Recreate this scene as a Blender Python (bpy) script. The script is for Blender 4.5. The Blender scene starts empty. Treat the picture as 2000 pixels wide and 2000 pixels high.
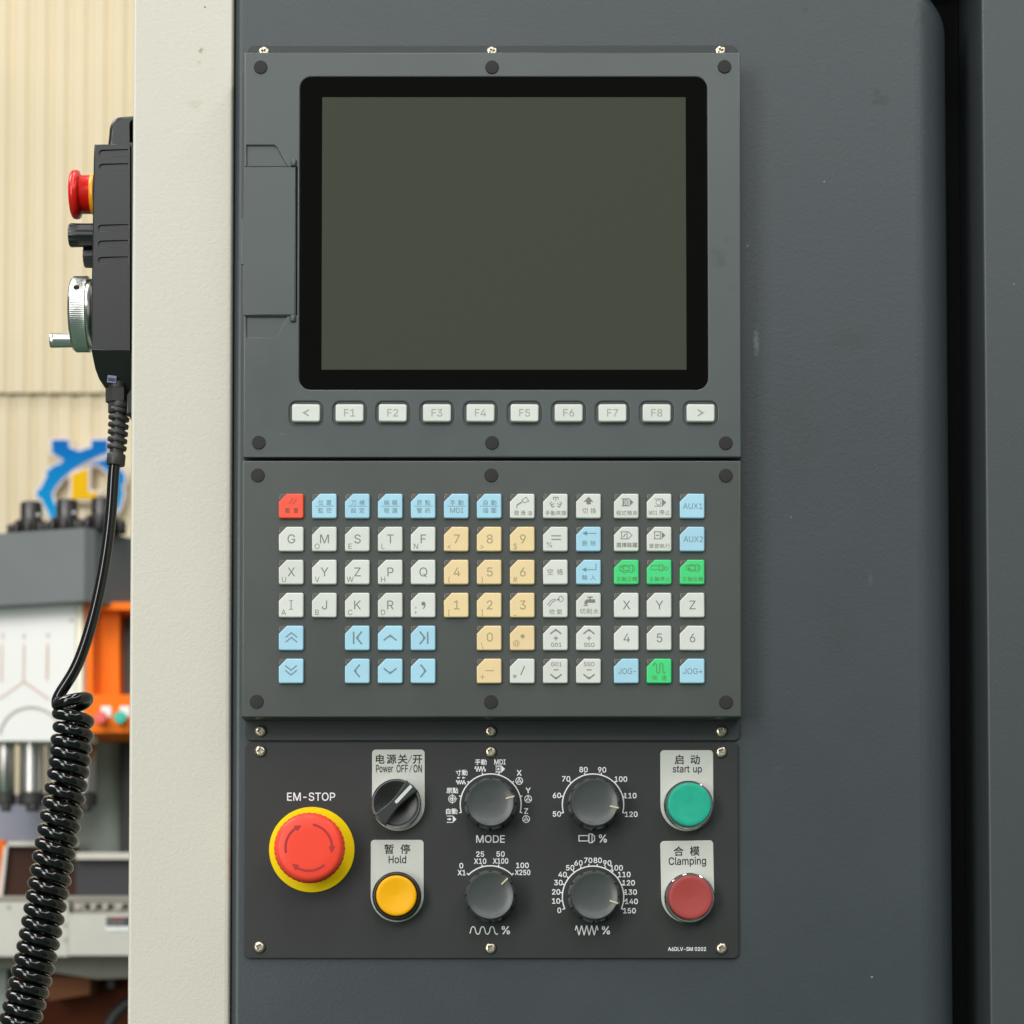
import bpy, math, random
from mathutils import Vector, Matrix, Euler
from mathutils.geometry import tessellate_polygon, delaunay_2d_cdt
import numpy as np
random.seed(7)
PI = math.pi
sc = bpy.context.scene
COL = sc.collection

# ------------------------------------------------------------------ camera
FPX = 5000.0                       # focal length in pixels of the 2000 px photograph
DCAM = 1.5                         # metres from the lens to the console face
PITCH = math.radians(2.5)
CZ = 1.0
cam_d = bpy.data.cameras.new('camera')
cam = bpy.data.objects.new('camera', cam_d)
COL.objects.link(cam)
cam.location = (0, -DCAM, CZ)
cam.rotation_euler = (PI/2 + PITCH, 0, 0)
cam_d.sensor_width = 36.0
cam_d.lens = 36.0*FPX/2000.0
SHX = 57.0/FPX
SHY = 0.18 - math.tan(PITCH)
cam_d.shift_x = SHX*FPX/2000.0
cam_d.shift_y = SHY*FPX/2000.0
cam_d.clip_start = 0.05
cam_d.clip_end = 60
cam_d.dof.use_dof = True
cam_d.dof.focus_distance = 1.475
cam_d.dof.aperture_fstop = 17
sc.camera = cam

# ------------------------------------------------------------------ world and lamps
w = bpy.data.worlds.new('World'); sc.world = w; w.use_nodes = True
bg = w.node_tree.nodes['Background']
bg.inputs['Color'].default_value = (0.93, 0.97, 1.0, 1)
bg.inputs['Strength'].default_value = 0.20

def area(name, loc, target, sx, sy, power, color):
    l = bpy.data.lights.new(name, 'AREA'); l.shape = 'RECTANGLE'
    l.size = sx; l.size_y = sy; l.energy = power; l.color = color
    o = bpy.data.objects.new(name, l); COL.objects.link(o)
    o.location = loc
    d = Vector(target) - Vector(loc)
    o.rotation_euler = d.to_track_quat('-Z', 'Y').to_euler()
    return o
area('window_light', (-2.5, -4.1, 1.75), (0.0, 0.0, 1.25), 1.3, 3.0, 103, (1.0, 0.985, 0.965))
area('skylight', (0.3, -5.4, 3.9), (0.0, 0.0, 1.2), 6.0, 1.6, 102, (0.97, 1.0, 1.0))
for i, x in enumerate((-2.6, -0.3, 2.2)):
    area('ceiling_light', (x, -1.6, 4.4), (x, -1.59, 0.0), 0.45, 5.0, 72, (1.0, 0.985, 0.95))
area('hall_fill', (-1.9, 0.3, 3.4), (-0.8, 3.4, 1.0), 1.8, 1.4, 66, (1.0, 0.985, 0.96))  # added unseen fill that lifts the background machine from the front
area('hall_fill', (-1.2, 3.2, 4.5), (-1.0, 4.4, 1.7), 2.4, 0.5, 20, (1.0, 0.985, 0.95))  # second added fill, only to brighten the rear wall

vs = sc.view_settings
vs.view_transform = 'Standard'; vs.look = 'None'; vs.exposure = 0.0; vs.gamma = 1.0

# ------------------------------------------------------------------ pixel -> place
# frame F used for building: x right, y up, z towards the camera from the console face
def ray(px, py):
    dx = (px-1000)/FPX + SHX
    dy = (1000-py)/FPX + SHY
    c, s = math.cos(PITCH), math.sin(PITCH)
    return Vector((dx, s*1 + c*dy, -(c - s*dy)))          # in F
CAMF = Vector((0, CZ, DCAM))
def P(px, py, h=0.0):
    d = ray(px, py); t = (h-DCAM)/d.z
    return CAMF + d*t
def S(h=0.0, py=1000):                                   # metres per pixel at depth h
    d = ray(1000, py)
    return (h-DCAM)/d.z/FPX
def plane_hit(px, py, p0, n):
    d = ray(px, py); t = (p0-CAMF).dot(n)/d.dot(n)
    return CAMF + d*t

# ------------------------------------------------------------------ materials
def lin(c):
    r = []
    for v in c:
        v /= 255.0
        r.append(v/12.92 if v <= 0.04045 else ((v+0.055)/1.055)**2.4)
    return (*r, 1)
class NT:
    def __init__(s, name):
        s.m = bpy.data.materials.new(name); s.m.use_nodes = True
        s.t = s.m.node_tree; s.b = s.t.nodes['Principled BSDF']
        s.tc = s.t.nodes.new('ShaderNodeTexCoord')
    def n(s, kind, **kw):
        x = s.t.nodes.new(kind)
        for k, v in kw.items():
            if k in x.inputs: x.inputs[k].default_value = v
            else: setattr(x, k, v)
        return x
    def l(s, a, b): s.t.links.new(a, b)
def mat(name, rgb, rough=0.5, metal=0.0, spec=0.5, grain=None, var=0.0, coat=0.0, patches=None, rand=0.0, spots=None, rvar=0.0, blotch=9.0):
    """rgb in sRGB; grain=(scale, strength, distance) pebbled relief; var = slight tonal unevenness; spots = marks with a place of their own"""
    k = NT(name); b = k.b
    b.inputs['Base Color'].default_value = lin(rgb)
    b.inputs['Roughness'].default_value = rough
    b.inputs['Metallic'].default_value = metal
    b.inputs['Specular IOR Level'].default_value = spec
    if coat: b.inputs['Coat Weight'].default_value = coat; b.inputs['Coat Roughness'].default_value = 0.08
    col = None
    if var or rand or spots:
        rgbn = k.n('ShaderNodeRGB'); rgbn.outputs[0].default_value = lin(rgb); col = rgbn.outputs[0]
    if var:
        no = k.n('ShaderNodeTexNoise', Scale=blotch, Detail=5.0, Roughness=0.6); k.l(k.tc.outputs['Object'], no.inputs['Vector'])
        mr = k.n('ShaderNodeMapRange'); k.l(no.outputs['Fac'], mr.inputs['Value'])
        mr.inputs['From Min'].default_value = 0.3; mr.inputs['From Max'].default_value = 0.7
        mr.inputs['To Min'].default_value = 1-var; mr.inputs['To Max'].default_value = 1+var
        mx = k.n('ShaderNodeVectorMath', operation='SCALE'); k.l(col, mx.inputs[0]); k.l(mr.outputs[0], mx.inputs['Scale']); col = mx.outputs[0]
        if rvar:
            m2 = k.n('ShaderNodeMapRange'); k.l(no.outputs['Fac'], m2.inputs['Value'])
            m2.inputs['From Min'].default_value = 0.3; m2.inputs['From Max'].default_value = 0.7
            m2.inputs['To Min'].default_value = rough-rvar; m2.inputs['To Max'].default_value = rough+rvar
            k.l(m2.outputs[0], b.inputs['Roughness'])
    if rand:
        oi = k.n('ShaderNodeObjectInfo')
        hs = k.n('ShaderNodeHueSaturation'); k.l(col, hs.inputs['Color'])
        a = k.n('ShaderNodeMapRange'); k.l(oi.outputs['Random'], a.inputs['Value'])
        a.inputs['To Min'].default_value = 1-rand; a.inputs['To Max'].default_value = 1+rand*0.6
        k.l(a.outputs[0], hs.inputs['Value'])
        a2 = k.n('ShaderNodeMath', operation='FRACT'); a3 = k.n('ShaderNodeMath', operation='MULTIPLY'); a3.inputs[1].default_value = 7.31
        k.l(oi.outputs['Random'], a3.inputs[0]); k.l(a3.outputs[0], a2.inputs[0])
        a4 = k.n('ShaderNodeMapRange'); k.l(a2.outputs[0], a4.inputs['Value']); a4.inputs['To Min'].default_value = 0.497-rand*0.1; a4.inputs['To Max'].default_value = 0.5+rand*0.1
        k.l(a4.outputs[0], hs.inputs['Hue']); col = hs.outputs[0]
    for sp in (spots or []):
        (x, y), rad, crgb, amt = sp[:4]
        sy = sp[4] if len(sp) > 4 else 1.0
        mp = k.n('ShaderNodeMapping'); k.l(k.tc.outputs['Object'], mp.inputs['Vector'])
        mp.inputs['Location'].default_value = (-x/rad, -y/(rad*sy), 0); mp.inputs['Scale'].default_value = (1/rad, 1/(rad*sy), 0)
        ln = k.n('ShaderNodeVectorMath', operation='LENGTH'); k.l(mp.outputs[0], ln.inputs[0])
        no = k.n('ShaderNodeTexNoise', Scale=1.6/rad, Detail=4.0); k.l(k.tc.outputs['Object'], no.inputs['Vector'])
        ad = k.n('ShaderNodeMath', operation='MULTIPLY_ADD'); k.l(no.outputs['Fac'], ad.inputs[0]); ad.inputs[1].default_value = 1.5; k.l(ln.outputs['Value'], ad.inputs[2])
        mr = k.n('ShaderNodeMapRange', interpolation_type='SMOOTHSTEP'); k.l(ad.outputs[0], mr.inputs['Value'])
        mr.inputs['From Min'].default_value = 0.75; mr.inputs['From Max'].default_value = 1.6
        mr.inputs['To Min'].default_value = amt; mr.inputs['To Max'].default_value = 0.0
        mx = k.n('ShaderNodeMix', data_type='RGBA'); k.l(mr.outputs[0], mx.inputs['Factor']); k.l(col, mx.inputs[6]); mx.inputs[7].default_value = lin(crgb); col = mx.outputs[2]
    if col is not None: k.l(col, b.inputs['Base Color'])
    if grain:
        scale, st, dist = grain
        mp = k.n('ShaderNodeMapping'); k.l(k.tc.outputs['Object'], mp.inputs['Vector'])
        no = k.n('ShaderNodeTexNoise', Scale=scale, Detail=2.0, Roughness=0.55, Distortion=0.9); k.l(mp.outputs[0], no.inputs['Vector'])
        bp = k.n('ShaderNodeBump', Strength=st, Distance=dist); k.l(no.outputs['Fac'], bp.inputs['Height']); k.l(bp.outputs[0], b.inputs['Normal'])
    return k.m

# ------------------------------------------------------------------ mesh helpers (all return (verts, faces, flat-face-set))
def area2(p): return sum(p[i][0]*p[(i+1) % len(p)][1]-p[(i+1) % len(p)][0]*p[i][1] for i in range(len(p)))
def ccw(p): return list(p) if area2(p) > 0 else list(reversed(p))
def rrect(x0, y0, x1, y1, r, n=5):
    if not isinstance(r, (tuple, list)): r = (r,)*4          # bl, br, tr, tl
    out = []
    for (cx, cy, a, q) in ((x0, y0, PI, r[0]), (x1, y0, 1.5*PI, r[1]), (x1, y1, 0, r[2]), (x0, y1, PI/2, r[3])):
        if q <= 1e-9: out.append((cx, cy)); continue
        ox = cx+q if cx == x0 else cx-q
        oy = cy+q if cy == y0 else cy-q
        for i in range(n+1):
            t = a+i/n*PI/2; out.append((ox+q*math.cos(t), oy+q*math.sin(t)))
    return out
def circ(cx, cy, r, n=32): return [(cx+r*math.cos(2*PI*i/n), cy+r*math.sin(2*PI*i/n)) for i in range(n)]
def inset(loop, offs):
    n = len(loop); out = []
    for i in range(n):
        p0, p1, p2 = loop[i-1], loop[i], loop[(i+1) % n]
        d1 = (p1[0]-p0[0], p1[1]-p0[1]); d2 = (p2[0]-p1[0], p2[1]-p1[1])
        l1 = math.hypot(*d1) or 1; l2 = math.hypot(*d2) or 1
        n1 = (-d1[1]/l1, d1[0]/l1); n2 = (-d2[1]/l2, d2[0]/l2)
        mx, my = n1[0]+n2[0], n1[1]+n2[1]; q = 1+n1[0]*n2[0]+n1[1]*n2[1]
        q = max(q, 0.25); o = offs[i] if isinstance(offs, list) else offs
        out.append((p1[0]+mx/q*o, p1[1]+my/q*o))
    return out
def winding(x, y, loops):
    n = 0
    for p in loops:
        for i in range(len(p)):
            (x1, y1), (x2, y2) = p[i], p[(i+1) % len(p)]
            s = (x2-x1)*(y-y1)-(x-x1)*(y2-y1)
            if y1 <= y < y2 and s > 0: n += 1
            elif y2 <= y < y1 and s < 0: n -= 1
    return n
def fill(loops):
    """triangles of a region with holes, as indices into the loops laid end to end"""
    loops = [[(q[0]*1000, q[1]*1000) for q in l] for l in loops]
    P_ = [Vector(q) for l in loops for q in l]; E_ = []; o = 0
    for l in loops:
        E_ += [(o+i, o+(i+1) % len(l)) for i in range(len(l))]; o += len(l)
    v, e, f, ov, oe, of = delaunay_2d_cdt(P_, E_, [], 0, 1e-5)
    out = []
    for t in f:
        cx = sum(v[i].x for i in t)/len(t); cy = sum(v[i].y for i in t)/len(t)
        if winding(cx, cy, loops) != 0 and all(ov[i] for i in t): out.append(tuple(ov[i][0] for i in t))
    return out
def extr(outer, z0, z1, bev=0.0, holes=(), seg=3, back=True):
    """prism with rounded front rim; bev may be a function of the outline point"""
    loops = [ccw(outer)]+[list(reversed(ccw(h))) for h in holes]
    V = []; F = []; flat = set()
    levels = [(0.0, 0.0)]
    tops = []; bots = []
    for L in loops:
        n = len(L)
        bl = [bev(p) if callable(bev) else bev for p in L]
        rings = [[(p[0], p[1], z0) for p in L]]
        if max(bl) > 0:
            for s in range(seg+1):
                a = s/seg*PI/2
                q = inset(L, [b*(1-math.cos(a)) for b in bl])
                rings.append([(q[i][0], q[i][1], z1-bl[i]+bl[i]*math.sin(a)) for i in range(n)])
        else: rings.append([(p[0], p[1], z1) for p in L])
        base = len(V)
        for r in rings: V += r
        for k in range(len(rings)-1):
            for i in range(n):
                j = (i+1) % n; a = base+k*n
                F.append((a+i, a+j, a+n+j, a+n+i))
        tops.append([base+(len(rings)-1)*n+i for i in range(n)]); bots.append([base+i for i in range(n)])
    def cap(ids, flip):
        if len(ids) == 1 and len(ids[0]) <= 4: fs = [tuple(ids[0])]
        else:
            fl = [i for l in ids for i in l]
            tri = fill([[V[i][:2] for i in l] for l in ids])
            fs = []
            for t in tri:
                a, b, c = (fl[q] for q in t)
                s = (V[b][0]-V[a][0])*(V[c][1]-V[a][1])-(V[c][0]-V[a][0])*(V[b][1]-V[a][1])
                fs.append((a, b, c) if s > 0 else (a, c, b))
        for f in fs:
            flat.add(len(F)); F.append(tuple(reversed(f)) if flip else f)
    cap(tops, False)
    if back: cap(bots, True)
    return V, F, flat
def lathe(prof, n=40, mod=None):
    """profile [(r, z)] from the back to the front; mod(angle, k) scales the radius"""
    V = []; F = []
    for k, (r, z) in enumerate(prof):
        for i in range(n):
            a = 2*PI*i/n; q = r*(mod(a, k) if mod else 1)
            V.append((q*math.cos(a), q*math.sin(a), z))
    for k in range(len(prof)-1):
        for i in range(n):
            j = (i+1) % n
            F.append((k*n+i, k*n+j, (k+1)*n+j, (k+1)*n+i))
    flat = set()
    flat.add(len(F)); F.append(tuple((len(prof)-1)*n+i for i in range(n)))
    flat.add(len(F)); F.append(tuple(reversed(range(n))))
    return V, F, flat
def tube(pts, r, n=12, caps=True):
    pts = [Vector(p) for p in pts]; V = []; F = []; m = len(pts)
    T = [(pts[min(i+1, m-1)]-pts[max(i-1, 0)]).normalized() for i in range(m)]
    up = Vector((0, 0, 1)) if abs(T[0].z) < 0.9 else Vector((1, 0, 0))
    nr = (up-T[0]*up.dot(T[0])).normalized()
    for i in range(m):
        nr = (nr-T[i]*nr.dot(T[i])).normalized(); bn = T[i].cross(nr)
        rr = r[i] if isinstance(r, list) else r
        for k in range(n):
            a = 2*PI*k/n; V.append(tuple(pts[i]+nr*(rr*math.cos(a))+bn*(rr*math.sin(a))))
    for i in range(m-1):
        for k in range(n):
            j = (k+1) % n; F.append((i*n+k, i*n+j, (i+1)*n+j, (i+1)*n+k))
    fl = set()
    if caps:
        fl.add(len(F)); F.append(tuple(reversed(range(n)))); fl.add(len(F)); F.append(tuple((m-1)*n+k for k in range(n)))
    return V, F, fl
def join(*ms):
    V = []; F = []; fl = set()
    for (v, f, s) in ms:
        o = len(V); q = len(F); V += list(v); F += [tuple(i+o for i in x) for x in f]; fl |= {i+q for i in s}
    return V, F, fl
def move(m, dx=0, dy=0, dz=0): return [(x+dx, y+dy, z+dz) for x, y, z in m[0]], m[1], m[2]
def turn(m, a):
    c, s = math.cos(a), math.sin(a); return [(x*c-y*s, x*s+y*c, z) for x, y, z in m[0]], m[1], m[2]
def xform(m, M): return [tuple(M @ Vector(v)) for v in m[0]], m[1], m[2]
def box(x0, y0, z0, x1, y1, z1, bev=0.0): return extr([(x0, y0), (x1, y0), (x1, y1), (x0, y1)], z0, z1, bev)
def prism_y(foot, y0, y1):
    """footprint [(x, z)] raised along y"""
    V, F, fl = extr([(x, -z) for x, z in foot], y0, y1)
    return [(x, z, -y) for x, y, z in V], F, set(range(len(F)))
def all_flat(m): return m[0], m[1], set(range(len(m[1])))

MESH = {}
def mesh(name, m):
    me = bpy.data.meshes.new(name); V, F, fl = m
    me.from_pydata([tuple(v) for v in V], [], F)
    me.update(); me.set_sharp_from_angle(angle=math.radians(42))
    sm = np.ones(len(F), dtype=bool)
    for i in fl: sm[i] = False
    me.polygons.foreach_set('use_smooth', sm); me.update()
    return me
ORIGIN = {}; ROT = {}
def thing(name, label, cat, at, group=None, kind=None):
    o = bpy.data.objects.new(name, None); COL.objects.link(o)
    o.empty_display_size = 0.02
    o.location = (at[0], -at[2], at[1]); o.rotation_euler = (PI/2, 0, 0)
    if kind: o['kind'] = kind
    else: o['category'] = cat
    if label: o['label'] = label
    if group: o['group'] = group
    ORIGIN[o.name] = Vector(at); return o
def part(name, m, material, parent, at=None, label=None, rot=None):
    """m: mesh tuple (or mesh data) in frame F relative to `at`; at=None means relative to the parent's origin"""
    me = m if isinstance(m, bpy.types.Mesh) else mesh(name, m)
    if material and not me.materials: me.materials.append(material)
    o = bpy.data.objects.new(name, me); COL.objects.link(o); o.parent = parent
    po = ORIGIN[parent.name]
    a = po if at is None else Vector(at)
    Rp = ROT.get(parent.name, Matrix.Identity(3)); Rc = Rp if rot is None else Euler(rot).to_matrix()
    o.location = Rp.inverted() @ (a-po)
    o.rotation_euler = (Rp.inverted() @ Rc).to_euler(); ROT[o.name] = Rc
    if label: o['label'] = label
    ORIGIN[o.name] = a; return o
def absm(m, parent):                                     # a mesh written in absolute F -> relative to the parent
    p = ORIGIN[parent.name]; return move(m, -p.x, -p.y, -p.z)

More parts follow.
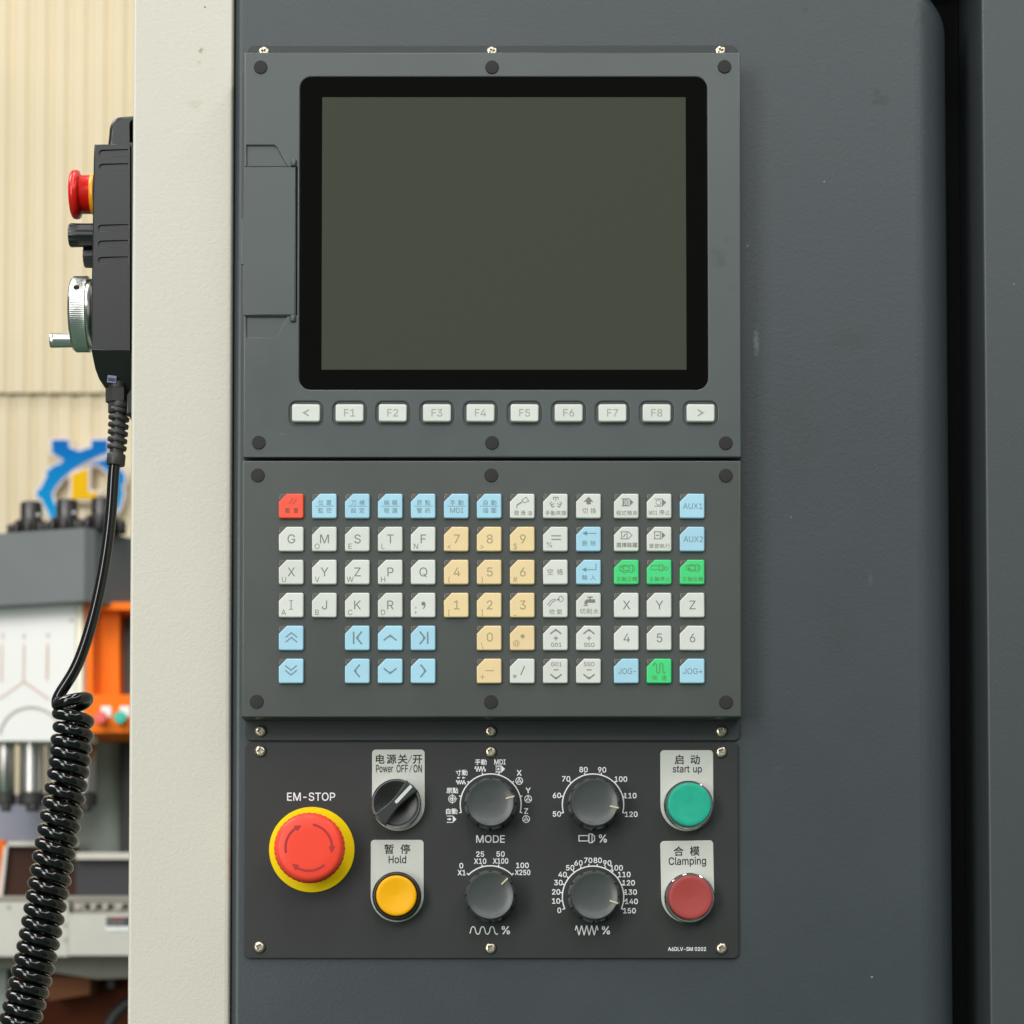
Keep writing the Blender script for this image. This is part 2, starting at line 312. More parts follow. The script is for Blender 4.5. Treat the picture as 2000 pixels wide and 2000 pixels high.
# ------------------------------------------------------------------ flat print: glyphs and strokes in pixels
GLYPHS = r'''
 |188|
#|440|242,0 326,509 377,509 294,0 10,140 19,192 400,192 391,140 64,0 147,509 198,509 115,0 40,316 49,368 429,368 421,316 273,192 325,192 317,140 265,140 86,140 95,192 146,192 138,140 124,368 175,368 303,368 354,368 345,316 294,316 167,316 115,316~23,20,11 7,6,17 18,17,16 17,18,7 0,3,19 3,18,19 16,19,18 20,23,21 8,11,20 5,4,20 21,5,20 31,24,13 19,16,22 23,19,22 22,21,23 10,9,25 9,24,25 30,25,24 29,26,25 2,1,27 1,26,27 28,27,26 15,14,27 27,28,15 16,17,29 17,28,29 26,29,28 25,30,29 21,22,31 22,30,31 24,31,30 13,12,31
$|447|202,-74 202,583 244,583 244,-74 224,-9 188,-7 156,-1 128,9 102,23 81,40 64,60 51,83 42,109 38,137 104,137 108,118 114,102 123,88 136,76 150,66 166,59 185,53 204,50 224,49 246,50 267,54 286,60 303,69 317,79 329,92 338,106 344,122 346,139 344,154 340,168 332,179 322,189 310,197 296,205 280,211 263,217 245,222 184,239 145,253 112,269 86,289 67,313 56,341 52,372 54,400 62,425 75,448 92,468 113,484 138,498 165,508 195,514 227,516 259,514 289,508 316,498 340,484 360,468 377,449 390,427 398,403 401,378 337,378 332,402 320,421 302,437 280,449 254,456 225,459 204,457 185,454 167,448 152,440 139,430 129,418 121,405 117,391 115,376 117,359 122,345 131,334 142,324 155,315 169,308 184,302 198,297 212,293 264,279 279,275 295,270 312,264 328,256 344,248 359,238 372,226 384,213 395,198 402,180 407,161 408,139 406,112 399,87 386,64 370,43 349,25 323,11 294,0 261,-7 202,-8 202,51 244,50 244,222 202,234 202,514 244,514 244,457 202,457 202,296 244,285 244,-8~10,9,17 17,16,10 11,10,16 16,15,11 12,11,15 15,14,12 13,12,14 85,84,45 46,45,84 47,46,84 84,83,47 48,47,83 83,82,48 49,48,82 82,81,49 50,49,81 81,80,50 51,50,80 80,79,51 52,51,79 88,87,43 54,77,76 76,55,54 4,23,22 114,113,22 5,21,6 20,6,21 90,89,42 43,42,89 88,43,89 55,76,75 75,56,55 6,20,7 20,19,7 8,7,19 19,18,8 9,8,18 17,9,18 43,87,44 87,86,44 45,44,86 85,45,86 52,79,78 53,52,78 78,77,53 77,54,53 120,119,73 92,40,93 112,25,24 40,92,41 26,111,110 27,26,110 25,112,111 111,26,25 38,95,39 95,94,39 40,39,94 93,40,94 70,60,71 60,59,71 72,71,59 58,72,59 108,107,29 30,29,107 107,106,30 31,30,106 106,105,31 32,31,105 105,104,32 104,103,32 33,32,103 103,102,33 34,33,102 102,101,34 101,100,34 35,34,100 100,99,35 66,65,67 68,67,65 65,64,68 64,63,68 27,110,109 28,27,109 109,108,28 108,29,28 35,99,36 99,98,36 98,97,36 37,36,97 97,96,37 38,37,96 95,38,96 68,63,69 63,62,69 70,69,62 62,61,70 60,70,61 4,0,3 74,73,57 57,2,1 121,118,56 91,73,74 115,124,24 124,115,23 0,4,113 4,22,113 21,5,113 113,114,21 23,115,116 117,114,116 114,22,116 22,23,116 118,121,74 117,116,91 91,116,123 90,42,117 57,1,118 74,57,118 2,57,119 57,73,119 72,58,119 119,120,72 41,92,116 117,91,122 90,117,122 56,75,121 74,121,122 91,74,122 73,91,120 123,120,91 123,116,92 112,24,124 4,3,124 23,4,124
%|676|175,283 155,284 137,289 121,297 107,308 95,320 86,335 80,351 76,369 75,388 75,412 76,431 80,448 87,464 96,479 107,492 121,503 137,511 155,515 175,517 196,515 214,511 230,503 244,492 255,479 264,464 270,448 274,431 276,412 276,388 274,369 270,351 264,335 255,320 244,308 230,297 214,289 196,284 175,327 191,329 203,335 212,346 218,358 222,372 223,388 223,412 222,428 219,441 213,454 204,464 191,470 175,473 160,470 148,464 138,454 132,441 128,428 127,412 127,388 128,372 132,358 138,346 147,335 160,329 501,-10 481,-8 462,-3 446,5 432,15 421,28 412,43 406,59 402,77 400,95 400,120 402,138 406,156 412,172 421,187 433,200 447,210 463,218 481,223 501,225 522,223 540,218 556,210 570,200 581,187 590,172 596,156 600,138 601,120 601,95 600,77 596,59 589,43 580,28 569,15 555,5 540,-3 521,-8 501,35 517,37 529,43 538,53 544,66 548,80 549,95 549,120 548,135 544,149 538,162 529,172 517,178 501,180 486,178 473,172 464,162 458,149 454,135 453,120 453,95 454,80 458,66 464,53 473,43 485,37 132,0 482,509 540,509 191,0~9,8,58 10,9,58 58,57,10 11,10,57 0,38,1 38,63,1 1,63,2 63,62,2 53,52,17 52,18,17 2,62,3 4,3,62 62,61,4 5,4,61 6,5,61 61,60,6 7,6,60 60,59,7 8,7,59 58,8,59 11,57,56 12,11,56 56,55,12 13,12,55 14,13,55 55,54,14 15,14,54 54,53,15 16,15,53 53,17,16 50,20,51 19,51,20 39,37,36 40,39,36 49,21,50 20,50,21 30,29,44 45,44,29 29,28,45 28,27,45 46,45,27 27,26,46 40,36,35 35,34,40 41,40,34 34,33,41 33,32,41 42,41,32 32,31,42 43,42,31 31,30,43 30,44,43 46,26,47 26,25,47 48,47,25 25,24,48 24,23,48 49,48,23 23,22,49 21,49,22 38,0,37 37,39,38 18,52,51 51,19,18 73,72,122 74,73,122 122,121,74 75,74,121 64,102,65 102,127,65 65,127,66 127,126,66 117,116,81 116,82,81 66,126,67 68,67,126 126,125,68 69,68,125 70,69,125 125,124,70 71,70,124 124,123,71 72,71,123 122,72,123 75,121,120 76,75,120 120,119,76 77,76,119 78,77,119 119,118,78 79,78,118 118,117,79 80,79,117 117,81,80 115,114,84 83,115,84 103,101,100 104,103,100 114,113,85 84,114,85 94,93,108 109,108,93 93,92,109 92,91,109 110,109,91 91,90,110 104,100,99 99,98,104 105,104,98 98,97,105 97,96,105 106,105,96 96,95,106 107,106,95 95,94,107 94,108,107 110,90,111 90,89,111 112,111,89 89,88,112 88,87,112 113,112,87 87,86,113 85,113,86 102,64,101 101,103,102 82,116,115 115,83,82 128,131,129 130,129,131
(|273|89,207 90,244 94,283 101,324 109,364 119,403 132,441 145,477 160,510 177,539 236,539 219,503 204,466 191,428 179,390 169,351 161,313 156,276 152,241 151,207 152,176 155,145 160,115 167,83 177,50 188,16 202,-19 218,-57 236,-96 177,-96 150,-46 128,4 111,55 99,106 92,156~34,33,21 21,20,34 0,34,20 20,19,0 1,0,19 19,18,1 2,1,18 28,27,29 12,11,8 9,8,11 11,10,9 29,27,30 27,26,30 26,25,30 31,30,25 25,24,31 32,31,24 24,23,32 33,32,23 23,22,33 21,33,22 2,18,17 3,2,17 17,16,3 4,3,16 16,15,4 5,4,15 15,14,5 6,5,14 14,13,6 7,6,13 13,12,7 12,8,7
)|273|37,-96 56,-56 72,-18 86,18 97,52 106,85 113,116 118,147 121,177 122,207 121,241 117,276 112,313 104,351 94,390 82,428 69,466 54,503 37,539 97,539 113,510 128,477 142,441 154,403 164,364 173,323 179,283 183,244 184,207 182,156 174,104 161,53 144,3 123,-47 97,-96~1,0,34 17,16,20 20,19,17 18,17,19 30,29,7 8,7,29 29,28,8 9,8,28 28,27,9 10,9,27 27,26,10 11,10,26 26,25,11 1,34,33 2,1,33 33,32,2 3,2,32 4,3,32 32,31,4 5,4,31 31,30,5 6,5,30 30,7,6 11,25,12 25,24,12 13,12,24 24,23,13 14,13,23 23,22,14 15,14,22 22,21,15 16,15,21 20,16,21
+|453|198,34 198,364 255,364 255,34 61,172 61,226 391,226 391,172 198,226 255,226 255,172 198,172~8,11,9 5,4,8 9,10,7 2,1,8 9,2,8 7,6,9 0,3,10 11,0,10 10,9,11 11,8,4
-|453|337,244 337,188 114,188 114,244~3,2,1 1,0,3
0|453|227,-7 191,-3 158,7 130,24 105,48 85,77 69,113 57,155 50,202 48,254 50,306 57,353 69,395 85,431 106,461 130,484 159,502 191,512 227,516 262,512 295,502 323,484 348,461 368,431 384,395 396,353 403,306 405,254 403,202 396,155 384,113 368,77 348,48 323,24 295,7 263,-3 227,50 250,52 271,60 290,74 306,92 320,116 330,144 338,176 342,213 344,254 342,295 338,332 330,365 320,393 306,416 290,435 271,449 250,457 227,460 203,457 182,449 163,435 147,416 134,393 123,365 115,332 111,295 109,254 111,213 115,176 123,144 134,116 147,92 163,74 182,60 203,52~7,6,66 66,65,7 8,7,65 65,64,8 9,8,64 64,63,9 63,62,9 10,9,62 62,61,10 11,10,61 61,60,11 12,11,60 0,36,71 0,71,1 1,71,2 71,70,2 3,2,70 69,3,70 57,56,15 16,15,56 56,55,16 55,17,16 3,69,4 69,68,4 5,4,68 68,67,5 6,5,67 66,6,67 12,60,59 13,12,59 59,58,13 14,13,58 58,57,14 57,15,14 18,54,53 18,53,19 37,35,34 38,37,34 34,33,38 39,38,33 51,21,52 21,20,52 53,52,20 19,53,20 30,29,42 43,42,29 29,28,43 44,43,28 28,27,44 45,44,27 46,45,27 27,26,46 47,46,26 26,25,47 48,47,25 25,24,48 39,33,32 40,39,32 32,31,40 41,40,31 31,30,41 30,42,41 48,24,49 24,23,49 50,49,23 23,22,50 51,50,22 21,51,22 35,37,0 36,0,37 54,18,55 17,55,18
1|453|76,0 76,55 391,55 391,0 276,509 276,0 212,0 212,448 209,448 86,358 86,427 198,509 276,55 212,55~11,10,8 8,10,9 3,2,5 13,12,7 1,0,6 11,8,7 7,4,11 12,13,6 4,7,12 5,2,12 6,5,12 1,6,13
2|453|64,0 64,47 234,229 252,248 268,266 282,282 294,298 303,312 311,327 316,341 319,356 320,371 319,389 315,405 308,419 298,431 287,441 273,449 258,455 241,458 224,460 205,458 188,454 172,447 159,438 148,427 139,413 132,398 128,381 127,362 66,362 68,391 75,418 86,442 102,464 121,482 143,496 168,507 196,513 225,516 254,513 281,507 306,497 328,482 346,465 361,445 372,423 379,398 381,372 380,354 377,336 371,318 363,299 351,280 336,259 317,235 294,209 267,180 153,60 153,57 389,57 389,0~1,0,59 29,28,30 31,30,28 28,27,31 32,31,27 33,32,27 27,26,33 34,33,26 26,25,34 25,35,34 38,22,21 21,20,38 37,23,22 22,38,37 18,40,19 39,19,40 57,2,58 19,39,20 38,20,39 1,59,58 58,2,1 35,25,24 36,35,24 24,23,36 23,37,36 17,16,42 41,17,42 50,49,10 11,10,49 49,48,11 5,55,54 6,5,54 54,53,6 7,6,53 53,52,7 8,7,52 52,51,8 9,8,51 51,50,9 50,10,9 11,48,12 48,47,12 47,46,12 13,12,46 46,45,13 14,13,45 45,44,14 15,14,44 44,43,15 16,15,43 42,16,43 59,0,61 61,60,59 2,57,56 3,2,56 4,3,56 56,55,4 55,5,4 17,41,18 40,18,41
3|453|218,-7 188,-5 159,1 133,10 108,22 88,38 70,57 57,79 48,104 44,132 109,132 112,115 118,100 126,87 137,76 150,66 165,59 182,54 200,51 219,50 239,51 258,55 275,61 291,69 304,80 315,93 323,108 328,125 329,145 328,163 323,180 316,196 306,211 292,223 275,234 254,241 229,246 201,248 157,248 157,299 288,448 288,452 70,452 70,509 372,509 372,461 211,278 211,289 247,290 279,286 308,276 333,262 354,244 371,222 383,198 391,173 393,145 390,116 383,90 370,66 354,45 333,27 309,12 281,2 251,-5 221,289~3,15,4 15,14,4 5,4,14 14,13,5 6,5,13 13,12,6 7,6,12 12,11,7 8,7,11 11,10,8 9,8,10 17,16,2 17,2,1 1,18,17 64,20,0 19,0,20 35,48,36 18,1,0 0,19,18 46,37,36 36,48,46 39,46,47 2,16,3 15,3,16 37,46,38 46,39,38 22,21,63 22,63,62 23,22,62 33,50,34 49,34,50 58,57,27 28,27,57 57,56,28 56,55,28 29,28,55 55,54,29 30,29,54 54,53,30 23,62,61 24,23,61 61,60,24 25,24,60 60,59,25 26,25,59 59,58,26 58,27,26 30,53,31 53,52,31 32,31,52 52,51,32 33,32,51 50,33,51 45,40,47 41,40,45 45,44,41 63,21,64 20,64,21 34,49,35 48,35,49 39,47,40 43,42,41 41,44,43 46,48,65 47,46,65 45,47,65
4|453|40,105 40,158 247,509 311,509 109,166 109,163 413,163 413,105 282,0 282,121 282,146 282,318 343,318 343,0 282,105 282,163 343,163 343,105~1,0,5 1,5,4 4,2,1 5,0,9 5,9,10 16,15,10 2,4,3 15,16,11 8,13,14 9,0,14 5,10,15 12,11,16 7,6,16 17,7,16 14,17,9 17,16,10 10,9,17 17,14,13
5|453|221,-7 192,-5 165,1 140,11 118,25 99,41 83,60 71,82 63,105 60,130 122,130 125,115 130,102 138,89 148,78 160,68 173,60 188,54 204,51 221,50 241,51 259,56 276,64 291,75 304,89 314,104 322,122 326,141 328,162 326,183 321,203 314,221 303,237 290,251 275,262 257,270 238,275 218,277 201,276 184,273 167,268 152,262 139,255 128,246 67,253 96,509 366,509 366,452 151,452 134,301 136,301 148,311 162,318 178,325 194,330 212,333 229,334 252,332 274,328 294,321 313,311 330,299 345,285 358,269 370,251 379,231 386,210 390,187 391,163 388,132 381,102 369,76 352,52 332,32 309,15 282,3 253,-4~9,8,10 49,43,42 5,4,14 14,13,5 6,5,13 13,12,6 7,6,12 12,11,7 8,7,11 10,8,11 43,49,44 45,44,49 40,39,52 39,53,52 17,1,18 55,37,56 18,1,0 0,19,18 37,55,38 54,38,55 1,17,2 16,2,17 53,39,38 38,54,53 2,16,3 16,15,3 4,3,15 14,4,15 49,42,41 50,49,41 41,40,50 51,50,40 40,52,51 45,49,48 20,76,21 57,36,35 35,58,57 21,76,75 22,21,75 75,74,22 74,23,22 33,60,34 60,59,34 35,34,59 58,35,59 71,70,26 27,26,70 70,69,27 28,27,69 69,68,28 68,67,28 29,28,67 67,66,29 30,29,66 66,65,30 23,74,73 24,23,73 73,72,24 25,24,72 72,71,25 71,26,25 30,65,31 65,64,31 64,63,31 32,31,63 63,62,32 33,32,62 62,61,33 60,33,61 76,20,0 19,0,20 56,37,36 36,57,56 47,46,48 45,48,46
6|453|226,-7 196,-4 168,3 142,15 119,31 100,51 84,74 73,101 66,130 64,162 65,187 71,212 80,239 93,268 112,302 137,340 252,509 322,509 151,261 145,261 151,270 157,279 165,288 174,295 184,302 196,307 208,311 221,313 235,314 265,312 291,305 316,295 337,280 355,262 370,240 380,215 387,187 389,157 387,127 379,98 368,73 352,50 333,30 310,14 284,3 257,-4 226,48 245,50 263,55 279,63 293,73 304,86 314,101 322,119 326,137 327,157 326,178 322,196 314,213 304,228 293,241 279,251 263,259 245,264 226,265 207,264 190,259 174,252 160,241 148,229 138,214 131,197 126,179 125,158 126,138 131,119 138,102 148,86 160,73 174,63 190,55 207,50 175,295~6,5,76 76,75,6 7,6,75 75,74,7 8,7,74 74,73,8 9,8,73 73,72,9 10,9,72 11,10,72 72,71,11 12,11,71 71,70,12 18,20,19 19,69,68 18,19,68 20,18,21 80,1,81 65,26,25 24,66,65 65,25,24 1,80,2 80,79,2 18,68,67 2,79,3 79,78,3 4,3,78 78,77,4 5,4,77 76,5,77 12,70,69 13,12,69 69,19,13 14,13,19 19,20,14 20,21,14 21,22,14 15,14,22 22,23,15 64,28,27 45,48,47 45,47,0 46,0,47 28,64,63 62,61,30 29,62,30 48,45,44 44,49,48 62,29,63 28,63,29 41,40,52 53,52,40 40,39,53 39,38,53 54,53,38 38,37,54 55,54,37 56,55,37 37,36,56 57,56,36 36,35,57 35,34,57 58,57,34 34,33,58 49,44,43 50,49,43 43,42,50 51,50,42 42,41,51 41,52,51 58,33,59 33,32,59 60,59,32 32,31,60 61,60,31 30,61,31 15,23,16 81,1,0 0,46,81 26,65,64 64,27,26 67,66,18 82,18,24 66,24,18 22,21,18 18,82,23 17,16,23 23,22,18 17,23,82
7|453|97,0 323,448 323,452 62,452 62,509 391,509 391,449 165,0~0,7,1 2,1,6 6,5,2 6,1,7 4,3,2 2,5,4
8|453|226,-7 193,-5 163,1 136,11 111,25 91,42 74,62 62,84 54,109 52,135 53,156 58,176 65,195 75,212 87,228 101,241 117,252 134,260 153,265 153,267 129,276 109,289 93,308 80,330 73,354 70,380 73,405 79,429 90,450 106,469 124,485 146,498 170,508 197,514 226,516 255,514 282,508 306,498 328,485 346,469 361,450 373,429 379,405 382,380 379,354 372,330 359,308 343,289 323,276 300,267 300,265 319,260 335,252 351,241 365,228 377,212 387,195 395,176 399,156 401,135 398,109 391,84 378,62 362,42 341,25 317,11 289,1 259,-5 226,49 248,50 267,54 285,60 300,69 313,79 323,91 331,106 335,121 337,139 335,157 330,173 322,189 312,202 298,213 283,223 265,230 247,234 226,235 206,234 187,230 169,223 154,213 140,202 130,189 122,173 117,157 115,139 117,121 121,106 129,91 139,79 152,69 167,60 185,54 205,50 226,290 244,291 260,294 274,300 287,308 298,318 307,330 314,344 318,359 319,376 318,392 314,407 308,420 299,432 288,442 275,449 260,455 244,459 226,460 208,459 192,455 177,449 164,442 153,432 145,420 138,407 134,392 133,376 134,359 138,344 145,330 154,318 165,308 178,300 193,294 209,291~6,5,98 98,97,6 7,6,97 97,96,7 8,7,96 9,8,96 96,95,9 10,9,95 95,94,10 11,10,94 94,93,11 12,11,93 13,12,93 93,92,13 14,13,92 24,23,132 132,131,24 25,24,131 131,130,25 26,25,130 32,125,124 103,1,0 0,68,103 86,139,87 1,103,102 138,88,87 87,139,138 123,33,124 32,124,33 1,102,2 102,101,2 3,2,101 100,3,101 89,88,18 88,138,18 19,18,138 138,137,19 136,19,137 31,126,125 125,32,31 3,100,4 100,99,4 5,4,99 98,5,99 14,92,91 15,14,91 16,15,91 91,90,16 17,16,90 90,89,17 89,18,17 19,136,20 136,135,20 21,20,135 135,134,21 22,21,134 134,133,22 23,22,133 132,23,133 26,130,129 27,26,129 28,27,129 129,128,28 29,28,128 128,127,29 30,29,127 127,126,30 126,31,30 34,122,121 121,35,34 119,36,120 67,70,69 84,106,85 105,85,106 35,121,120 120,36,35 71,66,65 72,71,65 70,67,66 66,71,70 82,50,83 84,83,50 106,84,50 50,49,106 107,106,49 49,108,107 118,37,119 36,119,37 63,62,74 75,74,62 62,61,75 76,75,61 61,60,76 60,59,76 77,76,59 59,58,77 78,77,58 58,57,78 79,78,57 57,56,79 56,55,79 80,79,55 55,54,80 45,44,112 113,112,44 44,43,113 114,113,43 43,42,114 72,65,64 73,72,64 64,63,73 63,74,73 80,54,81 54,53,81 53,52,81 82,81,52 52,51,82 50,82,51 108,49,48 109,108,48 48,47,109 110,109,47 47,46,110 111,110,46 46,45,111 45,112,111 114,42,115 42,41,115 41,40,115 116,115,40 40,39,116 117,116,39 39,38,117 118,117,38 37,118,38 67,69,0 68,0,69 85,105,86 105,104,86 139,86,104 122,34,123 33,123,34
9|453|226,516 256,513 285,506 310,494 333,478 352,458 368,434 380,408 387,378 389,347 387,322 382,296 373,270 359,240 340,207 315,168 200,0 130,0 301,248 307,248 302,238 295,229 287,221 278,214 268,207 257,202 245,198 232,195 218,195 188,197 161,203 137,214 116,229 98,247 83,269 72,294 66,321 64,352 66,382 73,411 85,436 101,459 120,479 143,494 168,506 196,513 226,460 207,459 190,454 174,446 160,435 148,423 138,407 131,390 127,372 125,352 127,331 131,313 138,295 148,280 160,268 174,257 190,250 207,245 226,243 245,245 263,249 279,257 293,267 305,280 314,295 322,312 326,330 327,350 326,371 322,390 314,407 305,422 293,435 279,446 263,454 245,459 278,213~34,33,58 58,57,34 35,34,57 36,35,57 57,56,36 37,36,56 56,55,37 55,54,37 38,37,54 54,53,38 39,38,53 53,52,39 40,39,52 41,40,52 43,50,49 49,44,43 64,28,27 46,0,47 28,64,63 45,48,47 47,0,45 28,63,29 63,62,29 30,29,62 61,30,62 44,49,48 48,45,44 15,23,16 30,61,31 61,60,31 32,31,60 60,59,32 33,32,59 58,33,59 41,52,51 42,41,51 51,50,42 50,43,42 65,26,25 65,25,24 24,66,65 1,81,80 18,21,20 18,68,67 79,2,80 1,80,2 14,13,19 71,70,12 12,11,71 72,71,11 11,10,72 10,9,72 73,72,9 9,8,73 74,73,8 8,7,74 75,74,7 7,6,75 76,75,6 6,5,76 22,23,15 15,14,22 21,22,14 20,21,14 14,19,20 18,20,19 68,18,19 69,68,19 19,13,69 13,12,69 12,70,69 76,5,77 5,4,77 78,77,4 4,3,78 79,78,3 2,79,3 64,27,26 26,65,64 0,46,81 81,1,0 67,66,18 82,18,24 66,24,18 21,18,22 18,82,23 17,16,23 23,22,18 17,23,82
<|453|65,178 65,220 388,383 388,316 142,200 144,204 144,194 142,198 388,81 388,15 144,201 144,197~7,6,11 6,7,0 7,4,0 1,0,4 3,2,5 6,0,9 9,8,6 5,4,10 1,4,5 5,2,1 3,5,10 6,8,11 4,7,10 11,10,7
>|453|387,178 65,15 65,81 310,198 308,194 308,204 310,200 65,316 65,383 387,220 308,197 308,201~2,1,4 4,3,10 6,0,9 0,6,3 6,9,5 4,1,0 0,3,4 8,7,5 5,9,8 6,5,11 2,4,10 5,7,11 10,3,11 3,6,11
@|676|355,-135 307,-133 262,-126 221,-114 184,-98 151,-77 122,-53 98,-24 77,9 61,46 50,87 43,131 40,179 43,226 50,269 61,309 78,346 98,379 123,408 151,433 184,454 220,470 260,482 303,489 349,492 394,489 435,482 472,469 506,452 536,432 562,407 584,380 603,351 617,319 627,285 633,251 635,215 635,191 633,166 631,142 627,118 622,96 615,76 605,57 593,42 579,28 561,18 541,13 517,11 503,11 490,13 476,17 463,21 451,28 441,36 432,45 426,56 423,68 420,68 413,54 402,41 388,30 371,20 351,15 326,13 298,15 273,23 251,35 232,52 216,73 204,96 195,123 190,152 188,182 190,212 197,239 207,265 220,287 237,306 257,322 279,334 304,341 330,343 351,342 369,338 385,331 398,323 409,314 416,306 419,306 419,335 474,335 474,110 475,97 479,85 485,74 493,66 505,61 518,59 533,61 546,66 557,76 565,89 571,106 576,127 579,152 580,182 581,215 579,245 575,273 567,301 555,327 541,351 523,373 502,393 477,410 450,424 419,434 385,440 347,442 309,440 274,434 242,424 213,410 187,393 164,372 144,347 128,320 115,289 105,255 100,218 98,178 100,138 105,100 115,66 128,35 144,8 165,-17 188,-37 215,-54 246,-68 280,-78 317,-83 357,-85 376,-85 394,-83 412,-80 428,-77 444,-73 458,-69 471,-65 481,-62 489,-59 504,-107 493,-111 480,-116 464,-120 447,-124 429,-128 411,-131 392,-133 374,-135 329,65 350,66 368,71 382,78 395,89 405,102 412,118 417,138 421,160 422,185 421,210 417,231 411,249 403,263 393,274 381,282 366,287 350,290 331,292 313,290 297,285 283,277 271,267 260,254 252,239 246,222 243,204 242,185 243,164 246,144 251,125 258,108 267,94 279,81 293,72 310,67~12,11,131 6,136,7 136,135,7 8,7,135 9,8,135 135,134,9 10,9,134 134,133,10 11,10,133 133,132,11 131,11,132 12,131,130 13,12,130 130,129,13 14,13,129 129,128,14 15,14,128 128,127,15 16,15,127 127,126,16 17,16,126 126,18,17 5,4,138 137,5,138 19,125,124 20,19,124 122,21,123 3,139,4 138,4,139 74,73,189 20,124,123 123,21,20 5,137,6 136,6,137 18,126,125 125,19,18 65,196,66 2,141,140 66,196,67 196,195,67 183,182,79 182,80,79 121,23,22 64,162,197 180,82,181 81,181,82 119,24,120 143,0,161 161,144,143 163,63,62 62,164,163 178,84,179 83,179,84 142,1,0 0,143,142 162,64,63 63,163,162 179,83,180 82,180,83 141,2,1 1,142,141 64,197,65 196,65,197 80,182,181 181,81,80 23,121,120 120,24,23 2,140,3 139,3,140 67,195,68 195,194,68 69,68,194 194,193,69 70,69,193 193,192,70 71,70,192 192,191,71 72,71,191 191,190,72 73,72,190 189,73,190 74,189,188 188,187,74 75,74,187 187,186,75 76,75,186 186,185,76 77,76,185 185,184,77 78,77,184 184,183,78 183,79,78 121,22,122 21,122,22 145,160,159 159,146,145 165,60,59 166,165,59 174,89,175 89,88,175 176,175,88 25,118,117 148,157,156 149,148,156 147,158,157 157,148,147 171,170,92 116,27,26 146,159,158 158,147,146 166,59,58 167,166,58 58,57,167 168,167,57 57,93,168 93,92,168 169,168,92 92,170,169 174,173,91 89,174,91 91,90,89 116,26,117 25,117,26 154,153,151 152,151,153 98,48,47 99,98,47 47,46,99 46,100,99 48,98,49 98,97,49 50,49,97 113,29,114 29,28,114 115,114,28 43,42,102 103,102,42 42,41,103 104,103,41 41,40,104 40,39,104 105,104,39 39,38,105 106,105,38 38,37,106 107,106,37 37,36,107 36,35,107 108,107,35 35,34,108 109,108,34 34,33,109 110,109,33 33,32,110 100,46,45 101,100,45 45,44,101 44,43,101 43,102,101 110,32,111 32,31,111 112,111,31 31,30,112 113,112,30 29,113,30 149,156,155 150,149,155 155,154,150 154,151,150 50,97,51 97,96,51 52,51,96 53,52,96 96,95,53 54,53,95 55,54,95 95,94,55 56,55,94 57,56,94 93,57,94 173,172,91 27,116,115 115,28,27 144,161,160 160,145,144 164,62,61 61,60,164 60,165,164 176,88,177 88,87,177 87,86,177 178,177,86 86,85,178 84,178,85 24,119,118 118,25,24 172,171,92 92,91,172
A|480|16,0 201,509 276,509 463,0 395,0 287,302 280,323 272,346 264,372 255,402 244,438 232,478 245,478 233,437 222,402 213,371 204,345 197,322 191,302 85,0 110,142 110,199 370,199 370,142 239,456 154,199 324,199 344,142 135,142~0,19,20 21,18,17 0,20,21 1,16,15 1,15,14 14,13,1 13,11,1 16,1,17 21,17,1 0,21,1 8,7,2 8,2,9 10,9,2 12,10,2 4,3,23 3,22,23 6,5,22 2,7,6 6,22,2 22,3,2 28,25,20 11,13,24 11,24,12 1,11,12 12,2,1 26,27,23 10,12,24 25,28,26 18,21,25 21,20,25 22,5,26 23,22,26 4,23,27 27,26,28 20,19,28
B|456|60,0 60,509 241,509 274,507 304,501 329,491 350,477 367,461 381,442 390,421 396,398 398,374 397,353 393,336 387,320 378,307 368,295 356,286 343,278 329,272 315,267 315,262 331,260 347,254 363,245 378,234 391,220 402,203 411,184 416,161 418,136 416,111 410,88 400,67 386,48 368,31 344,18 317,8 284,2 247,0 125,57 245,57 281,60 309,67 330,80 344,96 353,115 355,137 354,153 350,169 342,184 333,197 320,209 306,218 289,225 269,229 248,231 125,231 125,285 238,285 256,287 273,290 288,296 302,304 314,314 323,326 330,340 335,355 336,372 333,393 326,412 313,429 294,442 270,449 240,452 125,452~40,57,0 1,0,57 74,2,75 59,58,57 1,57,58 58,75,1 75,2,1 60,56,55 41,39,38 38,42,41 60,55,61 40,0,39 39,41,40 59,57,56 56,60,59 73,3,74 2,74,3 54,53,21 63,62,20 20,19,63 64,63,19 72,71,5 4,72,5 42,38,37 37,43,42 54,21,55 61,55,21 21,20,61 20,62,61 72,4,73 3,73,4 34,33,45 33,32,45 46,45,32 32,31,46 47,46,31 31,30,47 30,29,47 48,47,29 29,28,48 49,48,28 28,27,49 50,49,27 27,26,50 26,25,50 51,50,25 24,51,25 13,12,67 68,67,12 12,11,68 11,10,68 69,68,10 10,9,69 43,37,36 44,43,36 36,35,44 35,34,44 34,45,44 51,24,52 24,23,52 23,22,52 53,52,22 21,53,22 64,19,18 18,17,64 65,64,17 17,16,65 16,15,65 66,65,15 15,14,66 14,13,66 13,67,66 69,9,70 9,8,70 8,7,70 71,70,7 7,6,71 5,71,6
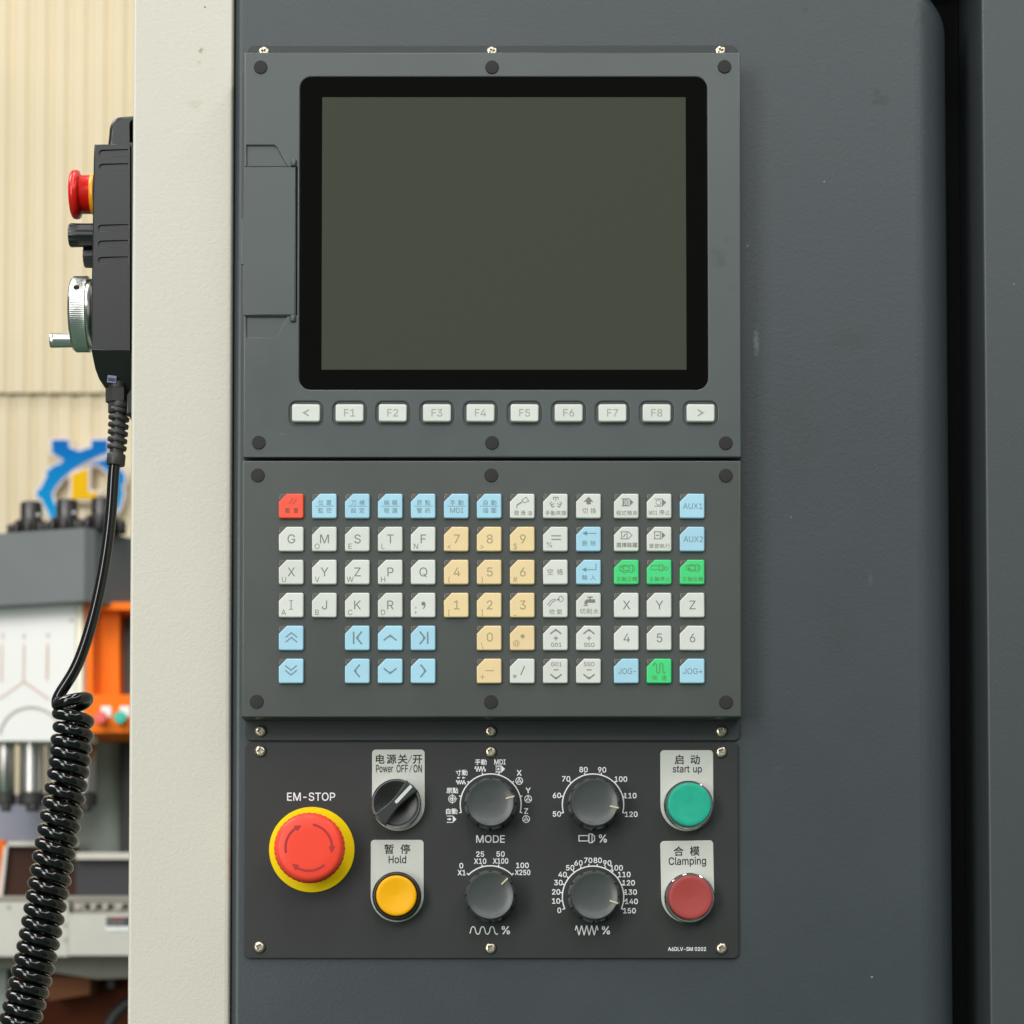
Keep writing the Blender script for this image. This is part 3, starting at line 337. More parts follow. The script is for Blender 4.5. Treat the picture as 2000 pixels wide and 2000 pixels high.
C|510|267,-7 225,-3 186,7 150,25 119,49 92,79 70,115 53,157 44,203 40,254 44,305 53,352 70,393 92,429 119,459 150,484 186,501 225,512 267,516 293,514 317,511 340,504 362,496 383,485 402,471 419,456 435,438 448,418 459,397 467,373 473,348 408,348 404,365 397,380 389,395 380,407 369,418 357,428 344,437 330,444 315,449 300,453 284,455 267,456 237,453 209,445 184,432 161,414 141,391 125,364 113,332 106,295 103,254 106,213 113,177 125,145 141,117 161,94 184,76 210,63 237,56 267,53 284,54 300,56 315,60 330,65 344,72 357,81 369,90 380,102 389,114 397,128 404,144 408,160 473,160 467,135 459,112 448,91 435,71 420,53 402,38 383,24 363,13 341,5 317,-2 293,-6~6,5,56 56,55,6 7,6,55 55,54,7 8,7,54 54,53,8 9,8,53 52,9,53 9,52,51 10,9,51 51,50,10 11,10,50 50,49,11 12,11,49 49,48,12 13,12,48 15,47,46 1,59,2 16,45,17 2,59,58 45,16,46 15,46,16 0,61,60 85,63,62 18,42,19 85,62,0 61,0,62 42,18,43 44,43,18 0,60,1 59,1,60 17,45,44 44,18,17 2,58,3 58,57,3 4,3,57 5,4,57 56,5,57 13,48,47 14,13,47 47,15,14 40,20,41 64,84,83 83,65,64 39,21,40 20,40,21 38,37,23 22,38,23 65,83,82 66,65,82 82,81,66 81,67,66 38,22,39 21,39,22 78,77,70 71,70,77 77,76,71 72,71,76 76,75,72 73,72,75 75,74,73 30,29,31 32,31,29 29,28,32 33,32,28 28,27,33 34,33,27 27,26,34 67,81,80 68,67,80 80,79,68 69,68,79 79,78,69 78,70,69 34,26,35 26,25,35 36,35,25 25,24,36 37,36,24 23,37,24 63,85,84 84,64,63 19,42,41 41,20,19
D|502|219,0 96,0 96,57 215,57 254,60 288,68 318,81 343,99 363,122 379,149 390,181 397,216 399,255 397,294 390,329 379,361 364,388 344,410 320,428 291,441 258,449 221,452 93,452 93,509 225,509 273,505 315,495 353,478 385,455 412,426 433,391 449,351 458,306 462,255 458,205 449,159 433,119 411,83 384,54 351,31 312,14 268,3 125,509 125,0 60,0 60,509 125,452 125,57~45,44,22 22,23,45 0,3,43 2,43,47 43,2,1 44,1,2 22,44,2 22,2,46 22,46,42 23,22,42 41,5,4 24,20,25 26,19,18 5,41,40 40,6,5 25,20,19 19,26,25 41,4,0 3,0,4 20,24,21 42,21,24 27,17,28 34,33,11 12,11,33 13,12,33 33,32,13 37,36,8 9,8,36 36,35,9 10,9,35 35,34,10 34,11,10 13,32,14 32,31,14 15,14,31 31,30,15 16,15,30 30,29,16 17,16,29 28,17,29 6,40,39 7,6,39 39,38,7 38,37,7 37,8,7 17,27,18 26,18,27 21,42,46 2,47,46 43,3,47
E|419|60,0 60,509 372,509 372,452 125,452 125,286 355,286 355,229 125,229 125,57 375,57 375,0~0,9,8 1,0,8 8,5,1 5,4,1 9,0,11 11,10,9 5,8,7 7,6,5 3,2,4 1,4,2
F|410|60,0 60,509 369,509 369,452 125,452 125,278 346,278 346,221 125,221 125,0~9,8,0 8,5,0 1,0,5 3,2,4 5,8,7 7,6,5 1,5,4 4,2,1
G|520|269,-7 225,-3 185,7 149,25 118,49 91,79 69,116 53,157 43,203 40,254 43,305 53,352 69,393 91,429 117,459 149,484 184,501 223,512 265,516 291,514 316,510 340,504 363,494 384,483 403,469 421,453 436,436 449,416 460,395 468,373 474,349 408,349 402,365 395,379 387,393 378,406 368,417 356,427 344,436 330,443 315,448 300,453 283,455 265,456 236,453 209,445 183,432 160,414 141,392 125,364 113,332 106,295 103,254 106,213 113,177 125,145 141,117 161,95 184,76 210,63 238,56 269,53 296,55 322,61 345,71 365,85 382,102 396,123 407,147 413,173 415,202 434,199 283,199 283,256 478,256 478,200 475,160 466,124 451,91 431,62 406,38 377,19 344,5 308,-4 415,199~6,5,56 56,55,6 7,6,55 55,54,7 8,7,54 54,53,8 9,8,53 52,9,53 9,52,51 10,9,51 51,50,10 11,10,50 50,49,11 12,11,49 49,48,12 13,12,48 58,57,3 45,17,16 58,3,2 2,59,58 45,16,46 43,18,44 60,1,0 0,61,60 18,43,42 42,19,18 59,2,1 1,60,59 17,45,44 44,18,17 3,57,4 5,4,57 56,5,57 13,48,47 14,13,47 15,14,47 47,46,15 46,16,15 40,20,41 82,63,83 62,83,63 39,21,40 20,40,21 65,64,81 81,64,82 63,82,64 37,23,38 23,22,38 39,38,22 21,39,22 76,75,71 75,74,71 78,77,67 68,67,77 77,76,68 69,68,76 76,71,69 70,84,71 71,74,70 30,29,31 32,31,29 29,28,32 65,81,80 66,65,80 80,79,66 79,78,66 78,67,66 32,28,33 28,27,33 34,33,27 27,26,34 35,34,26 26,25,35 36,35,25 25,24,36 37,36,24 23,37,24 83,62,0 61,0,62 84,70,72 73,72,70 70,74,73 19,42,41 41,20,19 69,71,84
H|517|60,0 60,509 125,509 125,289 392,289 392,509 457,509 457,0 392,0 392,232 125,232 125,0~0,11,10 1,0,10 10,3,1 3,2,1 9,8,7 7,6,9 4,9,6 6,5,4 3,10,9 9,4,3
I|300|31,0 31,57 118,57 118,452 31,452 31,509 269,509 269,452 183,452 183,57 269,57 269,0~1,0,2 3,5,4 9,11,10 7,6,8 2,0,11 11,9,2 3,2,9 9,8,3 8,6,3 5,3,6
J|396|185,-7 143,-2 106,11 75,33 52,63 38,100 33,145 33,173 98,173 98,145 100,117 108,93 122,74 139,61 160,53 185,50 209,53 230,61 248,74 261,93 269,117 272,145 272,509 336,509 336,145 332,100 318,63 294,33 263,11 227,-2~7,6,9 9,8,7 0,14,1 13,1,14 1,13,2 12,2,13 2,12,3 12,11,3 4,3,11 5,4,11 11,10,5 6,5,10 9,6,10 18,17,28 28,17,29 16,29,17 25,24,20 21,20,24 22,21,24 24,23,22 18,28,27 19,18,27 27,26,19 26,25,19 25,20,19 29,16,0 16,15,0 14,0,15
K|467|104,145 104,216 116,231 128,246 139,261 151,275 162,289 174,303 187,317 199,331 212,344 364,509 448,509 231,276 228,276 60,0 60,509 125,509 125,334 124,225 125,193 125,0 372,0 188,259 228,309 449,0 124,242 125,167 198,245 243,288~2,1,19 15,0,1 16,15,1 0,15,21 1,0,20 19,1,20 2,19,26 2,26,18 1,2,18 16,1,18 18,17,16 7,6,23 24,14,13 22,25,13 13,25,29 24,13,29 12,11,24 14,24,23 9,8,24 10,9,24 24,11,10 19,20,23 3,19,23 4,3,23 5,4,23 23,6,5 0,21,27 20,0,27 19,3,26 14,23,28 13,14,28 22,13,28 20,27,28 23,20,28 8,7,24 7,23,24 12,24,29
L|393|60,0 60,509 125,509 125,57 361,57 361,0~1,0,3 3,0,5 5,4,3 1,3,2
M|628|60,0 60,509 152,509 277,187 280,179 284,170 287,159 291,147 295,135 299,123 303,110 307,97 311,84 315,71 319,60 322,49 307,49 311,59 314,71 318,83 322,95 326,108 330,121 334,134 338,146 342,158 346,169 349,179 352,187 476,509 568,509 568,0 504,0 504,291 504,302 504,314 504,327 505,340 505,354 505,369 506,413 506,428 507,443 507,457 513,457 508,441 503,425 498,409 492,393 487,378 482,363 477,348 472,335 467,322 463,310 459,300 456,291 342,0 286,0 170,291 167,300 163,310 159,321 155,333 150,347 145,361 140,376 134,392 129,408 124,424 118,441 112,457 119,457 119,444 120,430 120,416 120,401 121,386 121,372 122,328 122,315 122,302 122,291 122,0 315,73 507,437 119,436~77,76,1 76,75,1 71,1,75 70,71,75 75,74,70 71,70,73 72,71,73 83,82,0 1,0,82 82,81,1 81,80,1 80,79,1 79,78,1 77,1,78 73,70,86 10,16,11 12,17,18 11,16,17 17,12,11 16,10,58 66,65,2 67,66,2 68,67,2 69,68,2 73,69,2 72,73,2 71,72,2 1,71,2 14,15,20 19,13,14 14,20,19 20,15,21 42,45,44 43,42,44 38,37,30 39,38,30 40,39,30 41,40,30 30,44,41 44,45,41 45,42,85 33,32,31 31,30,33 34,33,30 35,34,30 36,35,30 30,37,36 85,42,46 28,27,56 49,48,29 48,47,29 47,46,29 46,42,29 42,43,29 43,44,29 44,30,29 16,58,57 57,15,16 17,16,15 15,14,17 18,17,14 14,13,18 18,13,84 13,19,84 28,56,55 65,64,2 60,59,3 3,2,63 64,63,2 63,62,3 62,61,3 61,60,3 12,18,84 50,49,29 29,28,52 53,52,28 54,53,28 55,54,28 52,51,29 51,50,29 41,45,85 15,57,21 57,56,25 26,25,56 27,26,56 25,24,57 24,23,57 23,22,57 22,21,57 4,3,59 59,58,6 7,6,58 8,7,58 9,8,58 10,9,58 6,5,59 5,4,59 70,74,86 69,73,86
N|523|60,0 60,509 136,509 343,183 349,174 355,163 363,151 371,137 379,122 388,107 396,90 405,73 414,55 405,54 403,72 402,90 401,108 400,126 399,142 399,157 399,171 399,184 399,195 399,509 463,509 463,0 387,0 202,290 194,303 186,317 177,331 168,346 159,363 148,381 136,402 123,425 108,452 119,454 120,429 121,406 122,384 123,363 124,345 124,328 125,313 125,301 125,291 125,0 403,78 120,430~39,38,36 44,43,1 43,42,1 42,41,1 41,40,1 36,1,40 39,36,40 37,36,49 2,34,33 47,46,0 1,0,46 46,45,1 44,1,45 37,35,34 34,2,37 36,37,2 1,36,2 9,26,10 26,9,8 14,13,11 11,13,12 11,12,15 16,15,12 12,25,16 17,16,25 18,17,25 19,18,25 20,19,25 25,12,26 12,13,26 10,26,13 13,14,10 14,11,48 20,25,21 22,21,25 25,24,22 23,22,24 8,7,26 2,33,32 28,27,3 3,2,29 30,29,2 31,30,2 32,31,2 29,28,3 11,15,48 10,14,48 3,27,26 4,3,26 5,4,26 6,5,26 7,6,26 36,38,49 35,37,49
O|533|267,-7 225,-3 186,7 150,25 119,49 92,79 70,115 53,157 44,203 40,254 44,305 53,352 70,393 92,429 119,459 150,484 186,501 225,512 267,516 309,512 348,501 384,484 415,459 442,429 464,393 480,352 490,305 493,254 490,203 480,157 464,115 442,79 415,49 384,25 348,7 309,-3 267,53 296,55 324,63 349,76 372,94 392,116 408,144 420,176 428,213 430,254 428,295 420,332 408,365 392,392 372,415 349,433 324,446 296,453 267,456 237,453 210,445 184,433 161,415 142,392 125,364 113,332 106,295 103,254 106,213 113,176 125,144 142,117 161,94 184,76 210,63 237,55~7,6,66 66,65,7 8,7,65 65,64,8 9,8,64 64,63,9 63,62,9 10,9,62 62,61,10 11,10,61 61,60,11 12,11,60 2,69,3 69,68,3 58,57,15 0,36,71 0,71,1 70,1,71 55,17,56 16,56,17 1,70,2 69,2,70 56,16,57 15,57,16 3,68,4 5,4,68 68,67,5 6,5,67 66,6,67 12,60,59 13,12,59 59,58,13 14,13,58 58,15,14 18,54,53 34,38,35 35,38,37 52,19,53 18,53,19 40,39,33 50,21,51 20,51,21 33,39,34 38,34,39 51,20,52 19,52,20 30,29,42 43,42,29 29,28,43 44,43,28 28,27,44 45,44,27 46,45,27 27,26,46 47,46,26 26,25,47 48,47,25 25,24,48 40,33,32 32,31,40 41,40,31 31,30,41 30,42,41 48,24,49 24,23,49 50,49,23 23,22,50 21,50,22 35,37,0 36,0,37 54,18,55 17,55,18
P|445|60,0 60,509 235,509 272,506 305,499 332,487 356,471 375,452 390,430 400,404 407,377 409,348 407,318 400,291 390,265 375,243 356,223 332,207 305,195 272,188 235,186 109,186 109,242 233,242 257,244 279,248 297,256 312,266 324,279 333,294 339,310 343,328 344,348 343,367 339,385 333,402 324,416 312,428 297,439 279,446 257,451 232,452 125,452 125,0 125,242 125,186~43,21,0 21,22,0 1,0,22 40,2,41 42,41,2 21,43,45 22,21,45 22,44,42 1,22,42 42,2,1 19,25,24 25,19,18 18,26,25 38,4,39 3,39,4 19,24,20 23,20,24 39,3,40 2,40,3 16,15,28 29,28,15 15,14,29 14,13,29 30,29,13 13,12,30 31,30,12 12,11,31 32,31,11 33,32,11 11,10,33 34,33,10 10,9,34 35,34,9 9,8,35 8,7,35 36,35,7 7,6,36 26,18,17 27,26,17 17,16,27 16,28,27 36,6,37 6,5,37 38,37,5 4,38,5 20,23,45 23,44,45 44,22,45
Q|533|245,159 313,159 369,85 384,65 468,-48 401,-48 346,27 331,46 267,-7 225,-3 186,7 150,25 119,49 92,79 70,115 53,157 44,203 40,254 44,305 53,352 70,393 92,429 119,459 150,484 186,501 225,512 267,516 309,512 348,501 384,484 415,459 442,429 464,393 480,352 490,305 493,254 490,203 480,157 464,115 442,79 415,49 384,25 348,7 309,-3 267,53 296,55 324,63 349,76 372,94 392,116 408,144 420,176 428,213 430,254 428,295 420,332 408,365 392,392 372,415 349,433 324,446 296,453 267,456 237,453 210,445 184,433 161,415 142,392 125,364 113,332 106,295 103,254 106,213 113,176 125,144 142,117 161,94 184,76 210,63 237,55 403,40 357,12 319,62 366,89~14,13,75 75,74,14 15,14,74 74,73,15 16,15,73 73,72,16 17,16,72 71,17,72 17,71,70 18,17,70 70,69,18 19,18,69 69,68,19 20,19,68 68,67,20 21,20,67 77,76,11 64,24,65 77,11,10 10,78,77 23,66,65 65,24,23 44,8,45 79,9,8 8,44,79 62,26,63 25,63,26 78,10,9 9,79,78 63,25,64 24,64,25 11,76,12 13,12,76 75,13,76 21,67,66 22,21,66 66,23,22 60,27,61 42,6,43 6,7,43 27,60,28 2,47,3 48,2,3 3,49,48 59,58,29 41,3,6 3,47,6 7,6,47 46,7,47 1,46,47 47,2,83 28,60,59 59,29,28 38,37,50 51,50,37 37,36,51 52,51,36 36,35,52 53,52,35 54,53,35 35,34,54 55,54,34 34,33,55 56,55,33 33,32,56 41,6,81 5,4,41 40,39,3 49,3,39 39,38,49 38,50,49 56,32,57 32,31,57 58,57,31 31,30,58 29,58,30 45,8,43 43,7,45 46,1,0 26,62,61 61,27,26 2,48,83 40,3,80 3,41,80 6,42,81 45,7,82 7,46,82 41,4,80 5,41,81 46,0,82 1,47,83
R|449|60,0 60,509 236,509 273,506 305,500 333,489 356,473 376,455 390,433 401,408 407,381 409,352 407,323 401,296 390,271 376,250 356,232 333,217 305,206 273,200 236,198 96,198 96,255 234,255 258,256 280,260 298,267 313,276 325,287 334,300 340,316 344,333 345,352 344,371 340,389 334,405 325,419 313,430 298,440 279,446 258,451 233,452 125,452 125,0 353,0 230,229 303,229 428,0 125,255 125,198 247,198 313,210~21,0,43 0,21,22 1,0,22 22,42,1 40,2,41 21,43,49 22,21,49 42,22,48 41,2,42 1,42,2 26,46,27 18,46,19 25,24,46 46,26,25 39,38,4 3,39,4 50,19,45 19,46,45 23,45,24 39,3,40 2,40,3 16,15,28 29,28,15 15,14,29 30,29,14 14,13,30 13,12,30 31,30,12 12,11,31 32,31,11 33,32,11 11,10,33 34,33,10 10,9,34 9,8,34 35,34,8 8,7,35 36,35,7 7,6,36 19,50,44 18,19,44 18,44,51 46,18,51 27,46,17 17,16,27 16,28,27 36,6,37 6,5,37 38,37,5 4,38,5 20,45,49 45,23,48 48,49,45 48,22,49 45,20,50 46,24,45 17,46,51 44,47,51
S|447|224,-9 188,-7 156,-1 128,9 102,23 81,40 64,60 51,83 42,109 38,137 104,137 108,118 114,102 123,88 136,76 150,66 166,59 185,53 204,50 224,49 246,50 267,54 286,60 303,69 317,79 329,92 338,106 344,122 346,139 344,154 340,168 332,179 322,189 310,197 296,205 280,211 263,217 245,222 184,239 145,253 112,269 86,289 67,313 56,341 52,372 54,400 62,425 75,448 92,468 113,484 138,498 165,508 195,514 227,516 259,514 289,508 316,498 340,484 360,468 377,449 390,427 398,403 401,378 337,378 332,402 320,421 302,437 280,449 254,456 225,459 204,457 185,454 167,448 152,440 139,430 129,418 121,405 117,391 115,376 117,359 122,345 131,334 142,324 155,315 169,308 184,302 198,297 212,293 264,279 279,275 295,270 312,264 328,256 344,248 359,238 372,226 384,213 395,198 402,180 407,161 408,139 406,112 399,87 386,64 370,43 349,25 323,11 294,0 261,-7~6,5,13 13,12,6 7,6,12 12,11,7 8,7,11 11,10,8 9,8,10 42,41,80 43,42,80 80,79,43 44,43,79 79,78,44 45,44,78 78,77,45 46,45,77 77,76,46 47,46,76 76,75,47 48,47,75 73,72,50 72,51,50 0,19,18 0,18,1 17,1,18 87,86,38 85,38,86 52,71,70 1,17,2 16,2,17 38,85,39 85,84,39 83,39,84 51,72,71 71,52,51 2,16,3 16,15,3 4,3,15 15,14,4 5,4,14 13,5,14 39,83,40 83,82,40 41,40,82 82,81,41 80,41,81 48,75,74 49,48,74 74,73,49 73,50,49 88,36,89 20,108,21 36,88,37 34,33,92 92,91,34 21,108,107 22,21,107 107,106,22 106,23,22 34,91,35 91,90,35 36,35,90 89,36,90 66,56,67 56,55,67 68,67,55 54,68,55 104,103,25 26,25,103 103,102,26 27,26,102 102,101,27 28,27,101 101,100,28 100,99,28 29,28,99 99,98,29 30,29,98 98,97,30 97,96,30 31,30,96 96,95,31 62,61,63 64,63,61 61,60,64 60,59,64 23,106,105 24,23,105 105,104,24 104,25,24 31,95,32 95,94,32 94,93,32 33,32,93 92,33,93 64,59,65 59,58,65 66,65,58 58,57,66 56,66,57 108,20,0 19,0,20 87,38,37 37,88,87 68,54,69 54,53,69 70,69,53 52,70,53
T|449|32,452 32,509 417,509 417,452 257,452 257,0 193,0 193,452~1,0,7 3,2,4 7,6,5 5,4,7 4,2,7 1,7,2
U|517|259,-8 220,-6 186,2 154,15 126,33 103,55 85,80 71,108 63,140 60,173 60,509 124,509 124,178 126,155 132,133 141,113 153,95 169,80 187,68 208,59 232,53 259,52 285,53 309,59 331,68 349,80 364,95 377,113 385,133 391,155 393,178 393,509 457,509 457,173 454,140 446,108 433,80 414,55 391,33 363,15 332,2 297,-6~9,8,13 13,12,9 10,9,12 12,11,10 18,2,19 20,1,0 19,2,1 1,20,19 2,18,3 17,3,18 3,17,4 17,16,4 5,4,16 16,15,5 6,5,15 7,6,15 15,14,7 8,7,14 13,8,14 41,23,22 23,41,40 24,23,40 40,39,24 39,25,24 35,34,28 29,28,34 34,33,29 30,29,33 33,32,30 31,30,32 25,39,38 26,25,38 38,37,26 27,26,37 37,36,27 36,35,27 35,28,27 41,22,0 22,21,0 20,0,21
V|480|204,0 16,509 84,509 192,206 199,187 207,164 215,137 225,106 236,71 248,31 235,31 247,71 257,107 267,138 276,165 283,187 290,206 395,509 463,509 278,0 241,53~4,3,0 0,3,1 2,1,3 10,8,0 8,7,0 7,6,0 6,5,0 4,0,5 17,16,18 18,16,19 15,19,16 11,9,19 12,11,19 13,12,19 14,13,19 19,15,14 10,0,19 19,9,10 10,9,20 9,11,20 8,10,20
W|686|155,0 16,509 82,509 163,196 167,179 172,162 175,145 179,128 183,111 187,94 190,76 194,58 197,40 189,40 193,58 196,76 200,94 203,111 207,128 211,145 215,162 220,179 224,196 306,509 380,509 462,196 466,179 470,162 474,145 478,128 482,111 486,94 490,76 494,58 497,40 488,40 492,58 495,76 499,94 503,111 506,128 510,145 515,162 519,179 523,196 603,509 670,509 530,0 455,0 368,323 362,345 357,368 351,391 346,417 341,445 336,475 350,475 345,446 340,420 335,395 330,371 324,347 318,323 230,0 193,61 493,63 343,436~0,3,1 2,1,3 7,6,0 6,5,0 5,4,0 3,0,4 11,14,12 12,15,11 12,14,13 10,13,14 14,11,64 11,15,64 13,10,0 10,9,0 9,8,0 7,0,8 17,16,63 59,58,23 58,54,23 54,55,23 13,0,63 12,13,63 15,12,63 63,16,15 62,61,22 53,52,24 57,53,24 56,57,24 31,30,48 33,36,35 32,35,36 33,35,34 34,37,33 36,33,65 44,47,46 46,45,44 41,40,47 42,41,47 43,42,47 47,44,43 37,34,47 38,37,47 39,38,47 47,40,39 47,34,48 34,35,48 35,32,48 31,48,32 52,51,24 30,29,48 57,54,66 55,54,57 57,56,55 23,55,56 56,24,23 10,14,64 60,59,23 23,22,61 61,60,23 50,49,25 25,24,50 51,50,24 33,37,65 32,36,65 22,21,62 26,25,49 49,48,26 27,26,48 28,27,48 29,28,48 54,58,66 53,57,66 18,17,63 63,62,21 21,20,63 20,19,63 19,18,63
X|474|18,0 217,284 217,236 29,509 104,509 178,400 188,386 196,373 204,361 211,350 217,340 223,329 230,318 236,305 243,292 232,292 239,305 246,317 252,329 258,339 265,350 272,361 280,373 288,386 298,400 374,509 446,509 259,239 259,287 456,0 382,0 292,129 283,142 275,154 268,165 262,175 256,185 250,195 244,206 237,218 230,231 244,231 238,219 231,207 225,196 219,186 213,176 206,166 199,155 191,143 182,129 91,0 200,261 238,303 275,263 237,218~0,51,50 5,4,3 2,46,45 11,10,1 43,39,40 15,13,12 2,45,44 44,43,2 43,40,2 1,2,40 15,12,1 11,1,12 46,2,47 48,47,2 49,48,2 50,49,2 2,1,52 5,3,1 6,5,1 7,6,1 8,7,1 9,8,1 1,10,9 38,41,42 35,27,36 37,36,27 28,19,18 37,27,38 41,38,27 27,28,14 16,14,28 17,16,28 28,18,17 30,29,31 26,25,24 27,35,34 34,33,27 33,32,27 32,31,27 27,31,54 28,27,54 24,23,28 23,22,28 22,21,28 21,20,28 19,28,20 39,43,55 39,55,42 40,39,42 42,41,40 41,27,40 1,40,27 27,14,1 15,1,14 15,14,53 1,3,52 0,50,52 50,2,52 14,16,53 13,15,53 26,24,54 24,28,54 31,29,54 38,42,55
Y|472|203,0 203,208 16,509 91,509 192,344 203,327 213,309 222,292 231,274 240,254 250,230 224,230 233,254 242,275 251,293 260,310 270,327 280,344 381,509 455,509 268,208 268,0 237,262~3,2,4 6,1,7 8,11,12 7,1,11 11,8,7 4,2,1 5,4,1 1,6,5 13,9,10 10,14,13 18,17,19 19,17,20 16,20,17 14,10,20 15,14,20 20,16,15 1,0,21 21,20,1 11,1,20 20,10,11 10,9,11 12,11,9 12,9,22 9,13,22 8,12,22
Z|438|42,0 42,46 273,385 284,400 295,415 306,431 318,446 329,461 341,476 348,454 327,453 306,453 285,452 265,452 244,452 223,452 40,452 40,509 397,509 397,462 169,129 157,113 146,97 134,81 122,65 110,49 97,33 90,54 111,55 131,56 152,57 173,57 193,57 214,57 399,57 399,0 323,453 115,55~27,26,25 25,28,27 28,24,27 1,0,26 26,27,1 26,0,33 33,32,26 32,31,26 31,30,26 30,29,26 25,26,29 28,25,37 27,24,23 23,22,27 1,27,22 22,21,1 21,20,1 1,20,2 10,6,9 7,10,9 8,7,9 9,19,8 19,18,8 19,2,20 3,2,19 4,3,19 19,9,4 5,4,9 9,6,5 10,7,36 7,8,11 12,11,8 13,12,8 14,13,8 15,14,8 8,18,15 33,0,35 35,34,33 17,16,15 15,18,17 7,11,36 6,10,36 25,29,37 24,28,37
[|273|101,-96 101,539 236,539 236,487 160,487 160,-44 236,-44 236,-96~1,0,5 5,4,1 5,0,7 7,6,5 3,2,4 1,4,2
\|249|178,-76 14,533 71,533 235,-76~2,1,0 0,3,2
]|273|37,-96 37,-44 113,-44 113,487 37,487 37,539 172,539 172,-96~7,6,2 3,2,6 7,2,0 1,0,2 5,4,3 3,6,5
_|319|319,0 319,-56 0,-56 0,0~3,2,1 1,0,3
a|389|160,-9 137,-7 115,-3 94,5 76,15 60,29 48,45 38,63 32,84 30,108 32,128 36,146 43,161 53,174 64,184 78,193 92,200 108,206 125,211 143,214 161,217 178,220 200,223 218,225 234,227 247,229 257,231 265,235 271,240 274,246 276,255 276,257 275,272 272,285 267,297 260,307 251,315 240,322 227,327 212,330 196,331 178,330 163,327 149,322 137,316 127,309 118,301 110,292 104,283 100,274 41,291 51,313 64,331 79,346 95,358 114,368 133,375 153,380 173,383 194,384 208,384 223,382 239,379 255,375 271,369 286,360 300,350 312,336 322,320 330,301 335,278 337,251 337,0 277,0 277,52 272,52 267,43 260,34 252,25 242,16 229,8 215,1 199,-4 181,-7 170,45 192,47 211,51 228,59 242,68 254,80 263,93 270,108 274,122 276,138 276,190 272,187 267,184 259,182 251,180 241,178 231,176 221,174 210,173 200,171 191,170 182,169 175,168 161,166 147,163 134,159 122,153 112,147 103,139 97,130 93,118 92,105 93,93 96,82 102,72 109,64 119,57 130,52 142,48 156,46~5,4,119 119,118,5 6,5,118 118,117,6 7,6,117 117,116,7 8,7,116 116,115,8 9,8,115 115,114,9 10,9,114 11,10,114 114,113,11 12,11,113 13,12,113 113,112,13 14,13,112 15,14,112 51,50,49 49,48,51 48,47,51 52,51,47 1,122,2 122,121,2 21,106,105 105,104,21 83,84,0 123,0,84 20,107,106 106,21,20 57,42,41 41,58,57 0,123,1 122,1,123 18,109,108 19,18,108 108,107,19 107,20,19 55,44,43 56,55,43 43,42,56 42,57,56 2,121,3 121,120,3 4,3,120 119,4,120 15,112,111 16,15,111 111,110,16 17,16,110 110,109,17 109,18,17 52,47,46 53,52,46 46,45,53 54,53,45 45,44,54 44,55,54 59,40,60 38,61,39 85,82,81 81,86,85 22,103,102 102,101,22 101,23,22 60,40,39 39,61,60 24,100,99 87,79,78 24,99,98 98,25,24 86,81,80 80,79,86 79,87,86 23,101,100 100,24,23 37,63,38 63,62,38 61,38,62 74,73,72 72,71,93 94,93,71 30,29,71 31,30,71 71,70,31 32,31,70 70,69,32 91,90,74 74,72,91 92,91,72 72,93,92 96,95,94 28,27,94 94,71,28 71,29,28 32,69,33 69,68,33 34,33,68 68,67,34 35,34,67 67,66,35 66,65,35 87,78,77 88,87,77 77,76,88 76,75,88 89,88,75 75,74,89 74,90,89 25,98,97 97,96,25 26,25,96 96,94,26 94,27,26 35,65,36 65,64,36 37,36,64 63,37,64 82,85,83 84,83,85 103,22,104 21,104,22 40,59,41 58,41,59
d|424|195,-8 165,-6 137,3 111,16 89,34 70,57 55,84 43,116 36,151 34,189 36,227 43,261 55,293 70,320 89,342 112,361 137,374 165,382 196,384 218,383 237,379 253,373 267,364 278,355 287,346 295,336 301,327 306,319 311,319 311,509 372,509 372,0 313,0 313,59 307,59 301,50 295,41 287,31 277,21 266,12 252,4 236,-3 217,-7 205,47 226,49 246,55 263,65 278,78 290,95 299,115 306,138 310,162 312,189 310,216 306,241 300,263 290,282 278,299 263,312 246,322 227,328 205,330 182,328 162,322 145,311 130,298 118,281 108,261 102,239 98,215 96,189 98,163 102,139 109,117 118,97 130,80 145,66 162,55 182,49~7,6,73 73,72,7 8,7,72 72,71,8 9,8,71 71,70,9 70,69,9 10,9,69 69,68,10 11,10,68 68,67,11 12,11,67 64,63,16 64,16,15 77,1,78 42,43,0 78,1,0 0,43,78 61,18,62 17,62,18 1,77,2 76,2,77 62,17,63 16,63,17 2,76,3 4,3,76 76,75,4 5,4,75 75,74,5 6,5,74 73,6,74 12,67,66 13,12,66 66,65,13 14,13,65 65,64,14 64,15,14 60,20,19 44,41,40 40,45,44 59,21,60 20,60,21 24,23,58 45,40,39 39,38,45 46,45,38 38,37,46 58,23,59 23,22,59 21,59,22 31,33,32 31,52,51 52,31,53 31,30,53 28,53,30 50,49,33 33,31,50 31,51,50 53,28,54 55,54,28 56,55,28 27,56,28 28,30,29 46,37,36 36,35,46 47,46,35 35,34,47 48,47,34 34,33,48 33,49,48 56,27,57 27,26,57 58,57,26 26,25,58 24,58,25 41,44,42 43,42,44 60,19,61 18,61,19
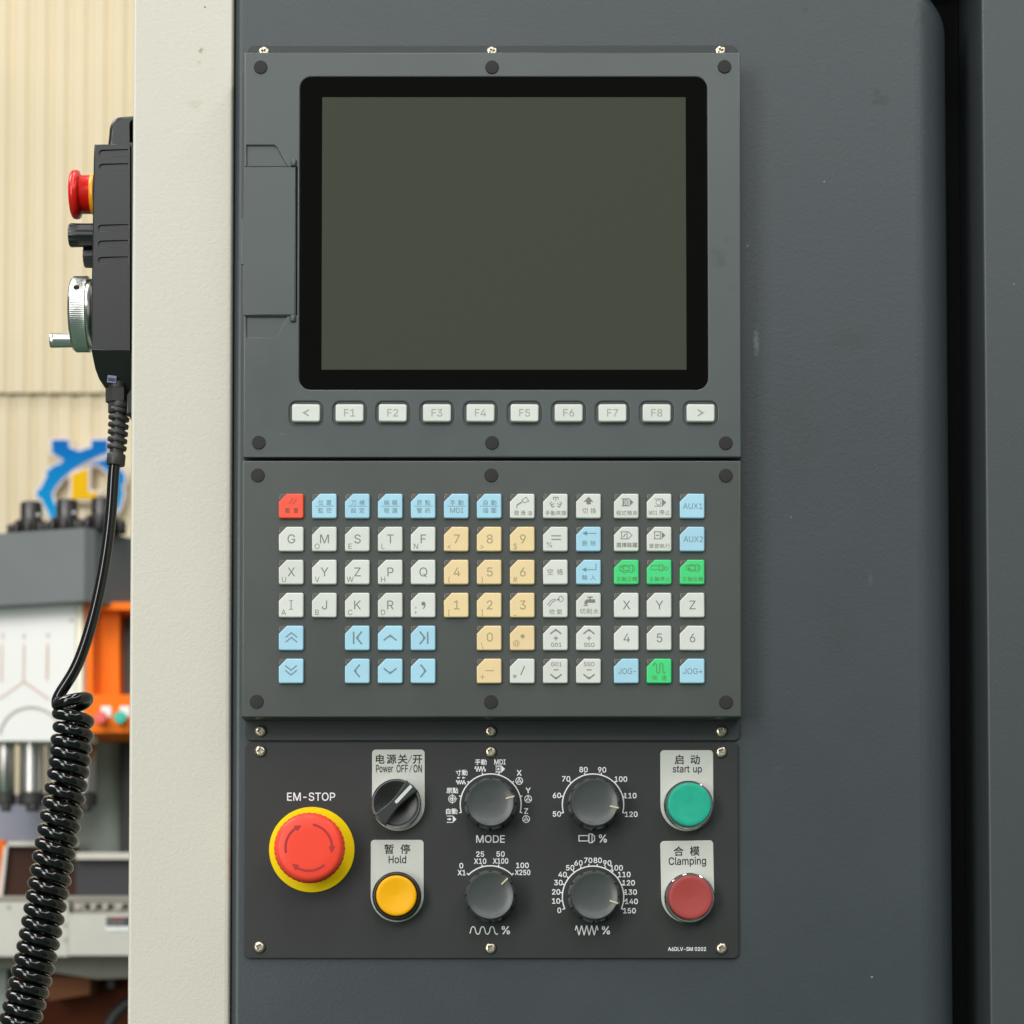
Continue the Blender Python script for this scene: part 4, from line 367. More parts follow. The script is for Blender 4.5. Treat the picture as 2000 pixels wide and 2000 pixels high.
e|404|212,-8 177,-5 145,3 117,16 92,35 72,58 56,85 44,116 37,150 34,187 36,224 44,258 55,290 71,317 91,340 115,359 142,373 172,382 205,384 226,383 246,380 266,374 285,366 303,355 319,341 334,324 347,305 357,282 365,256 370,227 371,194 371,169 75,169 75,221 338,221 310,202 308,226 304,248 298,269 288,286 277,301 263,314 246,323 227,328 205,330 183,328 164,323 146,313 131,301 119,286 109,270 102,251 97,231 96,211 96,178 98,151 102,127 110,106 121,88 135,73 151,61 169,53 190,48 212,46 227,47 241,49 254,53 265,58 276,65 285,73 294,82 300,93 306,105 365,91 358,72 348,55 335,39 320,26 302,14 283,4 261,-3 237,-7 309,221 97,221 96,169~8,7,32 9,8,32 35,34,82 52,51,33 7,6,56 56,55,7 32,7,55 54,53,32 53,33,32 9,32,33 10,9,33 11,10,33 33,51,11 12,11,51 51,50,12 13,12,50 48,47,15 47,16,15 0,63,62 45,44,18 0,62,1 61,1,62 17,46,45 45,18,17 1,61,2 61,60,2 3,2,60 59,3,60 16,47,46 46,17,16 3,59,4 59,58,4 5,4,58 58,57,5 6,5,57 56,6,57 13,50,49 14,13,49 49,48,14 48,15,14 64,81,65 65,81,80 80,66,65 42,20,43 19,43,20 66,80,79 79,67,66 42,41,22 22,21,42 20,42,21 30,29,34 29,28,34 75,74,71 72,71,74 74,73,72 31,35,54 31,30,35 30,34,35 37,36,34 34,28,37 28,27,37 67,79,78 68,67,78 78,77,68 69,68,77 77,76,69 70,69,76 76,75,70 75,71,70 37,27,38 27,26,38 39,38,26 26,25,39 40,39,25 25,24,40 24,23,40 41,40,23 22,41,23 81,64,0 63,0,64 53,54,35 43,19,44 18,44,19 32,55,84 54,32,84 52,33,83 34,36,82 33,53,83 53,35,82 53,82,83 31,54,84
g|425|207,-151 180,-149 156,-146 134,-140 114,-132 97,-122 82,-110 70,-97 59,-84 51,-69 101,-41 107,-49 114,-57 122,-66 131,-74 142,-82 154,-88 169,-93 187,-96 207,-97 236,-95 261,-87 282,-75 298,-58 308,-34 311,-6 311,68 306,68 301,60 294,51 287,41 277,32 266,23 252,16 236,10 217,6 195,5 165,7 138,14 113,27 90,43 71,65 55,90 43,120 36,154 34,191 36,229 43,263 55,293 71,320 90,342 112,361 138,374 166,382 196,384 218,383 237,379 253,373 267,365 279,356 288,346 296,336 302,327 308,319 313,319 313,379 372,379 372,-9 370,-40 363,-67 350,-90 334,-109 314,-124 291,-136 265,-144 237,-149 205,59 227,61 246,66 264,75 278,87 290,103 300,121 307,142 311,166 312,193 311,219 307,242 300,264 291,283 279,299 264,312 247,322 227,328 205,330 182,328 163,322 145,312 130,298 118,282 109,262 102,241 98,218 96,193 98,167 102,144 109,123 118,104 131,88 145,76 163,66 183,61~8,7,12 12,11,8 11,10,8 9,8,10 43,42,106 106,105,43 44,43,105 105,104,44 45,44,104 104,103,45 103,102,45 46,45,102 102,101,46 47,46,101 101,100,47 48,47,100 16,15,3 3,15,4 1,17,2 36,76,111 94,54,95 17,1,18 36,111,37 110,37,111 53,96,95 95,54,53 16,3,2 2,17,16 37,110,38 109,38,110 52,97,96 96,53,52 4,15,5 15,14,5 6,5,14 14,13,6 7,6,13 12,7,13 38,109,39 40,39,109 109,108,40 41,40,108 108,107,41 42,41,107 106,42,107 48,100,99 49,48,99 99,98,49 50,49,98 98,97,50 51,50,97 97,52,51 19,0,75 20,19,75 77,35,34 34,33,77 33,78,77 92,57,93 57,56,93 55,93,56 79,31,30 60,59,91 20,75,74 74,21,20 78,33,32 32,31,78 31,79,78 91,59,92 59,58,92 57,92,58 68,67,25 26,25,67 85,84,67 67,66,85 86,85,66 65,64,66 71,70,23 70,69,23 24,23,69 69,68,24 68,25,24 83,82,26 26,67,83 67,84,83 86,66,87 66,64,87 88,87,64 89,88,64 63,89,64 21,74,73 22,21,73 73,72,22 72,71,22 71,23,22 79,30,29 29,28,79 80,79,28 28,27,80 81,80,27 27,26,81 26,82,81 89,63,90 63,62,90 91,90,62 62,61,91 60,91,61 18,1,0 0,19,18 76,36,35 35,77,76 93,55,94 54,94,55
i|167|53,0 53,379 114,379 114,0 84,443 73,444 63,448 54,455 47,463 43,472 41,483 43,494 47,504 54,512 63,518 73,522 84,524 95,522 105,518 114,512 121,504 125,494 126,483 125,472 121,463 114,455 105,448 95,444~10,9,8 11,10,12 13,7,6 14,5,15 5,14,6 13,6,14 10,8,7 7,13,10 12,10,13 17,16,27 26,18,27 17,27,18 24,23,22 24,22,25 19,25,22 20,19,22 22,21,20 18,26,25 25,19,18 1,0,3 3,2,1 27,16,4 5,4,16 15,5,16
l|189|139,-2 112,0 91,8 74,20 62,37 55,59 53,84 53,509 114,509 114,99 114,83 117,71 120,62 126,57 135,53 146,52 152,52 157,52 160,53 164,53 167,54 170,54 181,3 175,1 169,0 162,-1 154,-2 147,-2~14,13,1 2,1,13 13,12,2 3,2,12 4,3,12 12,11,4 5,4,11 11,10,5 6,5,10 10,9,6 7,6,9 9,8,7 15,0,27 15,27,26 26,16,15 24,23,19 20,19,23 23,22,20 22,21,20 16,26,25 17,16,25 18,17,25 25,24,18 24,19,18 14,1,0 0,15,14
m|610|53,0 53,379 112,379 112,295 108,295 114,314 122,331 132,346 144,358 158,368 172,376 187,382 203,385 219,386 245,383 268,375 287,361 303,342 314,320 321,295 312,295 318,312 326,329 337,343 350,356 364,366 381,375 398,381 417,385 437,386 458,385 478,380 497,372 514,361 529,346 541,328 550,307 555,283 557,255 557,0 496,0 496,254 493,279 485,298 473,313 456,323 438,329 419,330 402,329 387,326 374,320 363,312 353,302 345,290 340,277 336,263 335,247 335,0 274,0 274,260 272,280 265,297 253,311 238,322 220,328 199,330 185,329 171,326 158,320 145,312 135,302 126,289 119,274 115,257 114,238 114,0 112,310 317,309~75,74,0 1,0,74 4,1,74 74,73,4 68,67,8 67,9,8 6,70,69 7,6,69 69,68,7 68,8,7 4,73,72 3,4,72 72,71,3 71,70,3 5,3,70 70,6,5 1,4,2 65,11,66 10,66,11 64,63,14 13,12,64 64,14,13 64,12,65 11,65,12 59,20,60 61,60,20 20,18,61 18,17,61 62,61,17 17,16,62 62,16,63 16,15,63 14,63,15 9,67,66 66,10,9 55,54,19 54,53,19 50,25,24 26,49,48 48,27,26 25,50,49 49,26,25 19,53,52 21,19,52 22,21,52 52,51,22 23,22,51 51,50,23 50,24,23 29,47,46 31,30,45 46,45,30 29,46,30 41,40,39 39,38,41 38,37,41 41,37,42 37,36,42 43,42,36 36,35,43 35,34,43 44,43,34 34,33,44 33,32,44 45,44,32 31,45,32 27,48,47 28,27,47 47,29,28 57,56,58 59,58,56 56,55,59 20,59,55 55,19,20 20,19,77 3,5,76 4,3,76 2,4,76 19,21,77 18,20,77
n|410|114,227 114,0 53,0 53,379 112,379 112,287 102,287 116,319 132,344 152,362 175,374 200,382 227,384 252,383 275,377 295,369 313,356 328,340 341,321 350,298 355,271 357,240 357,0 296,0 296,235 293,263 286,286 273,304 256,318 235,326 210,329 192,328 176,324 161,317 147,308 136,297 126,283 119,266 115,248 112,310~1,0,2 3,2,0 6,3,0 0,38,6 3,6,4 10,32,31 9,33,32 32,10,9 8,34,33 33,9,8 6,38,37 5,6,37 37,36,5 36,35,5 7,5,35 35,34,7 34,8,7 12,29,13 29,12,30 11,30,12 13,29,28 28,14,13 24,23,22 22,21,24 24,21,25 21,20,25 20,19,25 26,25,19 19,18,26 18,17,26 27,26,17 17,16,27 16,15,27 28,27,15 14,28,15 30,11,31 10,31,11 5,7,39 6,5,39 4,6,39
o|415|207,-8 174,-5 144,3 117,16 93,35 72,58 56,85 44,116 37,150 34,187 37,225 44,260 56,291 72,318 93,341 117,360 144,374 174,382 207,384 241,382 271,374 299,360 323,341 343,318 359,291 371,260 379,225 381,187 379,150 371,116 359,85 343,58 323,35 299,16 271,3 241,-5 207,46 231,49 252,55 270,66 285,80 298,97 307,117 314,139 318,163 319,187 318,212 314,236 307,258 298,278 285,296 270,310 252,321 231,328 207,330 184,328 163,321 145,310 130,296 118,278 108,258 102,236 98,212 96,187 98,163 102,139 108,117 118,97 130,80 145,66 163,55 184,49~7,6,66 66,65,7 8,7,65 65,64,8 9,8,64 64,63,9 63,62,9 10,9,62 62,61,10 11,10,61 61,60,11 12,11,60 0,36,1 36,71,1 1,71,2 71,70,2 3,2,70 69,3,70 57,56,15 16,15,56 56,55,16 55,17,16 3,69,4 69,68,4 5,4,68 68,67,5 6,5,67 66,6,67 12,60,59 13,12,59 59,58,13 14,13,58 58,57,14 57,15,14 54,53,19 18,54,19 37,35,34 38,37,34 34,33,38 39,38,33 51,21,52 21,20,52 53,52,20 19,53,20 30,29,42 43,42,29 29,28,43 44,43,28 28,27,44 45,44,27 46,45,27 27,26,46 47,46,26 26,25,47 48,47,25 25,24,48 39,33,32 40,39,32 32,31,40 41,40,31 31,30,41 30,42,41 48,24,49 24,23,49 50,49,23 23,22,50 51,50,22 21,51,22 35,37,0 36,0,37 17,55,54 54,18,17
p|424|53,-143 53,379 112,379 112,319 118,319 123,327 130,336 137,346 147,355 158,364 171,373 188,379 207,383 229,384 259,382 287,374 313,361 335,342 354,320 370,293 381,261 388,227 390,189 388,151 381,116 370,84 355,57 336,34 313,16 288,3 260,-6 229,-8 208,-7 189,-3 173,4 159,12 147,21 138,31 130,41 124,50 118,59 114,59 114,-143 220,47 242,49 262,55 279,66 294,80 306,97 316,117 323,139 327,163 328,189 327,215 323,239 316,261 307,281 295,298 280,311 262,322 243,328 220,330 198,328 178,322 161,312 147,299 134,282 125,263 118,241 114,216 113,189 114,162 118,138 125,115 135,95 147,78 162,65 179,55 198,49~3,2,1 41,71,0 1,0,71 71,70,1 70,69,1 0,42,41 73,72,41 71,41,72 1,69,68 3,1,68 68,67,3 33,78,34 78,77,34 10,63,62 62,11,10 34,77,35 36,35,77 77,76,36 37,36,76 8,7,64 64,63,8 9,8,63 63,10,9 37,76,38 39,38,76 76,75,39 40,39,75 75,74,40 41,40,74 73,41,74 3,67,66 4,3,66 66,65,4 5,4,65 65,64,5 6,5,64 64,7,6 61,13,12 44,31,30 43,32,31 31,44,43 13,61,60 60,14,13 58,15,59 46,45,29 29,45,30 44,30,45 14,60,59 59,15,14 25,24,49 50,49,24 24,23,50 51,50,23 23,22,51 52,51,22 53,52,22 22,21,53 54,53,21 21,20,54 55,54,20 20,19,55 46,29,28 28,27,46 47,46,27 27,26,47 48,47,26 26,25,48 25,49,48 55,19,56 19,18,56 57,56,18 18,17,57 58,57,17 17,16,58 15,58,16 78,33,32 32,43,78 61,12,62 11,62,12
r|259|53,0 53,379 112,379 112,321 115,321 124,339 137,354 152,367 171,377 191,383 213,385 218,385 223,385 229,384 243,384 243,322 241,323 236,324 230,324 223,325 215,326 207,326 190,324 174,321 159,315 146,306 135,296 126,284 119,269 115,254 114,237 114,0~3,2,1 31,30,0 1,0,30 30,29,1 3,1,29 25,24,5 24,6,5 3,29,28 28,27,3 4,3,27 27,26,4 26,25,4 25,5,4 8,23,22 22,9,8 10,21,20 20,11,10 9,22,21 21,10,9 18,13,19 12,19,13 15,14,16 17,16,14 17,14,18 13,18,14 19,12,20 11,20,12 6,24,23 7,6,23 23,8,7
s|365|182,-8 157,-7 133,-3 112,3 93,12 76,24 62,38 50,54 41,73 36,94 94,107 101,87 111,72 124,60 141,52 160,47 181,45 206,47 227,53 244,62 258,74 265,88 268,103 266,115 262,126 254,136 243,144 229,150 212,155 149,170 118,180 92,192 72,208 58,227 50,249 47,274 49,295 55,314 65,332 79,347 95,360 115,370 137,378 161,383 187,384 212,383 234,379 254,372 271,363 286,352 299,339 309,324 318,308 324,290 268,277 262,291 254,304 243,316 228,325 210,331 187,333 166,331 147,326 131,317 119,305 111,292 109,277 110,264 115,253 124,243 136,235 152,229 172,223 229,209 261,200 287,187 306,171 320,153 328,131 331,107 329,85 323,65 312,47 298,31 281,18 260,6 236,-2 210,-7~5,12,6 12,11,6 7,6,11 8,7,11 11,10,8 9,8,10 34,33,67 35,34,67 67,66,35 36,35,66 66,65,36 37,36,65 38,37,65 0,16,1 16,15,1 71,29,72 1,15,2 15,14,2 3,2,14 13,3,14 29,71,30 70,30,71 41,63,62 42,41,62 62,61,42 61,43,42 3,13,4 5,4,13 12,5,13 30,70,31 70,69,31 32,31,69 69,68,32 33,32,68 67,33,68 38,65,64 39,38,64 40,39,64 64,63,40 63,41,40 27,73,28 60,59,45 44,60,45 17,87,86 18,17,86 86,85,18 85,19,18 26,74,27 73,27,74 47,46,58 59,58,46 45,59,46 82,81,21 81,80,21 22,21,80 80,79,22 23,22,79 79,78,23 78,77,23 24,23,77 77,76,24 53,52,54 55,54,52 52,51,55 19,85,84 20,19,84 84,83,20 83,82,20 82,21,20 24,76,25 76,75,25 26,25,75 74,26,75 55,51,56 51,50,56 50,49,56 57,56,49 49,48,57 58,57,48 47,58,48 16,0,87 87,17,16 72,29,28 28,73,72 43,61,60 60,44,43
t|227|204,379 204,327 6,327 6,379 65,471 126,471 126,98 127,83 130,70 136,61 144,55 156,51 170,50 175,50 180,50 185,51 191,52 197,53 202,54 213,2 207,0 200,-2 192,-3 184,-3 176,-4 168,-4 138,-1 113,7 92,21 77,41 68,64 65,93 126,379 126,327 65,327 65,379~11,10,26 26,10,27 10,9,27 28,27,9 29,28,9 9,8,29 30,29,8 8,7,30 31,30,7 7,6,31 33,34,6 12,25,24 24,13,12 13,24,23 23,14,13 20,19,17 18,17,19 14,23,22 15,14,22 22,21,15 16,15,21 21,20,16 20,17,16 11,26,25 25,12,11 32,35,33 35,32,5 1,0,32 33,1,32 31,6,34 3,2,34 35,3,34 34,33,35 5,4,35
u|410|182,-5 158,-3 135,2 115,11 97,23 82,39 69,59 60,82 54,109 53,139 53,379 114,379 114,144 116,117 124,94 137,75 154,61 175,53 200,50 218,51 234,55 249,62 263,71 274,83 283,97 290,113 295,132 296,153 296,379 357,379 357,0 298,0 298,92 307,92 294,60 277,35 257,17 234,5 209,-3 298,70~10,9,12 12,11,10 17,0,18 0,17,1 16,1,17 1,16,2 3,2,16 15,3,16 3,15,4 5,4,15 15,14,5 6,5,14 7,6,14 14,13,7 8,7,13 9,8,13 12,9,13 19,38,37 37,20,19 20,37,36 21,20,36 36,35,21 35,22,21 30,33,31 32,33,25 26,25,33 27,26,33 33,30,27 30,29,27 28,27,29 22,35,34 23,22,34 34,32,23 24,23,32 32,25,24 18,0,38 38,19,18 32,34,39 33,32,39 31,33,39
w|567|138,0 23,379 87,379 133,214 140,190 147,164 154,137 161,107 168,75 175,41 165,41 172,74 179,105 186,135 192,163 199,189 206,214 252,379 316,379 362,214 368,189 375,163 382,136 388,106 395,75 402,41 391,41 399,75 406,106 413,135 420,163 427,189 434,214 480,379 545,379 429,0 368,0 319,172 314,189 309,207 305,225 300,243 295,262 291,280 286,299 281,318 277,338 291,338 286,319 281,299 277,280 272,262 267,243 263,225 258,207 253,189 248,172 199,0 170,66 397,67 284,309~2,1,3 6,5,0 4,0,5 0,4,1 3,1,4 10,9,58 10,8,0 8,7,0 6,0,7 15,14,56 56,55,15 55,16,15 49,45,50 46,50,45 16,55,54 54,53,16 53,52,16 52,51,16 51,50,16 50,46,16 17,16,46 10,0,57 9,10,57 11,9,57 12,11,57 57,56,12 13,12,56 56,14,13 48,44,43 48,43,47 37,20,38 20,19,38 39,38,19 39,19,40 41,40,19 42,41,19 43,42,19 19,18,43 47,43,18 26,25,59 26,24,23 34,33,32 29,28,35 30,29,35 31,30,35 35,34,31 34,32,31 27,25,35 35,28,27 35,25,36 25,26,36 26,23,36 37,36,23 23,22,37 22,21,37 20,37,21 48,45,60 46,45,48 48,47,46 17,46,47 47,18,17 9,11,58 8,10,58 25,27,59 24,26,59 45,49,60 44,48,60
'''
GLY = {}
TYPE = {}
for row in GLYPHS.strip('\n').split('\n'):
    ch, adv, body = row.split('|')
    TYPE[ch] = (int(adv), [([tuple(int(q) for q in p.split(',')) for p in c.split('~')[0].split()], [tuple(int(q) for q in t.split(',')) for t in c.split('~')[1].split()]) for c in body.split('^') if c])
def glyph(s, bold=0.0):
    """list of flat pieces (points, faces)"""
    k = (s, bold)
    if k not in GLY:
        out = []
        if all(c in TYPE for c in s):
            x = 0.0; e = 0.69/508.7; layers = []
            for c in s:
                adv, comps = TYPE[c]
                for i, (pv, pf) in enumerate(comps):
                    if i >= len(layers): layers.append(([], []))
                    o = len(layers[i][0]); layers[i][0].extend((x+p[0]*e, p[1]*e) for p in pv); layers[i][1].extend(tuple(j+o for j in t) for t in pf)
                x += adv*e
            out = layers
        else:
            c = bpy.data.curves.new('type', 'FONT'); c.body = s; c.resolution_u = 3
            o = bpy.data.objects.new('type', c); me = o.to_mesh()
            out = [([(v.co.x, v.co.y) for v in me.vertices], [tuple(p.vertices) for p in me.polygons])]
            o.to_mesh_clear(); bpy.data.objects.remove(o); bpy.data.curves.remove(c)
        if bold:
            d = bold*0.8
            out = [([(x+dx, y+dy) for x, y in V], F) for dx, dy in ((-d, -d), (d, -d), (d, d), (-d, d)) for V, F in out]
        GLY[k] = out
    return GLY[k]
def cjk(s): return any(ord(c) > 0x2e80 for c in s)
def txt(s, cx, cy, h, w=None, bold=0.0, slant=0.0):
    """print centred on (cx, cy), y down, cap height h (ideographs: body height)"""
    G = glyph(s, bold); z = cjk(s)
    k = h/(0.88 if z else 0.69); my = 0.38 if z else 0.345
    x0 = min(v[0] for V, F in G for v in V); x1 = max(v[0] for V, F in G for v in V)
    kx = k if w is None else w/(x1-x0)
    return [([((v[0]-(x0+x1)/2)*kx+cx, cy-(v[1]-my)*k) for v in V], F) for V, F in G]
def spread(s, xs, cy, h, bold=0.0):
    return [txt(c, x, cy, h, bold=bold) for c, x in zip(s, xs)]
def poly(*p):
    tri = tessellate_polygon([[Vector((x, y, 0)) for x, y in p]]); return list(p), [tuple(t) for t in tri]
def line(pts, w, closed=False):
    n = len(pts); V = []; F = []
    for i in range(n):
        a = pts[i-1] if (i > 0 or closed) else pts[i]; b = pts[(i+1) % n] if (i < n-1 or closed) else pts[i]; p = pts[i]
        d1 = (p[0]-a[0], p[1]-a[1]); d2 = (b[0]-p[0], b[1]-p[1])
        if d1 == (0, 0): d1 = d2
        if d2 == (0, 0): d2 = d1
        l1 = math.hypot(*d1) or 1; l2 = math.hypot(*d2) or 1
        n1 = (-d1[1]/l1, d1[0]/l1); n2 = (-d2[1]/l2, d2[0]/l2)
        q = max(1+n1[0]*n2[0]+n1[1]*n2[1], 0.35); mx = (n1[0]+n2[0])/q*w/2; my = (n1[1]+n2[1])/q*w/2
        V += [(p[0]+mx, p[1]+my), (p[0]-mx, p[1]-my)]
    for i in range(n if closed else n-1):
        j = (i+1) % n; F.append((2*i, 2*i+1, 2*j+1, 2*j))
    return V, F
def arc(cx, cy, r, a0, a1, w, n=24):
    return line([(cx+r*math.cos(math.radians(a0+(a1-a0)*i/n)), cy-r*math.sin(math.radians(a0+(a1-a0)*i/n))) for i in range(n+1)], w)
def ring(cx, cy, r, w, n=20): return line([(cx+r*math.cos(2*PI*i/n), cy+r*math.sin(2*PI*i/n)) for i in range(n)], w, True)
def disc(cx, cy, r, n=14): return poly(*[(cx+r*math.cos(2*PI*i/n), cy+r*math.sin(2*PI*i/n)) for i in range(n)])
def flatten(items):
    out = []
    for i in items:
        if isinstance(i, list): out += flatten(i)
        else: out.append(i)
    return out
def printed(items, to, z):
    """flat ink mesh: `to` maps a pixel to (x, y)"""
    V = []; F = []
    for k, (v, f) in enumerate(flatten(items)):
        o = len(V); pts = [to(x, y) for x, y in v]; V += [(p[0], p[1], z+(k % 40)*2.5e-6) for p in pts]
        for t in f:
            a, b, c = pts[t[0]], pts[t[1]], pts[t[2]]
            s = (b[0]-a[0])*(c[1]-a[1])-(c[0]-a[0])*(b[1]-a[1])
            F.append(tuple(i+o for i in (t if s > 0 else reversed(t))))
    return V, F, set(range(len(F)))

# ================================================================== materials used in the scene
GR = (330.0, 0.22, 0.0012)
M_floor = mat('floor_green_paint', (58, 92, 76), 0.35, var=0.12, blotch=1.5)
M_wall = mat('cladding_paint', (230, 214, 178), 0.5, var=0.05, blotch=2.0)
M_wall_back = mat('wall_backing', (120, 110, 90), 0.8)
M_black = mat('black_rubber', (14, 14, 15), 0.7, spec=0.2)
oc = P(1150, 1000, 0)
def sp(o, px, py, r, c, a, sy=1.0):
    q = P(px, py, 0)-o; return ((q.x, q.y), r*3e-4, c, a, sy)
M_gray = mat('grey_powder_coat', (60, 67, 70), 0.40, spec=0.5, grain=(430.0, 0.11, 0.0009), var=0.05, blotch=6.0, rvar=0.04,
             spots=[sp(oc, 1720, 196, 24, (42, 46, 46), 0.75), sp(oc, 1712, 180, 12, (40, 44, 44), 0.6), sp(oc, 1572, 18, 18, (46, 50, 52), 0.6, .5), sp(oc, 1477, 668, 9, (120, 126, 126), 0.8, 5.0),
                    sp(oc, 1660, 660, 70, (50, 55, 56), 0.5, .5), sp(oc, 1560, 840, 90, (54, 59, 60), 0.4, 1.6), sp(oc, 1640, 1250, 60, (54, 59, 60), 0.4, 2.0), sp(oc, 1520, 1500, 14, (74, 80, 82), 0.6, .3), sp(oc, 1700, 1130, 8, (80, 86, 88), 0.6, 3.0), sp(oc, 1610, 355, 3, (150, 156, 158), 0.8), sp(oc, 1545, 1010, 3, (140, 146, 148), 0.7), sp(oc, 1703, 1908, 3, (190, 195, 195), 0.9), sp(oc, 1460, 480, 3, (170, 175, 175), 0.8)])
opst = P(350, 1000, 0)
M_cream = mat('cream_powder_coat', (207, 203, 189), 0.36, spec=0.5, grain=(430.0, 0.19, 0.0009), var=0.025, blotch=5.0,
              spots=[sp(opst, 393, 99, 9, (150, 112, 70), 0.75), sp(opst, 400, 14, 4, (70, 66, 60), 0.9), sp(opst, 380, 205, 22, (180, 168, 140), 0.35),
                     sp(opst, 449, 1690, 10, (190, 140, 90), 0.4, 6.0), sp(opst, 389, 122, 8, (190, 165, 125), 0.5)])
od0 = P(960, 500, 0)
def spd(px, py, r, c, a, sy=1.0):
    q = P(px, py, 0.0245)-od0; return ((q.x, q.y), r*3e-4, c, a, sy)
M_disp = mat('display_bezel_grey', (74, 82, 81), 0.34, spec=0.5, grain=(1400.0, 0.08, 0.0004), var=0.04, blotch=22.0, rvar=0.06, spots=[spd(1405, 500, 26, (56, 62, 61), 0.55, 1.3), spd(1430, 560, 14, (60, 66, 65), 0.5), spd(1420, 470, 10, (62, 68, 66), 0.5), spd(900, 880, 40, (66, 73, 71), 0.35, .3), spd(520, 700, 26, (84, 92, 90), 0.3), spd(551, 847, 6, (108, 116, 114), 0.6, .5)])
M_keyb = mat('keyboard_bezel_grey', (71, 76, 73), 0.34, spec=0.5, grain=(1400.0, 0.08, 0.0004), var=0.03, blotch=14.0, rvar=0.05)
M_plate = mat('black_anodised_plate', (46, 47, 46), 0.46, spec=0.4, grain=(1600.0, 0.05, 0.0003), var=0.05, blotch=12.0, rvar=0.05)
M_mount = mat('mounting_plate_grey', (52, 57, 57), 0.45, spec=0.4, grain=(1600.0, 0.05, 0.0003))
M_glass = mat('screen_border_black', (17, 17, 15), 0.9, spec=0.0)
M_screen = mat('screen_olive_grey', (70, 73, 63), 0.9, spec=0.0)
M_plug = mat('black_plug', (42, 40, 40), 0.6, spec=0.3)
M_screw = mat('nickel_screw', (212, 202, 180), 0.33, metal=1.0, var=0.12, blotch=300.0)
M_chrome = mat('chrome', (220, 220, 218), 0.08, metal=1.0)
M_cyl = mat('cylinder_steel', (196, 194, 188), 0.3, metal=1.0, var=0.05)
M_alu = mat('turned_aluminium', (205, 205, 200), 0.22, metal=1.0)
M_key = {c: mat('key_'+c, rgb, 0.38, spec=0.4, rand=r, var=0.03, blotch=110.0) for c, rgb, r in (
    ('white', (216, 219, 211), 0.04), ('blue', (168, 213, 232), 0.03), ('yellow', (236, 211, 160), 0.025), ('green', (70, 214, 130), 0.02), ('red', (250, 88, 62), 0.0))}
M_led = mat('smoky_window', (104, 99, 94), 0.2, spec=0.5)
M_ink = {'white': mat('ink_on_white', (124, 124, 114), 0.6), 'blue': mat('ink_on_blue', (112, 134, 142), 0.6), 'yellow': mat('ink_on_yellow', (164, 148, 112), 0.6),
         'green': mat('ink_on_green', (80, 140, 80), 0.6), 'red': mat('ink_on_red', (150, 72, 60), 0.6), 'fkey': mat('ink_on_function_key', (160, 160, 148), 0.6)}
M_white_ink = mat('white_print', (240, 243, 242), 0.6)
M_black_ink = mat('black_print', (20, 20, 19), 0.6)
M_legend = mat('legend_plate_grey', (204, 206, 197), 0.38, spec=0.5, metal=0.0, var=0.02, blotch=60)
M_red = mat('estop_red', (250, 76, 56), 0.36, spec=0.28)
M_red_dark = mat('estop_arrow_red', (176, 34, 30), 0.5)
M_yellow = mat('estop_yellow', (255, 226, 4), 0.5, spec=0.15)
M_btn_yellow = mat('button_yellow', (248, 180, 6), 0.36, spec=0.28)
M_btn_green = mat('button_green', (38, 172, 142), 0.38, spec=0.28, var=0.11, blotch=150.0)
M_btn_red = mat('button_red', (168, 72, 68), 0.38, spec=0.28, var=0.02)
M_btn_black = mat('button_ring_black', (40, 38, 36), 0.35)
M_sel = mat('selector_black', (34, 34, 31), 0.32)
M_sel_handle = mat('selector_handle', (54, 55, 56), 0.3)
M_sel_line = mat('selector_white_line', (206, 214, 208), 0.4)
M_knob = mat('knob_grey', (72, 77, 75), 0.32, spec=0.5, grain=(2600.0, 0.05, 0.0002))
M_pointer = mat('knob_pointer', (214, 200, 160), 0.4)
M_pend = mat('pendant_black_plastic', (30, 31, 30), 0.28, spec=0.5, grain=(1800.0, 0.06, 0.0002), var=0.04, blotch=20.0)
M_knob_bk = mat('pendant_knob_black', (30, 33, 32), 0.28)
M_pred = mat('pendant_stop_red', (222, 24, 18), 0.22)
M_pyel = mat('pendant_stop_yellow', (250, 168, 16), 0.3)
M_rubber = mat('gland_rubber', (50, 50, 47), 0.45)
M_cable = mat('cable_black_gloss', (12, 13, 13), 0.05, spec=0.6)
M_tag = mat('cable_tag', (112, 122, 152), 0.35)
M_tag_ink = mat('cable_tag_print', (30, 36, 70), 0.5)
M_beam = mat('press_beam_grey', (104, 109, 109), 0.5, var=0.07, blotch=8.0)
M_bolt = mat('blackened_steel', (52, 50, 50), 0.3, spec=0.5, metal=0.4)
M_headplate = mat('white_head_plate', (226, 226, 222), 0.4, var=0.02, blotch=8.0)
M_cream2 = mat('cream_side_strip', (236, 230, 208), 0.45)
M_rust = mat('rusty_marking', (186, 130, 92), 0.7)
M_arch = mat('arch_marking', (170, 170, 156), 0.7)
M_orange = mat('orange_paint', (244, 116, 18), 0.55, spec=0.15, var=0.03)
M_gpanel = mat('grey_door_panel', (98, 100, 96), 0.45)
M_white = mat('white_plastic', (225, 228, 225), 0.4)
M_pbr = mat('far_button_red', (226, 84, 76), 0.4)
M_pbg = mat('far_button_green', (30, 176, 150), 0.4)
M_dark = mat('dark_steel', (42, 42, 40), 0.5)
M_hang = mat('pale_guard_sheet', (150, 158, 148), 0.55, var=0.12, blotch=9.0)
M_bluegr = mat('bluish_guard_sheet', (140, 144, 158), 0.5, var=0.06, blotch=9.0)
M_frame = mat('guard_frame_metal', (196, 192, 180), 0.4, metal=0.2)
M_hoodglass = mat('hood_window_brown', (62, 40, 30), 0.5, spec=0.1)
M_hoodgrey = mat('hood_window_grey', (66, 65, 68), 0.5, spec=0.15)
M_table = mat('table_cast_grey', (190, 188, 178), 0.5, var=0.06, blotch=12.0)
